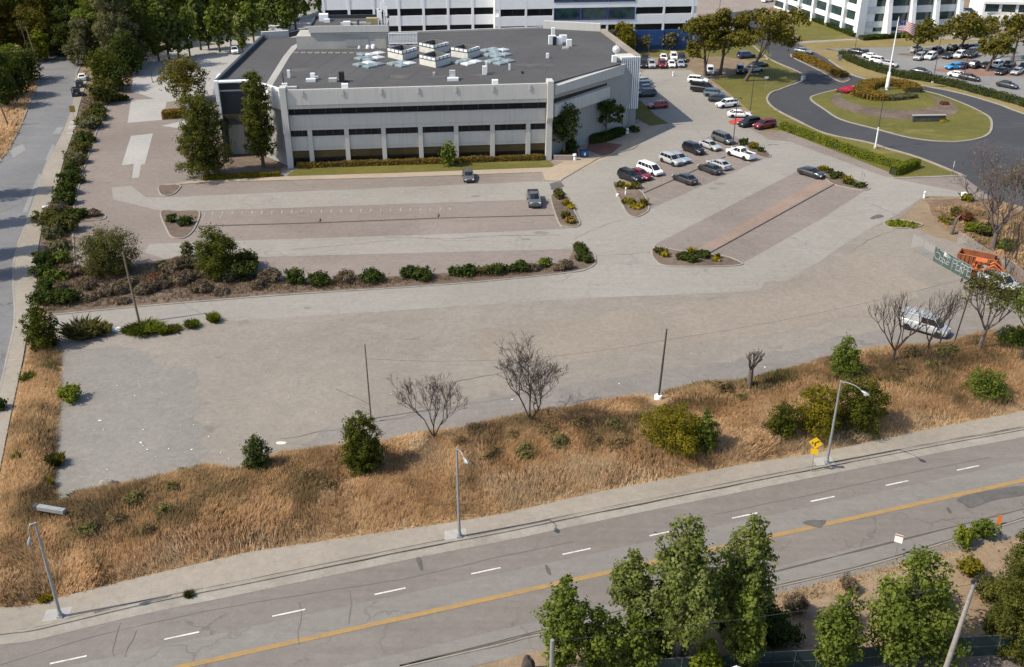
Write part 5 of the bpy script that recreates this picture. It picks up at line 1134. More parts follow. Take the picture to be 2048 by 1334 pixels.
car('sedan', (937, 358), (3, 12), 'grey', 'grey sedan facing the camera alone in the row under the front lawn')
car('pickup', (1068, 406), (4, 16), 'grey', 'dark grey pickup facing the camera beside the round ended island', 'pickup truck')
GL = 'cars parked along the lawn of the loop road'
car('van', (1406, 184), (50, 6), 'black', 'big black van with red tail light at the top of the row along the lawn', 'van', GL)
car('suv', (1429, 193), (50, 4), 'steel', 'blue grey SUV next to the big black van', group=GL)
car('sedan', (1438, 203), (50, 2), 'dark', 'dark sedan tucked behind the white SUV in the row along the lawn', group=GL)
car('suv', (1453, 214), (-50, 6), 'white', 'white SUV in the middle of the row along the lawn', group=GL)
car('sedan', (1478, 234), (50, 1), 'white', 'white sedan parked above the red painted hatching', group=GL)
car('suv', (1497, 252), (-50, 9), 'black', 'black SUV parked between red hatching and the dark red SUV', group=GL)
car('suv', (1528, 256), (-50, 9), 'red', 'dark red SUV at the near end of the row beside the clipped hedge', group=GL)
car('suv', (1396, 166), (50, 4), 'white', 'white car almost hidden behind the big black van', group=GL)
GS = 'cars in the shade of the office building'
car('hatch', (1315, 216), (-50, 4), 'bright_red', 'bright red hatchback at the edge of the building shadow', group=GS)
for (x, y), c_, k, lb in (((1290, 193), 'teal', 'suv', 'dark teal crossover in the building shadow above the red hatchback'), ((1286, 182), 'blue_silver', 'sedan', 'pale blue sedan in the shade, second behind the dark teal crossover'), ((1284, 174), 'steel', 'sedan', 'grey blue sedan in the shade, third behind the red hatchback end of the row'), ((1282, 167), 'silver', 'sedan', 'silver sedan at the far end of the shaded row beside the fins')): car(k, (x, y), (-50, 3), c_, lb, group=GS)
GF = 'cars in the rows before the blue based office'
for (x, y), c_, k, lb in (((1286, 134), 'black', 'suv', 'black SUV at the left end of the front row before the blue based office'), ((1303, 134), 'silver', 'suv', 'silver SUV next to the black SUV before the blue based office'), ((1324, 134), 'red', 'suv', 'dark maroon SUV between silver and white cars before the blue based office'), ((1343, 133), 'white', 'sedan', 'white car at the right of the maroon SUV before the blue based office'), ((1361, 132), 'blue_silver', 'sedan', 'silver blue sedan at the right end of the front row near the flat topped trees')): car(k, (x, y), (3, 10), c_, lb, group=GF)
for (x, y), c_, k, lb in (((1290, 121), 'dark', 'sedan', 'dark car behind the black SUV by the blue based office'), ((1327, 120), 'white', 'sedan', 'white car roof showing behind the maroon SUV'), ((1347, 119), 'white', 'suv', 'white SUV behind the white car in the front row'), ((1364, 122), 'dark', 'suv', 'dark SUV under the leftmost flat topped tree')): car(k, (x, y), (3, 10), c_, lb, group=GF)
GT = 'cars in the shade of the flat topped trees'
for (x, y), c_, k, d_, lb in (((1420, 147), 'white', 'suv', (1, 10), 'white SUV facing the camera between two flat topped tree trunks'), ((1492, 116), 'blue', 'suv', (45, -4), 'dark blue SUV farthest back under the flat topped trees'), ((1480, 145), 'black', 'suv', (1, 10), 'black SUV left of the leaning tree trunk in the shade'), ((1508, 143), 'silver', 'sedan', (45, -5), 'silver sedan right of the leaning tree trunk'), ((1518, 134), 'dark', 'sedan', (45, -5), 'dark sedan half hidden above the silver sedan under the trees')): car(k, (x, y), d_, c_, lb, group=GT)
car('sedan', (1606, 107), (45, 6), 'steel', 'blue grey sedan driving on the loop road beside the brown median hedge')
GP = 'cars in the far car park behind the hedge'
for (x, y), c_, k, d_, lb in (((1714, 108), 'black', 'sedan', (40, 6), 'black car behind the left end of the long green hedge'), ((1731, 112), 'dark', 'hatch', (3, 10), 'dark hatchback beside the black car at the hedge end'), ((1743, 118), 'white', 'sedan', (45, 8), 'white sedan behind the long hedge left of the flagpole'), ((1758, 127), 'white', 'suv', (45, 8), 'white SUV just left of the flagpole behind the hedge'), ((1777, 132), 'silver', 'sedan', (45, 8), 'silver sedan just behind the flagpole base of the hedge'),
  ((1832, 104), 'silver', 'suv', (22, -9), 'silver SUV under the left tree of the far car park'), ((1838, 119), 'silver', 'suv', (-20, 9), 'silver SUV at the left end of the second far row'), ((1860, 118), 'white', 'suv', (-20, 9), 'white SUV next to the silver SUV in the second far row'), ((1874, 106), 'grey', 'suv', (22, -9), 'grey SUV behind the white SUV in the far car park'), ((1896, 116), 'dark', 'sedan', (-20, 9), 'dark sedan between two white cars in the second far row'), ((1918, 115), 'white', 'suv', (-20, 9), 'white SUV right of the dark sedan in the second far row'),
  ((1905, 101), 'black', 'suv', (22, -9), 'black SUV, left one of three dark cars at the back of the far car park'), ((1928, 100), 'black', 'suv', (22, -9), 'black SUV, middle one of three dark cars at the back of the far car park'), ((1948, 100), 'dark', 'suv', (22, -9), 'dark SUV, right one of three dark cars at the back of the far car park'), ((1941, 114), 'black', 'van', (-20, 9), 'black van right of the white SUV in the far car park'),
  ((1908, 138), 'sky', 'sedan', (-40, 4), 'bright sky blue car in the near row of the far car park'), ((1926, 136), 'blue', 'sedan', (22, -9), 'dark blue sedan touching the bright sky blue car'), ((1949, 135), 'dark', 'suv', (22, -9), 'dark SUV between the dark blue sedan and the tree of the near row'), ((1973, 135), 'black', 'sedan', (22, -9), 'black sedan at the trunk of the tree in the near row'), ((1996, 134), 'white', 'suv', (22, -9), 'white SUV right of the tree trunk in the near row'), ((2018, 132), 'dark', 'sedan', (22, -9), 'dark sedan right of the white SUV in the near row'),
  ((2002, 148), 'dark', 'sedan', (-20, 9), 'dark sedan in front of the white SUV of the near row'), ((2033, 148), 'silver', 'sedan', (-20, 9), 'silver sedan nearest the right picture edge in the far car park'), ((2046, 140), 'dark', 'suv', (-20, 9), 'dark SUV cut by the right picture edge'), ((1842, 148), 'dark', 'sedan', (40, 6), 'dark car roof just showing over the hedge right of the flagpole'), ((1916, 155), 'white', 'sedan', (40, 7), 'white car roof just showing over the hedge below the sky blue car'), ((1938, 160), 'dark', 'sedan', (40, 7), 'dark car beside the white roof behind the hedge'), ((2014, 175), 'dark', 'sedan', (40, 8), 'dark car behind the right part of the long hedge'),
  ((1922, 29), 'silver', 'suv', (40, 2), 'silver SUV between the two white offices'), ((1938, 27), 'dark', 'suv', (40, 2), 'dark SUV beside the silver one between the two white offices')): car(k, (x, y), d_, c_, lb, group=GP)
GW = 'cars parked on the left street'
car('sedan', (165, 159), (-2, -10), 'white', 'white car parked farthest up the left street', group=GW); car('hatch', (160, 173), (-2, -10), 'dark', 'dark car parked between white and black cars on the left street', group=GW); car('suv', (153, 190), (-3, -10), 'black', 'black SUV parked nearest on the left street', group=GW)
car('suv', (470, 106), (2, 10), 'white', 'white SUV among the slender trees of the side car park'); car('van', (556, 66), (40, -2), 'white', 'white van far behind the left end of the flat roof', 'van'); car('sedan', (1535, 4), (40, -6), 'white', 'white car on the brown drive at the top between the offices')
v = car('van', (1847, 662), (84, 24), 'silver', 'silver van with roof rack parked behind the bare trees by the bank', 'van')
mb = MB()
for s in (-.6, .6): mb.tube([(-2.2, s, 2.28), (.9, s, 2.28)], .03, 5)
for x in (-2.1, -1.1, -.1, .8): mb.tube([(x, -.75, 2.30), (x, .75, 2.30)], .03, 5)
mb.build('roof_rack', STEEL, v)
car('pickup', (1998, 574), (45, 20), 'silver', 'silver pickup parked behind the graffiti fence under the leaning tree', 'pickup truck'); car('sedan', (1990, 562), (45, 16), 'steel', 'blue grey car parked by the orange tractor behind the graffiti fence'); car('sedan', (2032, 690), (40, 14), 'dark', 'dark car in the shade at the right picture edge above the bank')

# ================================================================== TREES AND SHRUBS
GB = 'evergreen bushes around the vacant lot'
tree('conifer', (82, 702), 606, 37, 'juniper', 'evergreen_bush', 'dense evergreen bush at the corner of the left sidewalk and the lane', 'tree', GB, shift=.4)
tree('round', (214, 556), 455, 58, 'olive', 'round_tree', 'big round olive green tree on the planter slope', 'tree', shift=.5, dens=1.7)
tree('conifer', (428, 562), 453, 52, 'juniper', 'evergreen_bush', 'tall dense evergreen tree on the planter slope right of the round tree', 'tree', GB, shift=.5, dens=1.4)
tree('conifer', (514, 957), 871, 31, 'dark', 'evergreen_bush', 'small dark evergreen on the bank left of the largest bank evergreen', 'tree', GB, shift=.3)
tree('conifer', (725, 960), 820, 46, 'juniper', 'evergreen_bush', 'tall dark evergreen on the bank in front of the thin metal pole', 'tree', GB, shift=.3)
tree('round', (1350, 922), 818, 62, 'yellow', 'round_tree', 'round yellow green tree on the bank below the pole with white footing', 'tree', GB, shift=.4)
tree('conifer', (1407, 915), 818, 28, 'green', 'evergreen_bush', 'deep green tree pressed against the round yellow green tree', 'tree', GB, shift=.3)
tree('round', (1565, 885), 808, 34, 'juniper', 'evergreen_bush', 'small round evergreen left of the yellow sign', 'tree', GB, shift=.4)
tree('round', (1632, 878), 772, 48, 'yellow', 'evergreen_bush', 'yellow green bushy tree directly behind the right street lamp', 'tree', GB, shift=.3)
tree('round', (1722, 872), 753, 48, 'juniper', 'evergreen_bush', 'dark bushy tree right of the right street lamp', 'tree', GB, shift=.4)
tree('conifer', (1686, 765), 672, 34, 'green', 'evergreen_bush', 'upright sapling with a loose top on the upper edge of the bank', 'tree', GB, shift=.2)
tree('round', (1974, 812), 741, 40, 'green', 'evergreen_bush', 'round green bush alone in the dry grass at the right', 'tree', GB, shift=.4)
tree('pine', (417, 352), 194, 62, 'pine', 'pine_tree', 'broad dark pine left of the building corner', 'tree', 'pines by the building', .10, .9, r0=.3)
tree('pine', (527, 335), 148, 40, 'pine', 'pine_tree', 'tall slim pine in front of the building corner', 'tree', 'pines by the building', .16, .9, r0=.28)
tree('round', (372, 203), 114, 44, 'cypress', 'pine_tree', 'round crowned pine in the side car park behind the broad pine', 'tree', 'pines by the building', .22, r0=.3)
tree('round', (1128, 312), 206, 30, 'dark', 'shade_tree', 'dark tree with pale forked trunk in the shaded entrance corner', 'tree', 'trees in the entrance court', .34, bark=BARKG)
tree('flat', (1212, 277), 196, 31, 'dark', 'shade_tree', 'dark spreading tree against the shaded east wall', 'tree', 'trees in the entrance court', .45, bark=BARKG)
tree('round', (899, 332), 283, 15, 'green', 'small_tree', 'small green tree standing before the ground floor columns', 'tree', None, .1, 1.4)
for px, ty, hw, z0, ln, lb in (((1411, 152), 26, 45, .35, (-1.5, 0), 'leftmost flat topped cypress behind the big black van'), ((1440, 150), 18, 46, .42, (1, 0), 'middle flat topped cypress with two trunks in the shade'), ((1490, 162), 12, 56, .5, (6.5, 0), 'flat topped cypress leaning right over the loop road')):
    tree('flat', px, ty, hw, 'cypress', 'cypress_tree', lb, 'tree', 'flat topped cypresses by the loop road', z0, 1.3, lean=ln, r0=.38)
tree('round', (1246, 104), 44, 32, 'yellow', 'shade_tree', 'round yellow green tree behind the far right corner of the roof')
tree('round', (1340, 100), 64, 16, 'grey', 'small_tree', 'small pale tree in front of the blue office base', z0f=.3)
tree('round', (1290, 104), 68, 11, 'grey', 'small_tree', 'thin pale sapling between round tree and blue office base', z0f=.3)
tree('round', (891, 60), 40, 11, 'yellow', 'small_tree', 'small round yellow green tree at the foot of the white office', z0f=.1)
for px, ty, hw, z0, ln, lb in (((1828, 107), 38, 36, .4, (2, 0), 'cypress in front of the fins at the left of the far car park'), ((1917, 102), 26, 48, .4, (3, 0), 'tall cypress in the middle of the far car park'), ((1973, 142), 62, 32, .4, (2, 0), 'cypress with dark leaning trunk in the near row of the far car park'), ((2024, 122), 32, 42, .4, (1, 0), 'large cypress at the right edge of the far car park')):
    tree('flat', px, ty, hw, 'cypress', 'cypress_tree', lb, 'tree', 'cypresses of the far car park', z0, 1.3, lean=ln, r0=.35)
tree('round', (1960, 75), 42, 18, 'green', 'small_tree', 'bright green tree behind the middle cypress of the far car park')
# woods top left
k = 0; ORD = ['first', 'second', 'third', 'fourth', 'fifth', 'sixth', 'seventh', 'eighth', 'ninth', 'tenth', 'eleventh', 'twelfth', 'thirteenth', 'fourteenth', 'fifteenth', 'sixteenth', 'seventeenth', 'eighteenth', 'nineteenth', 'twentieth', 'twenty first', 'twenty second', 'twenty third', 'twenty fourth', 'twenty fifth', 'twenty sixth']
PG = 'poplars around the side car park'
for i, (x, by, ty, hw) in enumerate(((318, 122, 10, 20), (338, 118, -20, 22), (358, 116, 22, 18), (380, 112, 12, 20), (402, 100, -30, 20), (418, 100, 5, 18), (440, 104, -8, 20), (462, 92, 12, 18), (486, 106, 22, 17), (508, 84, -20, 19), (530, 72, 2, 18), (552, 64, -35, 20), (572, 66, 0, 18), (592, 60, -60, 20))):
    tree('poplar', (x, by), ty, hw, 'poplar' if i % 3 else 'green', 'poplar_tree', 'slender poplar, %s from the left in the front line beside the side car park' % ORD[i], 'tree', PG, .16, .9)
for i, (x, by, ty, hw) in enumerate(((300, 95, -70, 26), (330, 85, -90, 26), (362, 80, -80, 26), (395, 75, -100, 28), (430, 70, -90, 26), (465, 62, -110, 28), (500, 55, -100, 28), (535, 45, -110, 28), (570, 38, -120, 28), (610, 30, -120, 28), (640, 24, -110, 28))):
    tree('poplar', (x, by), ty, hw, ('green', 'poplar', 'bright')[i % 3], 'poplar_tree', 'tall poplar, %s from the left in the back line of the wood' % ORD[i], 'tree', 'tall poplars of the back line', .05, .8)
WG = 'trees of the wood along the left street'
for i, (kd, x, by, ty, hw, lf) in enumerate((('round', 275, 130, -10, 44, 'dark'), ('pine', 245, 140, -60, 48, 'grey'), ('round', 215, 178, 96, 34, 'juniper'), ('pine', 205, 120, -50, 52, 'green'), ('pine', 160, 112, -60, 52, 'dark'), ('pine', 172, 130, 40, 36, 'grey'), ('round', 235, 182, 130, 26, 'hedge'), ('flat', 208, 206, 158, 30, 'olive'), ('pine', 100, 110, -40, 60, 'cypress'), ('round', 130, 108, 40, 34, 'bright'), ('round', 85, 122, 60, 20, 'bright'), ('pine', 55, 96, -30, 56, 'dark'), ('pine', 10, 110, -40, 56, 'cypress'), ('round', 60, 160, 100, 28, 'dark'), ('round', 30, 170, 90, 28, 'green'), ('round', 12, 215, 130, 30, 'dark'), ('round', 45, 190, 130, 22, 'hedge'), ('round', 15, 195, 100, 22, 'bright'), ('round', -30, 200, 60, 46, 'dark'), ('pine', -60, 130, -40, 60, 'dark'), ('round', 25, 80, -60, 50, 'olive'), ('pine', 130, 60, -90, 60, 'olive'), ('pine', 215, 70, -90, 60, 'green'), ('round', 262, 150, 60, 30, 'dark'))):
    tree(kd, (x, by), ty, hw, lf, 'woodland_tree', '%s tree of the wood by the left street, %s from the driveway side' % ({'dark': 'dark green', 'grey': 'feathery grey green', 'juniper': 'dense dark', 'green': 'green', 'hedge': 'deep green', 'olive': 'olive', 'cypress': 'yellowish spreading', 'bright': 'bright green'}[lf], ORD[i]), 'tree', WG, .08, 1.0)
for i, (x, y, ty) in enumerate(((60, 320, 120), (-60, 400, 200), (-90, 460, 240), (-60, 520, 330), (-40, 560, 380))):   # trees left of the frame whose shadows cross the street
    if i: tree('pine', (x - 40, y), ty, 46, 'dark', 'woodland_tree', 'dark street tree left of the picture edge, %s from the far end' % ORD[i - 1], 'tree', WG, .2)
# front trees by the camera
NG = 'leafy trees on the near side of the main road'
for px, ty, hw, z0, lf, kd, lb in (((1126, 1352), 1148, 42, .12, 'green', 'broad', 'pointed leafy tree, leftmost of the near trees beside the grey pole'), ((1194, 1352), 1215, 46, .1, 'green', 'broad', 'rounded leafy tree close right of the leftmost pointed tree'), ((1268, 1345), 1222, 48, .1, 'green', 'broad', 'leafy tree below the light crowned tree at the near edge'), ((1256, 1300), 1098, 40, .42, 'poplar', 'broad', 'light crowned tree with bare lower trunk standing against the road'), ((1352, 1335), 1036, 68, .24, 'poplar', 'broad', 'tallest leafy tree covering the yellow line in the middle'), ((1478, 1300), 1032, 54, .28, 'poplar', 'broad', 'tall leafy tree right of the tallest one reaching the white dashes'), ((1482, 1345), 1165, 40, .1, 'green', 'broad', 'lower bright tree under the tall tree right of the middle'), ((1412, 1362), 1278, 30, .1, 'bright', 'broad', 'small bright tree at the bottom edge by the shed roof'), ((1664, 1352), 1180, 46, .12, 'green', 'broad', 'slim leafy tree left of the largest round near tree'), ((1800, 1318), 1112, 86, .10, 'green', 'broad', 'largest round leafy tree in front of the dark screened fence'), ((1330, 1300), 1150, 46, .0, 'dark', 'broad', 'dark shaded tree behind the tallest leafy tree'), ((1440, 1262), 1130, 34, .1, 'dark', 'broad', 'dark shaded tree between the two tall leafy trees')):
    tree(kd, px, ty, hw, lf, 'leafy_tree', lb, 'tree', NG, z0, 1.0, bark=BARKG, asp=.85)
tree('pine', (2030, 1300), 1010, 92, 'pine', 'pine_tree', 'big dark pine cut by the lower right picture edge', z0f=.0, r0=.3)
tree('conifer', (2055, 1250), 1040, 60, 'dark', 'evergreen_bush', 'dark conifer behind the big pine at the right edge')
for px, hw, hm, lf, lb in (((1925, 1092), 22, 1.6, 'bright', 'yellow green shrub at the road edge left of the big pine'), ((1965, 1075), 24, 1.7, 'green', 'green shrub at the road edge touching the big pine'), ((1935, 1150), 24, 1.7, 'yellow', 'yellowish shrub on the dirt above the leaning grey pole'), ((1985, 1200), 34, 2.0, 'olive', 'olive shrub under the big pine'), ((2000, 1270), 40, 2.2, 'hedge', 'deep green shrub by the dark fence right end'), ((1530, 1265), 44, 2.4, 'dark', 'dark shaded shrub between the leafy trees at the bottom'), ((1590, 1225), 26, 1.5, 'dead', 'grey dead shrub between leafy trees at the road edge'), ((1560, 1290), 34, 2.2, 'dark', 'dark shrub against the left end of the dark screened fence'), ((1690, 1180), 18, 1.2, 'dead', 'small grey dead shrub on the verge left of the largest round tree'), ((1870, 1215), 26, 2.4, 'dark', 'dark shrub hugging the right side of the largest round tree')): shrub(px, hw, hm, lf, 'roadside_shrub', lb, group='shrubs on the near verge')
# bare trees
GBT = 'leafless trees along the bank'
bare_tree((868, 890), 742, 66, 'bare_tree', 'leafless bushy tree left of the middle street lamp', GBT, 3, depth=7, fork=.14, r0=.13, nmax=9000)
bare_tree((1060, 858), 684, 84, 'bare_tree', 'wide leafless tree on the upper edge of the bank', GBT, 8, depth=7, fork=.16, r0=.15, nmax=9000)
bare_tree((1497, 785), 698, 20, 'tree_stump', 'lopped stump with a few thin shoots at the lot edge', None, 5, depth=3, fork=.50, r0=.28, mat=BARKG)
bare_tree((1783, 736), 588, 58, 'bare_tree', 'leafless forked tree left of the silver van', GBT, 12, depth=5, fork=.26, r0=.17)
bare_tree((1852, 715), 572, 46, 'bare_tree', 'leafless tree with upright shoots in front of the silver van', GBT, 21, depth=4, fork=.22, r0=.12)
bare_tree((1876, 706), 582, 34, 'bare_tree', 'thin leafless tree right of the silver van front', GBT, 33, depth=4, fork=.25, r0=.10)
bare_tree((1952, 712), 540, 62, 'leaning_tree', 'twisted tree with sparse leaves leaning over the graffiti fence', None, 41, lean=(1.2, 0), depth=5, fork=.34, r0=.22, mat=BARKG, leafy=('olive', .8, 16, .28, .26))
bare_tree((2040, 735), 560, 58, 'leaning_tree', 'leafy tree cut by the right edge before the parked cars', None, 44, depth=5, fork=.35, r0=.2, leafy=('green', .8, 16, .30, .26))
bare_tree((1985, 498), 292, 76, 'bare_tree', 'huge mostly leafless tree behind the back fence at the right', None, 51, depth=6, fork=.2, r0=.36, mat=flat('pinkish_twig', (.12, .095, .088), .95), nmax=6000, leafy=('dead', .35, 6, .5, .2))
bare_tree((1938, 402), 352, 30, 'bare_tree', 'small leafless tree by the white posts of the driveway', None, 57, depth=4, fork=.2, r0=.14, mat=BARKG)
bare_tree((2055, 470), 330, 50, 'leaning_tree', 'leafy tree at the right edge beside the huge leafless tree', None, 61, depth=5, fork=.3, r0=.25, leafy=('olive', .8, 16, .4, .34))
tree('round', (2028, 700), 655, 32, 'green', 'evergreen_bush', 'dark green bush at the right edge before the dark car', shift=.2)
# left planter strip
LG = 'shrubs of the strip beside the left sidewalk'
for i, (x, y, hw, hm, lf) in enumerate(((205, 200, 17, 1.4, 'olive'), (196, 222, 15, 1.3, 'hedge'), (190, 240, 20, 1.8, 'olive'), (180, 255, 21, 1.9, 'grey'), (168, 282, 16, 1.5, 'hedge'), (182, 285, 10, 1.0, 'hedge'), (158, 305, 18, 1.6, 'olive'), (152, 326, 20, 1.7, 'grey'), (150, 345, 18, 1.6, 'hedge'), (142, 366, 19, 1.7, 'hedge'), (136, 388, 20, 1.7, 'hedge'), (128, 408, 20, 1.6, 'hedge'), (118, 424, 18, 1.2, 'dead'), (108, 448, 24, 2.0, 'olive'), (128, 462, 24, 2.0, 'olive'), (104, 476, 20, 1.5, 'grey'), (150, 437, 15, 1.3, 'dark'), (162, 434, 12, 1.1, 'dark'), (190, 431, 11, .7, 'dead'), (120, 500, 18, 1.2, 'grey'), (88, 530, 18, 1.5, 'hedge'), (120, 522, 17, 1.3, 'green'), (92, 552, 17, 1.5, 'hedge'), (112, 560, 16, 1.2, 'green'), (92, 582, 18, 1.5, 'hedge'), (96, 606, 22, 1.6, 'hedge'), (128, 606, 22, 1.5, 'hedge'), (122, 585, 12, 1.2, 'dead'))):
    shrub((x, y), hw * 1.32, hm * 1.1, lf, 'strip_shrub', '%s shrub, %s from the far end of the strip beside the left sidewalk' % ({'olive': 'olive', 'hedge': 'deep green', 'grey': 'grey leaved', 'dead': 'dry brown', 'dark': 'dark', 'green': 'green'}[lf], ORD[i] if i < 26 else ('twenty seventh', 'twenty eighth')[i - 26]), group=LG)
SG = 'shrubs on the planter slope'
for i, (x, y, hw, hm, lf) in enumerate(((150, 548, 20, 1.2, 'dead'), (175, 575, 22, 1.0, 'dead'), (205, 590, 22, .9, 'dead'), (235, 585, 20, 1.0, 'dead'), (262, 572, 20, 1.1, 'dead'), (290, 585, 22, 1.2, 'dead'), (320, 575, 20, 1.3, 'dead'), (340, 548, 20, 1.6, 'dead'), (365, 540, 22, 1.9, 'dead'), (365, 565, 26, 1.4, 'dead'), (400, 580, 24, 1.0, 'dead'), (330, 540, 14, 1.2, 'hedge'), (310, 560, 14, .9, 'red'), (375, 512, 14, 2.2, 'grey'), (488, 560, 26, 2.2, 'hedge'), (500, 535, 22, 2.3, 'hedge'), (462, 560, 18, 1.4, 'grey'), (540, 560, 24, 1.5, 'dead'), (520, 575, 16, 1.0, 'dead'), (250, 605, 16, .5, 'dead'), (180, 602, 14, .6, 'dead'), (440, 588, 18, .5, 'dead'))):
    shrub((x, y), hw, hm, lf, 'slope_shrub', '%s on the planter slope, %s from the left street' % ({'dead': 'dry grey brown brush', 'hedge': 'deep green shrub', 'red': 'reddish shrub', 'grey': 'pale grey green shrub'}[lf], ORD[i]), group=SG)
RG = 'shrubs of the long planter row'
for i, (x, y, hw, hm, lf) in enumerate(((595, 564, 22, 2.0, 'hedge'), (645, 568, 26, 1.5, 'hedge'), (690, 562, 22, 1.2, 'dead'), (745, 563, 27, 1.5, 'hedge'), (820, 555, 24, 1.4, 'hedge'), (848, 556, 22, 1.3, 'hedge'), (915, 550, 20, 1.1, 'hedge'), (940, 550, 18, 1.4, 'hedge'), (968, 549, 16, 1.0, 'olive'), (998, 547, 22, 1.2, 'hedge'), (1042, 541, 20, 1.3, 'hedge'), (1066, 540, 14, .8, 'dead'), (1094, 533, 16, 1.1, 'green'), (1110, 538, 12, .6, 'dead'), (1130, 537, 16, 1.1, 'dead'), (1162, 508, 17, 1.1, 'hedge'), (1170, 522, 18, 1.0, 'hedge'), (1158, 500, 14, 1.0, 'hedge'))):
    shrub((x, y), hw, hm, lf, 'planter_shrub', '%s shrub, %s from the left in the long planter row beside the lane' % ({'dead': 'dry brown', 'hedge': 'deep green', 'olive': 'olive', 'green': 'fresh green'}[lf], ORD[i]), group=RG)
IG = 'shrubs on the car park islands'
for x, y, hw, hm, lf, lb in ((1117, 398, 13, 1.1, 'olive', 'olive shrub at the top of the round ended island'), (1119, 390, 11, 1.0, 'olive', 'farthest olive shrub of the round ended island'), (1130, 436, 12, 1.0, 'olive', 'dark olive shrub at the middle of the round ended island'), (1138, 445, 14, .8, 'brown', 'brownish shrub at the near end of the round ended island'), (1142, 418, 10, .6, 'gold', 'yellow flowering mat by the spiky plant on the round ended island'),
  (1270, 377, 12, 1.0, 'olive', 'rounded olive shrub behind the black crossover'), (1240, 374, 10, .9, 'olive', 'olive shrub at the corner of the angled island'), (1260, 407, 15, .7, 'yellow', 'yellow green shrub in the middle of the angled island'), (1274, 416, 14, .6, 'gold', 'bright yellow mound at the tip of the angled island'),
  (1320, 508, 14, 1.0, 'olive', 'olive shrub at the left end of the lower island'), (1332, 514, 13, .7, 'gold', 'yellow shrub beside the left end of the lower island'), (1366, 519, 18, 1.0, 'hedge', 'deep green mound in the middle of the lower island'), (1382, 522, 16, .9, 'hedge', 'near deep green mound of the lower island'), (1408, 516, 16, 1.0, 'hedge', 'deep green mound right of the spiky plant on the lower island'), (1432, 522, 10, .6, 'gold', 'small yellow mound right end of the lower island'),
  (1340 + 20, 444, 1, .3, 'hedge', '') , (346, 445, 13, 1.2, 'hedge', 'left deep green shrub on the soil island of the left rows'), (372, 450, 16, 1.2, 'hedge', 'right deep green shrub on the soil island of the left rows'), (1486, 289, 12, 1.0, 'dark', 'dark shrub beside the grey minivan'), (1522, 304, 9, .9, 'dark', 'small dark shrub at the tip of the pickup island'), (1505, 297, 10, 1.2, 'yellow', 'yellow green shrub in the middle of the pickup island'),
  (1672, 356, 15, .8, 'hedge', 'low green shrub right of the lone dark sedan'), (1718, 374, 14, .6, 'hedge', 'low green mat at the tip of the lone sedan island'), (1700, 369, 12, .7, 'hedge', 'low green mat in the middle of the lone sedan island'), (1655, 345, 10, .7, 'olive', 'olive shrub behind the lone dark sedan'), (1790, 449, 20, .4, 'bright', 'bright green mat on the left of the small grassy island'), (1818, 451, 16, .35, 'bright', 'bright green mat on the right of the small grassy island')):
    if lb: shrub((x, y), hw, hm, lf, 'island_shrub', lb, group=IG)
for px, hw, hm, lf, lb in (((1133, 411), 14, 1.2, 'gold', 'spiky yellow plant on the round ended island'), ((1252, 378), 13, 1.3, 'gold', 'spiky yellow plant on the angled island beside the black crossover'), ((1289, 410), 13, 1.4, 'yellow', 'spiky yellow green plant at the tip of the angled island'), ((1383, 508), 14, 1.2, 'gold', 'spiky yellow plant on the lower island'), ((1645, 342), 13, 1.2, 'gold', 'spiky yellow plant behind the lone dark sedan'), ((1694, 364), 15, 1.3, 'gold', 'spiky yellow plant on the lone sedan island'), ((1435, 517), 7, .9, 'olive', 'small spiky plant at the right of the lower island')): tuft(px, hw, hm, lf, 'spiky_plant', lb, group='spiky yellow plants', n=110, wdt=.13)
UG = 'weeds at the lane edge'
for px, hw, hm, lf, lb in (((165, 672), 46, 2.0, 'grey', 'wide spray of tall grey green weeds right of the corner evergreen'), ((205, 668), 26, 1.5, 'grey', 'lower part of the tall grey green weeds by the rubbish heap'), ((290, 662), 44, 1.0, 'green', 'green weeds round the foot of the leaning wooden pole'), ((260, 664), 22, .8, 'green', 'green weeds left of the leaning wooden pole'), ((327, 668), 14, 1.0, 'bright', 'bright green clump right of the leaning wooden pole'), ((385, 654), 20, 1.0, 'green', 'green weed clump at the middle of the lane edge'), ((428, 643), 18, 1.3, 'bright', 'bright weed clump farthest right at the lane edge'), ((345, 662), 24, .7, 'olive', 'low olive weeds between the bright clumps'), ((590, 965), 36, 1.0, 'gold', 'yellow flowering weeds on the bank between two dark evergreens'), ((620, 955), 22, .8, 'gold', 'small yellow flowering weeds on the bank left of the tall evergreen'), ((160, 1000), 30, .8, 'green', 'green weeds at the lower left corner of the vacant lot'), ((320, 970), 24, .6, 'green', 'green weeds at the lower edge of the vacant lot'), ((366, 948), 14, .6, 'green', 'small green weeds on the asphalt near the left small evergreen'), ((95, 975), 16, 1.1, 'yellow', 'yellow green weeds on the left strip'), ((55, 1125), 20, 1.0, 'green', 'green weed clump in the dry grass beside the broken lamp'), ((40, 925), 16, 1.2, 'green', 'green weed clump at the left sidewalk edge'), ((60, 765), 20, 1.4, 'green', 'green shrubby weeds below the corner evergreen'), ((378, 1192), 14, .5, 'olive', 'weeds growing out of the sidewalk gutter'), ((92, 1200), 20, .6, 'gold', 'yellow weeds at the grass edge left of the broken lamp'), ((110, 930), 26, 1.3, 'olive', 'tall olive weeds on the strip beside the vacant lot')): tuft(px, hw, hm, lf, 'weeds', lb, group=UG, n=int(100 + hw * 7), wdt=.07)
shrub((142, 800), 25, 1.7, 'bright', 'lot_bush', 'bright green bush at the left edge of the vacant lot'); shrub((3, 818), 18, 1.2, 'dark', 'lot_bush', 'dark scrubby bush on the sidewalk at the left picture edge')
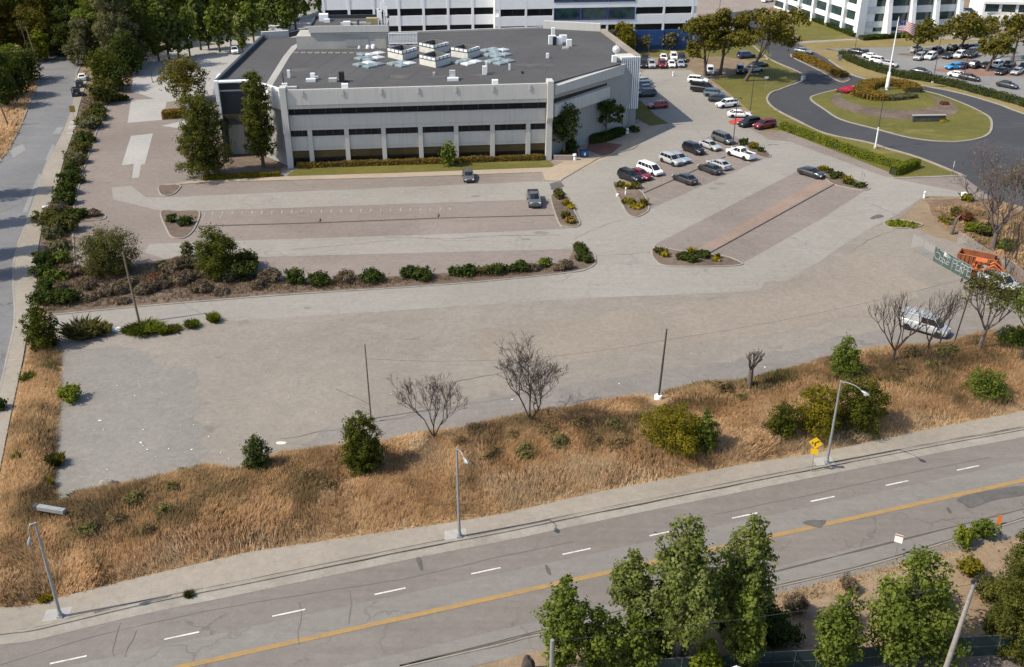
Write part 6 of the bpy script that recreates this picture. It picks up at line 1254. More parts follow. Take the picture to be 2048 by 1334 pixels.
shrub((1910, 432), 14, 1.3, 'olive', 'fence_shrub', 'rounded olive shrub beside the reddish shrub near the driveway', group='shrubs near the back fence'); shrub((1932, 442), 18, 1.4, 'red', 'fence_shrub', 'reddish shrub near the driveway', group='shrubs near the back fence'); shrub((1945, 462), 22, 1.2, 'bright', 'fence_shrub', 'bright green shrub at the end of the back fence', group='shrubs near the back fence'); shrub((1890, 446), 14, .7, 'yellow', 'fence_shrub', 'low yellow green shrub by the broken stump', group='shrubs near the back fence'); shrub((1970, 470), 22, 1.6, 'olive', 'fence_shrub', 'olive shrub behind the first posts of the back fence', group='shrubs near the back fence'); shrub((1935, 400), 18, .9, 'yellow', 'fence_shrub', 'low yellow shrub under the small leafless tree', group='shrubs near the back fence'); shrub((2005, 500), 22, 1.4, 'green', 'fence_shrub', 'green shrub at the foot of the huge leafless tree', group='shrubs near the back fence')
# hedges
HG = 'clipped hedges'
hedge((1562, 258), (1780, 340), 1.3, 1.3, 'bright', 'long clipped bright hedge between stalls and loop lawn', HG, curve=[(1562, 257), (1640, 285), (1720, 314), (1798, 338)])
hedge(None, None, 1.3, 1.3, 'bright', 'short end of the clipped hedge turning back on the grassy tip', HG, curve=[(1786, 350), (1800, 345), (1832, 333)])
hedge(None, None, 1.6, 1.5, 'hedge', 'long curved green hedge before the far car park', HG, curve=[(1682, 112), (1700, 122), (1740, 138), (1800, 154), (1880, 167), (1960, 188), (2060, 216), (2160, 250)])
hedge(None, None, 2.2, 1.1, 'brown', 'brown hedge along the median of the loop road entrance', HG, curve=[(1592, 114), (1620, 124), (1655, 140), (1688, 156)])
hedge((600, 336), (1092, 319), 1.0, .85, 'brown', 'brown green clipped hedge along the building front', HG, curve=[(594, 335.5), (840, 327.5), (1090, 319)])
hedge((407, 360), (560, 352), .8, .7, 'yellow', 'low yellow green hedge under the pines', HG, curve=[(407, 360), (480, 356), (560, 352)])
hedge(None, None, 2.4, 1.0, 'dark', 'dark hedge at the foot of the fin office', HG, curve=[(1722, 80), (1780, 76), (1850, 74)])
hedge(None, None, 1.6, .9, 'dark', 'dark strip hedge on the lawn slope of the fin office', HG, curve=[(1590, 30), (1640, 46), (1712, 74)])
hedge(None, None, 3.4, 1.2, 'brown', 'brown ring hedge around the flagpole, back half', HG, curve=[(1722, 188), (1735, 176), (1760, 170), (1790, 171), (1815, 177), (1828, 186)])
hedge(None, None, 4.0, 1.2, 'brown', 'brown ring hedge around the flagpole, front left half', HG, curve=[(1722, 189), (1735, 196), (1755, 198), (1770, 198)])
hedge(None, None, 2.5, .8, 'grey', 'grey green low hedge at the right front of the flagpole ring', HG, curve=[(1772, 200), (1800, 198), (1826, 194)])
hedge(None, None, 2.2, .8, 'pink', 'bright pink flower bed on the loop island', None, name='flower_patch', curve=[(1680, 187), (1694, 184), (1706, 181)])
hedge(None, None, 2.4, 1.4, 'brown', 'orange brown clipped hedge on the side car park island', HG, curve=[(326, 236), (345, 235), (368, 232)])
hedge(None, None, 1.5, 1.3, 'dark', 'dark hedge in the shaded planter of the east wall', HG, curve=[(1178, 286), (1210, 281), (1244, 268)]); shrub((1268, 263), 12, 1.0, 'dark', 'court_shrub', 'small dark shrub beside the white bollard in the shade'); shrub((1138, 302), 16, 2.2, 'dark', 'court_shrub', 'dark shrub under the forked tree in the entrance corner'); shrub((1128, 312), 10, 1.0, 'hedge', 'court_shrub', 'green shrub at the low wall of the entrance corner')
shrub((1888, 209), 12, .5, 'red', 'island_shrub', 'low purple brown patch on the loop island'); shrub((1880, 243), 14, .4, 'gold', 'island_shrub', 'yellow flowers before the dark sign wall')
for i, (x, y, hw) in enumerate(((235, 200, 18), (250, 201, 10))): shrub((x, y), hw, .9, 'dark', 'kerb_shrub', ('larger', 'smaller')[i] + ' dark low shrub on the kerb at the car park entrance')

# brush growing through the dry grass of the bank
LM['scrub'] = leafmat('scrub_leaf', (.07, .052, .032), (.17, .125, .075), (.22, .18, .10), .2, .9); LM['scrubgreen'] = leafmat('scrub_green_leaf', (.06, .058, .028), (.15, .135, .065), (.22, .19, .09), .2, .9)
BR = ((150, 1050), (195, 1025), (235, 1062), (270, 1020), (300, 1085), (335, 1045), (375, 1075), (405, 1018), (440, 1060), (480, 1030), (350, 1000), (180, 1085), (920, 905), (955, 880), (985, 930), (1020, 895), (1055, 925), (1085, 880), (1120, 905), (1155, 870), (1190, 895), (1225, 865), (1245, 905), (1820, 728), (1860, 745), (1890, 722), (1800, 755), (1440, 795), (1480, 812), (610, 975), (650, 990))
rb = random.Random(77)
WORDS = ('left end', 'near left', 'middle', 'right')
for i, (x, y) in enumerate(BR):
    shrub((x, y), rb.uniform(16, 28), rb.uniform(1.25, 1.9), 'scrub' if rb.random() < .65 else 'scrubgreen', 'bank_shrub', 'low brown brush in the dry grass bank, %s clump from the left' % (ORD[i] if i < 26 else ('twenty seventh', 'twenty eighth', 'twenty ninth', 'thirtieth', 'thirty first')[i - 26]), group='low brush on the bank', asp=.22, n=2200)
# ================================================================== POLES, LAMPS, SIGNS, FENCES
road_side = -RN
street_lamp((122, 1236), 1045, RU * -.5 - RN * .2, 'grey street lamp at the left corner with its lamp head hanging broken', True)
street_lamp((919, 1076), 896, -RN * 1 + RU * .25, 'grey street lamp in the middle of the main road sidewalk', reach=.55)
street_lamp((1653, 929), 761, -RN * 1 + RU * .55, 'grey street lamp at the right behind the yellow sign')
PG_ = 'poles standing round the vacant lot'
p0 = wood_pole((279, 646), 506, 'leaning wooden pole among weeds at the lane edge', (-.5, .3), .13, group=PG_)
p1 = wood_pole((742, 838), 688, 'thin metal pole rising behind the tall bank evergreen', (-.05, 0), .07, flat('rust_steel', (.12, .11, .085), .7, .2), group=PG_)
p2 = wood_pole((1316, 803), 660, 'dark metal pole with round white footing on the bank edge', (.35, .2), .11, DSTEEL, foot=True, group=PG_)
p3 = wood_pole((1905, 695), 545, 'thin dark pole between leafless tree and leaning tree', (1.1, .6), .07, TWIG, group=PG_)
def top_of(o, lean): b = o.location; ch = [c for c in o.children if c.name.startswith('pole')][0]; z = max(v_.co.z for v_ in ch.data.vertices); return (b.x + lean[0], b.y + lean[1], z)
t1, t2, t3 = top_of(p1, (0, 0)), top_of(p2, (.35, .2)), top_of(p3, (1.1, .6)); t0 = top_of(p0, (-.5, .3))
wire((t1[0], t1[1], t1[2] - 1.4), 'overhead wire', sag=1.0) if False else None
wire([(t1[0], t1[1], t1[2] - 1.6), (t2[0], t2[1], t2[2] - 1.2)], 'thin overhead wire between thin metal pole and white footed pole', .010, 1.1)
wire([(t2[0], t2[1], t2[2] - 1.2), (t3[0], t3[1], t3[2] - .6)], 'thin overhead wire between white footed pole and leaning tree', .010, .6)
g = G(335, 590); wire([(t0[0], t0[1], t0[2] - .6), (g[0], g[1], .2)], 'guy wire slanting down from the leaning wooden pole', .025, .05)
n1 = wood_pole((1099, 1500), 1280, 'grey pole top beside the leftmost near tree', (.0, 0), .16, STEEL, group='utility poles near the camera')
n2 = wood_pole((1872, 1395), 1163, 'leaning grey wooden utility pole in front of the dark fence', (.5, 0), .17, flat('grey_wood', (.27, .25, .23), .9, 0, .1, .2, 3), cross=False, group='utility poles near the camera')
tn1, tn2 = top_of(n1, (0, 0)), top_of(n2, (.5, 0)); MB().box((.5, 0, tn2[2] - n2.location.z), (.5, .2, .12), .3).build('cap', TRIM, n2)
wire([(tn1[0], tn1[1], tn1[2] - .1), (tn2[0], tn2[1], tn2[2] - .2)], 'overhead cable between the two utility poles near the camera', .016, .3)
UPG = 'wooden utility poles on the left street'
for px, ty, lb in (((64, 122), 40, 'tall wooden utility pole with transformer behind the bend of the left street'), ((80, 140), 52, 'shorter wooden utility pole right of the transformer pole'), ((17, 252), 178, 'leaning wooden utility pole on the dry grass at the left edge')): wood_pole(px, ty, lb, (-1.2, 0), .16, None, cross=True, group=UPG)
lot_lamp((1465, 297), 196, 'lamp post beside the grey minivan and white pickup'); lot_lamp((1500, 227), 148, 'thin lamp post on the lawn above the white sedan'); lot_lamp((1750, 297), 176, 'lamp post with white painted base between hedge and loop road', True)
lot_lamp((1865, 166), 72, 'lamp post behind the flagpole island at the far kerb'); lot_lamp((1924, 172), 108, 'lamp post behind the right part of the loop at the hedge'); lot_lamp((1706, 124), 76, 'lamp post at the left end of the curved hedge'); lot_lamp((1535, 119), 60, 'lamp post at the kerb under the leaning cypress'); lot_lamp((1297, 116), 78, 'lamp post before the blue office base'); lot_lamp((1438, 30), -20, 'lamp post on the brown drive behind the cypresses'); lot_lamp((305, 165), 115, 'lamp post on the brick island of the side car park'); lot_lamp((1740, 390), 0, '') if False else None
# flag
f0 = G(1773, 180); fh = hgt(f0, 36); fl = thing('flagpole', (f0[0], f0[1], 0), 'tall white flagpole with a striped flag in the ring hedge', 'flagpole')
MB().tube([(0, 0, 0), (0, 0, fh * .25), (0, 0, fh * .26), (0, 0, fh)], [.42, .34, .2, .09], 12).build('pole', WHITEP, fl, smooth=40)
MB().lathe([(.01, fh - .02), (.15, fh + .08), (.15, fh + .2), (.01, fh + .3)], 10).build('finial', flat('gilt', (.5, .4, .15), .4, .6), fl)
fb = NB('flag_cloth'); uvn = fb.n('UVMap'); sep = fb.n('SeparateXYZ'); fb.l(uvn.outputs[0], sep.inputs[0])
st_ = fb.math('GREATER_THAN', fb.math('MODULO', fb.math('MULTIPLY', sep.outputs[1], 6.5), 1.0), .5)
c = fb.mix(st_, (.34, .02, .03), (.75, .75, .73)); can = fb.math('MULTIPLY', fb.math('LESS_THAN', sep.outputs[0], .42), fb.math('GREATER_THAN', sep.outputs[1], .46))
vo = fb.n('TexVoronoi'); vo.inputs['Scale'].default_value = 16; fb.l(uvn.outputs[0], vo.inputs['Vector'])
stars = fb.math('LESS_THAN', vo.outputs['Distance'], .25); c = fb.mix(can, c, fb.mix(stars, (.02, .03, .12), (.7, .7, .7))); fb.bsdf(c, .8, .2)
mb = MB(); nx_, nz_ = 18, 8; fw, fH = 4.2, 2.3; vs = []; uv = []
for i in range(nx_ + 1):
    for j in range(nz_ + 1):
        t = i / nx_; x = fw * t * .88; vs.append((.12 + x, -.5 * t + .28 * math.sin(t * 7) * t, fh - .3 - fH + fH * j / nz_ - 1.2 * t * t - .12 * math.sin(t * 9 + j * .3))); uv.append((t, j / nz_))
mb.add(vs, [(i * (nz_ + 1) + j, (i + 1) * (nz_ + 1) + j, (i + 1) * (nz_ + 1) + j + 1, i * (nz_ + 1) + j + 1) for i in range(nx_) for j in range(nz_)])
fo = mb.build('flag', fb.m, fl, smooth=180); ul = fo.data.uv_layers.new(name='UVMap')
for lp in fo.data.loops: ul.data[lp.index].uv = uv[lp.vertex_index]
# sign wall on the loop island
a, b = G(1825, 245), G(1890, 244); r = thing('sign_wall', (a[0], a[1], 0), 'low dark stone sign wall on the loop island lawn', 'sign'); u = unit(a, b); mb = MB(); ob(mb, np.zeros(2), u, 0, np.hypot(*(b - a)), 0, 1.3, -.6, 0); mb.build('wall', flat('dark_stone', (.075, .07, .065), .7, 0, .3, .3, 1.), r)
mb = MB(); ob(mb, np.zeros(2), u, -.1, np.hypot(*(b - a)) + .1, 1.3, 1.42, -.7, .1); mb.build('coping', BWD, r)
# yellow warning sign
g = G(1622, 944); r = thing('warning_sign', (g[0], g[1], .13), 'yellow diamond warning sign with black arrow on the right sidewalk', 'sign')
MB().tube([(0, 0, 0), (0, 0, 3.55)], .035, 6).build('post', STEEL, r)
SY = flat('sign_yellow', (.72, .43, .01), .5, 0, .4, .06); SB_ = flat('sign_black', (.015, .015, .015), .6)
tang = unit(G(1500, 964), G(1650, 934)); rzs = math.radians(-38)
su = np.array([math.cos(rzs + .35), math.sin(rzs + .35)])
mb = MB(); mb.wallpoly([(0, 2.45), (.62, 3.07), (0, 3.69), (-.62, 3.07)], np.zeros(2), su, .04, .07); dm = mb.build('diamond_plate', SY, r)
mb = MB(); mb.wallpoly([(-.10, 2.75), (.02, 2.75), (.02, 3.05), (.22, 3.22), (.22, 3.12), (.34, 3.3), (.12, 3.36), (.16, 3.28), (-.10, 3.1)], np.zeros(2), su, .07, .076); mb.wallpoly([(-.32, 2.98), (-.2, 2.9), (-.2, 3.1), (-.32, 3.2)], np.zeros(2), su, .07, .076); mb.build('arrow', SB_, dm)
mb = MB(); mb.wallpoly([(-.34, 1.85), (.34, 1.85), (.34, 2.42), (-.34, 2.42)], np.zeros(2), su, .04, .065); mb.build('lower_plate', SY, r)
def post_sign(px, h, wdt, hh, mat, label, rz=0., name='road_sign', back=None, backmat=None):
    g = G(*px); r = thing(name, (g[0], g[1], 0), label, 'sign', None, rz); MB().tube([(0, 0, 0), (0, 0, h)], .035, 6).build('post', STEEL, r)
    mb = MB(); mb.box((0, -.06, h - hh / 2), (wdt, .03, hh)); pl = mb.build('plate', mat, r); return r, pl
r, pl = post_sign((1790, 1112), 2.2, .62, .78, WHITEP, 'small white sign with red top by the far kerb of the road', -.5)
MB().box((0, -.08, 2.11), (.60, .012, .12)).build('red_band', flat('sign_red', (.38, .10, .09), .6), pl)
post_sign((149, 240), 2.9, 1.05, 1.3, flat('sign_ochre', (.24, .17, .03), .6), 'dull yellow sign on the left sidewalk seen near the parked cars', .15)
r, pl = post_sign((1996, 1049), 1.0, .34, .95, flat('marker_orange', (.62, .17, .03), .5), 'orange channel marker on the far kerb at the right', -.3, 'channel_marker')
post_sign((1903, 352), 2.6, .35, 1.0, WHITEP, 'thin white sign post on the grassy tip by the driveway', .8)
post_sign((1725, 370), 2.0, .08, .6, STEEL, 'left one of two thin posts on the lone sedan island', .3, 'thin_post'); post_sign((1721, 366), 2.0, .08, .6, STEEL, 'right one of two thin posts on the lone sedan island', .3, 'thin_post')
post_sign((1530, 182), 3.2, .9, .45, WHITEP, 'small white sign on a post on the lawn under the cypresses', .2); post_sign((1679, 122), 1.6, 1.0, 1.5, BWD, 'grey sign board on the dry lawn at the hedge end', .2)
def bollard(px, h, rad, label, mat=WHITEP, cat='bollard'):
    g = G(*px); r = thing('bollard', (g[0], g[1], 0), label, cat, 'white bollards'); MB().lathe([(rad, 0), (rad, h * .9), (rad * .8, h)], 12).build('post', mat, r, smooth=40); MB().lathe([(rad * 1.02, h * .6), (rad * 1.02, h * .75)], 12, cap=False).build('band', BWD, r)
for px, h, rad, lb in (((1254, 267), 1.0, .3, 'white bollard at the foot of the leaning end wall'), ((1149, 320), 1.1, .36, 'white bollard at the end of the low entrance wall'), ((1848, 396), 1.1, .18, 'white post at the corner of the driveway soil'), ((1346, 152), 1.0, .2, 'white post at the lane mouth near the flat topped trees'), ((1279, 158), 1.4, .3, 'white cone shaped post beside the bright fins'), ((1604, 160), .9, .3, 'white post on the kerb in the cypress shadow'), ((1235, 392), .35, .25, 'small white stub on the angled island'), ((1251, 390), 1.3, .12, 'slim white pipe on the angled island')): bollard(px, h, rad, lb)
g = G(95, 425); r = thing('utility_box', (g[0], g[1], 0), 'white utility box on the left sidewalk beside the strip', 'box'); MB().box((0, 0, .45), (1.0, .8, .9), .3).build('cabinet', BWD, r); MB().box((0, 0, .93), (1.1, .9, .06), .3).build('lid', WHITEP, r)
g = G(1928, 398); r = thing('utility_box', (g[0], g[1], 0), 'white box on the soil under the small leafless tree', 'box'); MB().box((0, 0, .5), (.9, .7, 1.0), .3).build('cabinet', WHITEP, r); MB().box((0, 0, 1.02), (1.0, .8, .06), .3).build('lid', WHITEP, r)
mb = MB(); a, b = G(1104, 321), G(1146, 321); r = thing('entrance_wall', (a[0], a[1], 0), 'low pinkish wall at the entrance corner', 'wall'); ob(mb, np.zeros(2), unit(a, b), .3, np.hypot(*(b - a)), 0, .9, -.4, 0); mb.build('wall', flat('pink_wall', (.28, .22, .20), .9), r)
g = G(1168, 313); r = thing('recycling_bin', (g[0], g[1], 0), 'blue wheeled bin in the shaded entrance court', 'bin')
MB().box((0, 0, .6), (1.3, .9, 1.0), .2, 1.1).build('body', flat('bin_blue', (.02, .09, .24), .5), r); MB().box((0, 0, 1.14), (1.5, 1.05, .1), .2).build('lid', flat('bin_lid', (.015, .05, .14), .5), r); MB().box((.1, -.55, .6), (.35, .03, .5), .2).build('notice', WHITEP, r)
for s in (-.5, .5): MB().lathe([(.14, -.05), (.14, .05)], 12, (s, -.3, .12), 'y').build('wheel', TYRE, r)

# fences
def alpha_mesh(name, col, a):
    b = NB(name); p = b.n('TexCoord').outputs['Object']; d = b.n('BsdfDiffuse'); d.inputs[0].default_value = (*col, 1); t = b.n('BsdfTransparent'); m = b.n('MixShader'); m.inputs[0].default_value = a
    b.l(t.outputs[0], m.inputs[1]); b.l(d.outputs[0], m.inputs[2]); b.l(m.outputs[0], b.out.inputs[0]); return b.m
LINK = alpha_mesh('chain_link', (.32, .32, .31), .22); SCREEN = flat('green_screen_cloth', (.060, .086, .079), .85, 0, .2, .18, .6); SCRD = flat('dark_screen_cloth', (.030, .046, .044), .8, 0, .2, .25, .4)
def fence(pts, h, npost, mesh, name, label, rail=True, thick=.03, low=.1, prad=.045, mt=None):
    P = [G(*p) for p in pts]; r = thing(name, (P[0][0], P[0][1], 0), label, 'fence'); mb = MB(); rl = MB()
    for A, B, k in zip(P, P[1:], npost):
        A, B = A - P[0], B - P[0]; u = unit(A, B); L = np.hypot(*(B - A)); ob(mb, A, u, 0, L, low, h - .04, -thick / 2, thick / 2)
        for z in ((h, h * .52, low) if rail else (h,)): rl.tube([(*A, z), (*B, z)], .028, 5)
        for i in range(k + 1):
            q = A + (B - A) * i / k; MB().tube([(*q, 0), (*q, h + .06)], prad, 7).build('fence_post', mt or STEEL, r)
    mb.build('mesh_panel', mesh, r); rl.build('rail', mt or STEEL, r); return r
fence([(1820, 496), (1866, 522)], 2.1, [2], LINK, 'chain_link_fence', 'open chain link fence with grey frame left of the graffiti screen')
gf = fence([(1866, 522), (1938, 563)], 2.1, [4], SCREEN, 'graffiti_fence', 'dark green screened fence with white graffiti writing', False, low=.05)
A, B = G(1866, 522), G(1938, 563); u = unit(A, B); L = np.hypot(*(B - A)); nrm = np.array([u[1], -u[0]])
if nrm[1] > 0: nrm = -nrm
gm = MB()
def stroke(pts, w=.085):
    out = []
    for (x, z) in pts: out.append((*(u * x + nrm * .05), z))
    gm.tube(out, w * .36, 5)
def circ(x, z, rx, rz_, a0=0, a1=6.3): return [(x + rx * math.cos(a), z + rz_ * math.sin(a)) for a in np.linspace(a0, a1, 12)]
k = L / 72.0
X = lambda px: (px - 1866) * k
stroke(circ(X(1873), 1.05, .55, .50)); stroke([(X(1870), 1.95), (X(1872), 2.1), (X(1871), 1.75), (X(1873), 1.85)]); stroke(circ(X(1880), .85, .3, .28, .6, 5.6)); stroke(circ(X(1885.5), .8, .26, .26, .6, 5.8)); stroke([(X(1888), 1.1), (X(1888.4), .62), (X(1891), .58), (X(1891.4), 1.05)]); stroke(circ(X(1894.5), .85, .26, .28, .3, 5.6)); stroke([(X(1893.2), .88), (X(1896), .9)])
stroke([(X(1876), 2.0), (X(1884), 1.95)]); stroke([(X(1888), 1.95), (X(1899), 1.7)]); stroke([(X(1890), 1.7), (X(1898), 1.45)]); stroke([(X(1884), 1.5), (X(1888), 1.75), (X(1893), 1.35)])
for ch, x0 in (('P', 1904), ('E', 1911), ('R', 1918), ('P', 1925), ('E', 1932)):
    x = X(x0); w_ = .62
    stroke([(x, .55), (x + .08, 1.85)], .11)
    if ch in 'PR': stroke([(x + .08, 1.85), (x + w_, 1.75), (x + w_, 1.35), (x + .05, 1.2)], .11)
    if ch == 'R': stroke([(x + .1, 1.2), (x + w_, .55)], .11)
    if ch == 'E': stroke([(x + .08, 1.85), (x + w_, 1.9)], .11); stroke([(x + .04, 1.25), (x + w_ * .8, 1.3)], .11); stroke([(x, .55), (x + w_, .6)], .11)
gm.build('graffiti', flat('chalky_paint', (.40, .42, .41), .9, 0, .2, .3, 4.), gf)
mb = MB(); q = u * X(1884.5); q2 = u * X(1889); mb.add([(*(q + nrm * .06), 1.55), (*(q2 + nrm * .06), 1.45), (*(q2 + nrm * .06), 2.05), (*(q + nrm * .06), 2.15)], [(0, 1, 2, 3), (3, 2, 1, 0)]); mb.build('notice', flat('paper_white', (.85, .85, .84), .7, 0, .2, .02), gf)
fence([(1913, 489), (1960, 520), (2020, 560)], 2.0, [4, 5], LINK, 'chain_link_fence', 'long chain link fence behind the dumpster under the huge leafless tree')
fence([(2008, 548), (2085, 610)], 2.2, [5], flat('brown_slats', (.17, .13, .115), .85), 'slatted_fence', 'brown slatted fence at the right edge behind the parked cars', False)
fence([(1300, 1362), (1540, 1346), (1720, 1338), (1878, 1319), (2048, 1309), (2200, 1300)], 2.0, [4, 4, 3, 3, 3], SCRD, 'screened_fence', 'dark screened fence along the bottom behind the near trees', True, mt=flat('grey_post', (.12, .13, .13), .6, .3))
sheet('gravel_yard', [(1300, 1362), (1540, 1346), (1720, 1338), (1878, 1319), (2048, 1309), (2200, 1300), (2400, 1500), (1300, 1600)], 2, ground('gravel_yard', (.16, .12, .10), (.30, .26, .24), .3, 3., grain=.25))
# dirt and dry grass beside the road
NV = [(1085, 1272), (1310, 1234), (1536, 1182), (1740, 1134), (1900, 1087), (2048, 1043), (2350, 950), (2350, 1290), (2048, 1305), (1878, 1316), (1720, 1334), (1540, 1342), (1300, 1358), (1060, 1372), (1000, 1400), (1000, 1295)]
sheet('verge', NV, 3, ground('verge_dirt', (.26, .18, .115), (.38, .28, .18), .12, 1.2, spots=.4, light=(.30, .26, .14), lightamt=.6, grain=.2), jag=.2)
VP = [G(*p) for p in [(1400, 1216), (1536, 1184), (1740, 1136), (1900, 1089), (1960, 1070), (1900, 1120), (1760, 1160), (1600, 1215), (1450, 1260)]]
grass('verge_grass', VP, lambda P: (edge_dist(P, VP), np.full(len(P), .02), np.zeros(len(P))), 16, .1, .35, .40, 'sparse green and dry grass along the far kerb of the main road', 9, .05)
WP = [G(*p) for p in [(-160, 410), (0, 330), (35, 272), (60, 208), (75, 170), (60, 160), (20, 190), (-100, 260), (-250, 330)]]
grass('street_grass', WP, lambda P: (edge_dist(P, WP), np.full(len(P), .0), vnoise(P, .2, 77) * .6), 3, .3, .9, .25, 'dry golden grass on the left side of the left street', 13, .16, lim=(-200, 0))
sheet('straw_verge', [(-260, 470), (0, 326), (35, 270), (62, 204), (78, 165), (50, 120), (-60, 200), (-300, 300)], 1, STRAW); sheet('straw_verge', [(20, 110), (60, 60), (70, 100), (60, 118)], 1, STRAW)
# shed roof at the bottom edge
a, b = G(1432, 1345, 2.4), G(1512, 1345, 2.4); r = thing('shed', (a[0], a[1], 0), 'small dark roofed shed with pale eaves at the bottom edge', 'shed'); w_ = b[0] - a[0]
MB().box((w_ / 2, -1.6, 1.1), (w_ - .3, 2.9, 2.2)).build('wall', BWD, r); mb = MB(); mb.add([(0, -3.2, 2.2), (w_, -3.2, 2.2), (w_, 0, 2.2), (0, 0, 2.2), (w_ / 2, -3.2, 2.9), (w_ / 2, 0, 2.9)], [(0, 4, 5, 3), (4, 1, 2, 5), (3, 5, 2), (0, 1, 4)]); mb.build('roof', flat('shed_roof', (.05, .06, .07), .6), r)
mb = MB(); mb.tube([(0, .03, 2.22), (w_ / 2, .03, 2.93), (w_, .03, 2.22)], .06, 4); mb.build('bargeboard', WHITEP, r)
g = G(1560, 1372); r = thing('trailer', (g[0], g[1], 0), 'white flat topped trailer just showing at the bottom edge', 'trailer'); MB().box((0, -1.2, 1.0), (2.6, 2.4, 1.2)).build('box', WHITEP, r); MB().box((0, -1.2, 1.64), (2.2, 2.0, .06)).build('roof', BWD, r); [MB().lathe([(.32, -.1), (.32, .1)], 14, (s, -2.3, .33), 'y').build('wheel', TYRE, r) for s in (-.6, .6)]
# rock at the bottom
def rock(px, rx, ry, h, mat, name, label, cat='rock', seed=0):
    g = G(*px); r = bpy.data.meshes.new('rock'); mb = MB(); n, m = 14, 8
    rings = []
    for j in range(m + 1):
        t = math.pi / 2 * j / m; rings.append([])
        for i in range(n):
            a = 2 * math.pi * i / n; s = 1 + .28 * mnoise.noise(Vector((math.cos(a) * 1.7, math.sin(a) * 1.7, t * 1.5 + seed))); rings[-1].append((rx * s * math.cos(t) * math.cos(a), ry * s * math.cos(t) * math.sin(a), h * s * math.sin(t)))
    mb.loft(rings); o = mb.build(name, mat, None, (g[0], g[1], -.03), smooth=50); return tag(o, label, cat)
rock((1055, 1345), .55, .5, 1.5, flat('dark_stump', (.06, .05, .045), .95, 0, .1, .3, 2.), 'tree_stump', 'dark weathered stump at the bottom edge left of the grey pole', 'stump', 3)
# container, tractor
A = G(1911, 533); r = thing('dumpster', (A[0], A[1], 0), 'rusty orange open dumpster behind the graffiti fence', 'dumpster', None, math.radians(-33)); RUST = flat('rust_orange', (.24, .085, .035), .85, 0, .2, .3, .8)
Ld, Wd, Hd = 4.8, 2.2, 1.7; mb = MB()
for c_, d_ in (((Ld / 2, .05, Hd / 2 + .2), (Ld, .1, Hd)), ((Ld / 2, Wd - .05, Hd / 2 + .2), (Ld, .1, Hd)), ((.05, Wd / 2, Hd / 2 + .2), (.1, Wd - .2, Hd)), ((Ld - .05, Wd / 2, Hd / 2 + .2), (.1, Wd - .2, Hd)), ((Ld / 2, Wd / 2, .25), (Ld - .2, Wd - .2, .1))): mb.box(c_, d_)
mb.build('body', RUST, r); mb = MB()
for i in range(9): mb.box((.3 + i * (Ld - .6) / 8, -.05, Hd / 2 + .2), (.12, .1, Hd))
for i in range(4): mb.box((-.05, .3 + i * (Wd - .6) / 3, Hd / 2 + .2), (.1, .12, Hd))
mb.build('rib', RUST, r); mb = MB()
for a_, b_ in (((0, 0), (Ld, 0)), ((Ld, 0), (Ld, Wd)), ((Ld, Wd), (0, Wd)), ((0, Wd), (0, 0))): mb.tube([(*a_, Hd + .2), (*b_, Hd + .2)], .07, 5)
mb.build('rim', flat('rust_rim', (.33, .11, .05), .8), r)
A = G(1962, 556); r = thing('tractor', (A[0], A[1], 0), 'bright orange tractor with raised loader arm beside the dumpster', 'tractor', None, math.radians(-30)); OR = paint('tractor_orange', (.56, .13, .018), .5)
mb = MB(); mb.box((1.0, 0, 1.15), (1.9, .8, .75), 0, .88); mb.box((-.5, 0, 1.1), (1.2, 1.0, .5)); mb.box((-.9, .75, 1.35), (1.1, .4, .16)); mb.box((-.9, -.75, 1.35), (1.1, .4, .16)); mb.build('body', OR, r)
mb = MB(); mb.box((-.4, 0, 2.45), (1.4, 1.25, .09)); mb.build('canopy', OR, r); mb = MB()
for x in (-1.0, .2):
    for y in (-.55, .55): mb.tube([(x, y, 1.3), (x, y, 2.42)], .04, 5)
mb.build('canopy_post', TRIM, r); MB().box((-.55, 0, 1.45), (.5, .5, .5), 0, .8).build('seat', TRIM, r)
for x, y, rr in ((-.9, .75, .68), (-.9, -.75, .68), (1.4, .6, .42), (1.4, -.6, .42)): wv = MB().lathe([(rr * .55, -.17), (rr, -.15), (rr, .15), (rr * .55, .17)], 18, (x, y, rr), 'y', False).build('wheel', TYRE, r, smooth=40); MB().lathe([(rr * .56, -.12), (.08, -.05), (.08, .05), (rr * .56, .12)], 14, (x, y, rr), 'y').build('rim', OR, wv)
mb = MB()
for s in (-.62, .62): mb.tube([(.1, s, 1.5), (1.2, s, 2.3), (2.6, s, 1.3)], .10, 6)
mb.build('loader_arm', OR, r); mb = MB(); mb.loft([[(2.5, y, 1.5), (2.6, y, .9), (3.3, y, .8), (3.25, y, 1.0), (2.75, y, 1.1), (2.65, y, 1.5)] for y in (-.85, .85)]); mb.build('bucket', OR, r)
g = G(1985, 545); r = thing('pole_sign', (g[0], g[1], 0), 'short dark post with round head behind the tractor', 'post'); MB().tube([(0, 0, 0), (0, 0, 2.2)], .06, 6).build('post', TRIM, r); MB().lathe([(.3, -.05), (.3, .05)], 14, (0, 0, 2.1), 'x').build('head', TRIM, r)
g = G(1945, 600); r = thing('lamp_post', (g[0], g[1], 0), 'pale leaning lamp post in the crown of the leaning tree', 'lamp post'); MB().tube([(0, 0, 0), (.6, 0, 4.6)], [.09, .07], 7).build('pole', STEEL, r); MB().box((.6, -.2, 4.6), (.3, .8, .16)).build('lamp_head', STEEL, r)
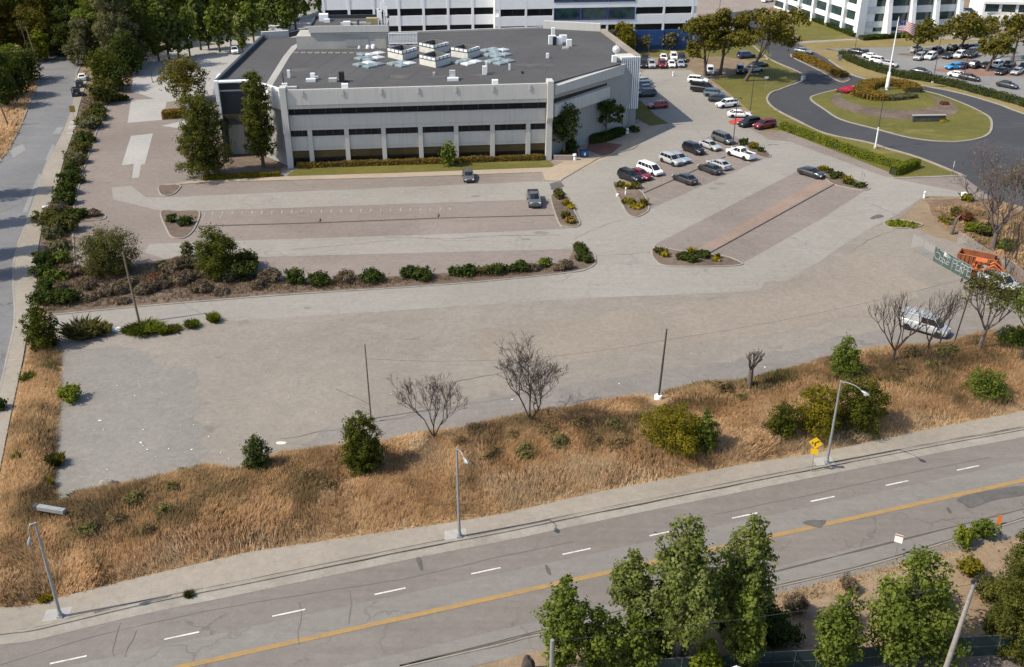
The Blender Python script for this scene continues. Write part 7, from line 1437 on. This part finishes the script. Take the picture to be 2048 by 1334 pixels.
g = G(1902, 468); r = thing('tree_stump', (g[0], g[1], 0), 'pale broken trunk standing at the end of the back fence', 'stump'); MB().tube([(0, 0, -.1), (.15, 0, 1.2), (.5, .1, 2.4), (.9, 0, 3.0)], [.3, .24, .18, .06], 8).build('trunk', BARKG, r); MB().tube([(.15, 0, 1.3), (-.4, 0, 1.9), (-.9, .2, 2.0)], [.16, .1, .05], 6).build('limb', BARKG, r)
# fallen beam, tarp, rubbish
a, b = P3(70, 1013, 1.7), P3(129, 1023, 1.7); r = thing('metal_beam', (a.x, a.y, a.z), 'grey metal beam standing over the dry grass above the broken lamp', 'beam'); dd = b - a
for t_ in (.2, .8): MB().tube([(dd.x * t_, dd.y * t_, -1.75), (dd.x * t_, dd.y * t_, -.15)], .06, 6).build('leg', DSTEEL, r)
mb = MB(); ob(mb, np.zeros(2), np.array([dd.x, dd.y]) / dd.length, 0, dd.length, -.18, .18, -.22, .22); mb.build('beam', STEEL, r); mb = MB(); ob(mb, np.zeros(2), np.array([dd.x, dd.y]) / dd.length, -.05, .25, -.22, .22, -.26, .26); mb.build('end_cap', DSTEEL, r)
rock((214, 968), .75, .45, .45, flat('tarp_beige', (.26, .235, .195), .9, 0, .2, .3, 2.5), 'tarp_heap', 'crumpled beige tarp heap on the vacant lot edge', 'tarp', 1); rock((227, 970), .7, .5, .35, flat('tarp_dark', (.09, .08, .07), .9, 0, .2, .3, 2.5), 'tarp_heap', 'dark crumpled tarp beside the beige heap', 'tarp', 5)
rock((235, 660), 1.0, .5, .4, flat('rubbish_white', (.62, .62, .60), .8, 0, .2, .3, 4.), 'rubbish_heap', 'white rubbish heap between tall weeds and leaning pole', 'rubbish', 2); rock((562, 886), .55, .25, .15, flat('rubbish_pale', (.58, .56, .52), .8, 0, .2, .3, 4.), 'rubbish_heap', 'flat pale rubbish above the small dark evergreen', 'rubbish', 8); rock((792, 892), 1.2, .5, .18, flat('red_cloth', (.42, .10, .05), .9), 'red_cloth', 'orange red cloth in the shadow of the tall evergreen', 'cloth', 9); rock((1390, 707), .8, .4, .12, flat('dull_rubbish', (.2, .19, .17), .9), 'rubbish_heap', 'flat grey rubbish on the lot right of the white footed pole', 'rubbish', 10); rock((448, 1140), .45, .25, .1, flat('rubbish_white', (.62, .62, .6), .8), 'rubbish_heap', 'white rubbish at the sidewalk edge left of the middle lamp', 'rubbish', 6); rock((444, 1158), .35, .3, .06, flat('drain_dark', (.06, .06, .06), .8), 'drain_cover', 'dark square cover in the sidewalk', 'cover', 7)
LITTER = ((282, 886), (287, 892), (200, 842), (208, 860), (190, 862), (270, 792), (287, 860), (388, 850), (362, 852), (338, 898), (418, 874), (442, 906), (458, 918), (312, 914), (353, 938), (384, 900), (235, 772), (633, 825), (577, 795), (783, 788), (1238, 768), (1268, 765), (1025, 800), (295, 900), (215, 940), (1460, 725), (1530, 735))
fw_ = flat('litter_white', (.62, .61, .58), .7, 0, .2, .05)
for i, (x, y) in enumerate(LITTER):
    g = G(x, y); rd = random.Random(i); s = rd.uniform(.07, .17) * (1.5 if i < 3 else 1); a = rd.uniform(0, 3); mb = MB()
    mb.add([(s * math.cos(a), s * math.sin(a), .02), (-s * .7 * math.sin(a), s * .7 * math.cos(a), .07), (-s * math.cos(a), -s * math.sin(a), .02), (s * .7 * math.sin(a), -s * .7 * math.cos(a), .05), (0, 0, .10)], [(0, 1, 4), (1, 2, 4), (2, 3, 4), (3, 0, 4), (3, 2, 1, 0)])
    tag(mb.build('litter', fw_, None, (g[0], g[1], .02)), 'scrap of white litter on the grey asphalt of the vacant lot', 'litter', 'white litter scattered on the vacant lot')

# rough ground behind the back fence
sheet('rough_ground', [(1915, 470), (1870, 445), (1850, 398), (1990, 400), (2060, 430), (2300, 470), (2300, 560), (2085, 605), (2020, 560), (1960, 520)], 3, ground('rough_soil', (.15, .10, .065), (.33, .22, .14), .15, 1.0, spots=.6, light=(.36, .25, .15), lightamt=.7, grain=.25), jag=.6)
RP = [G(*p) for p in [(1915, 472), (1880, 450), (1860, 415), (1990, 405), (2060, 430), (2120, 450), (2120, 600), (2020, 558), (1960, 518)]]
grass('scrub', RP, lambda P: (edge_dist(P, RP), np.full(len(P), .0), np.clip(vnoise(P, .35, 91) - .35, 0, 1) * 1.2), 4, .1, .6, .45, 'low dry scrub and weeds on the ground behind the back fence', 17, .12, lim=(60, 140))
for px, ty, hw, sd in (((2005, 560), 430, 30, 71), ((2030, 520), 400, 34, 72), ((1975, 452), 380, 24, 73)): bare_tree(px, ty, hw, 'bare_tree', ('thin leafless tree right behind the back fence posts', 'leafless tree between back fence and right picture edge', 'small leafless tree left of the huge leafless tree')[sd - 71], None, sd, depth=4, fork=.2, r0=.12)

SLP = [G(*p) for p in [(150, 537), (270, 532), (350, 517), (480, 524), (560, 562), (720, 559), (900, 548), (1120, 534), (1120, 543), (900, 565), (560, 588), (300, 608), (110, 625), (92, 626), (78, 560), (110, 545)]]
DRYB = leafmat('dry_brush', (.085, .06, .045), (.20, .15, .115), (.26, .20, .15), .1, .9)
grass('dry_brush', SLP, lambda P: (edge_dist(P, SLP), np.full(len(P), .02), np.clip(vnoise(P, .3, 61) - .3, 0, 1)), 9, .05, .55, .45, 'low dry brown brush covering the planter slope above the lane', 23, .05, mat=DRYB, lim=(-70, 20))
SL2 = [G(*p) for p in [(167, 186), (211, 207), (187, 273), (170, 323), (146, 417), (147, 447), (150, 535), (78, 556), (79, 500), (88, 450), (108, 410), (128, 330), (147, 270), (160, 215)]]
grass('dry_brush', SL2, lambda P: (edge_dist(P, SL2), np.full(len(P), .02), np.clip(vnoise(P, .3, 62) - .3, 0, 1)), 5, .05, .5, .45, 'low dry ground cover between the shrubs of the strip by the left sidewalk', 29, .09, mat=DRYB, lim=(-120, -40))
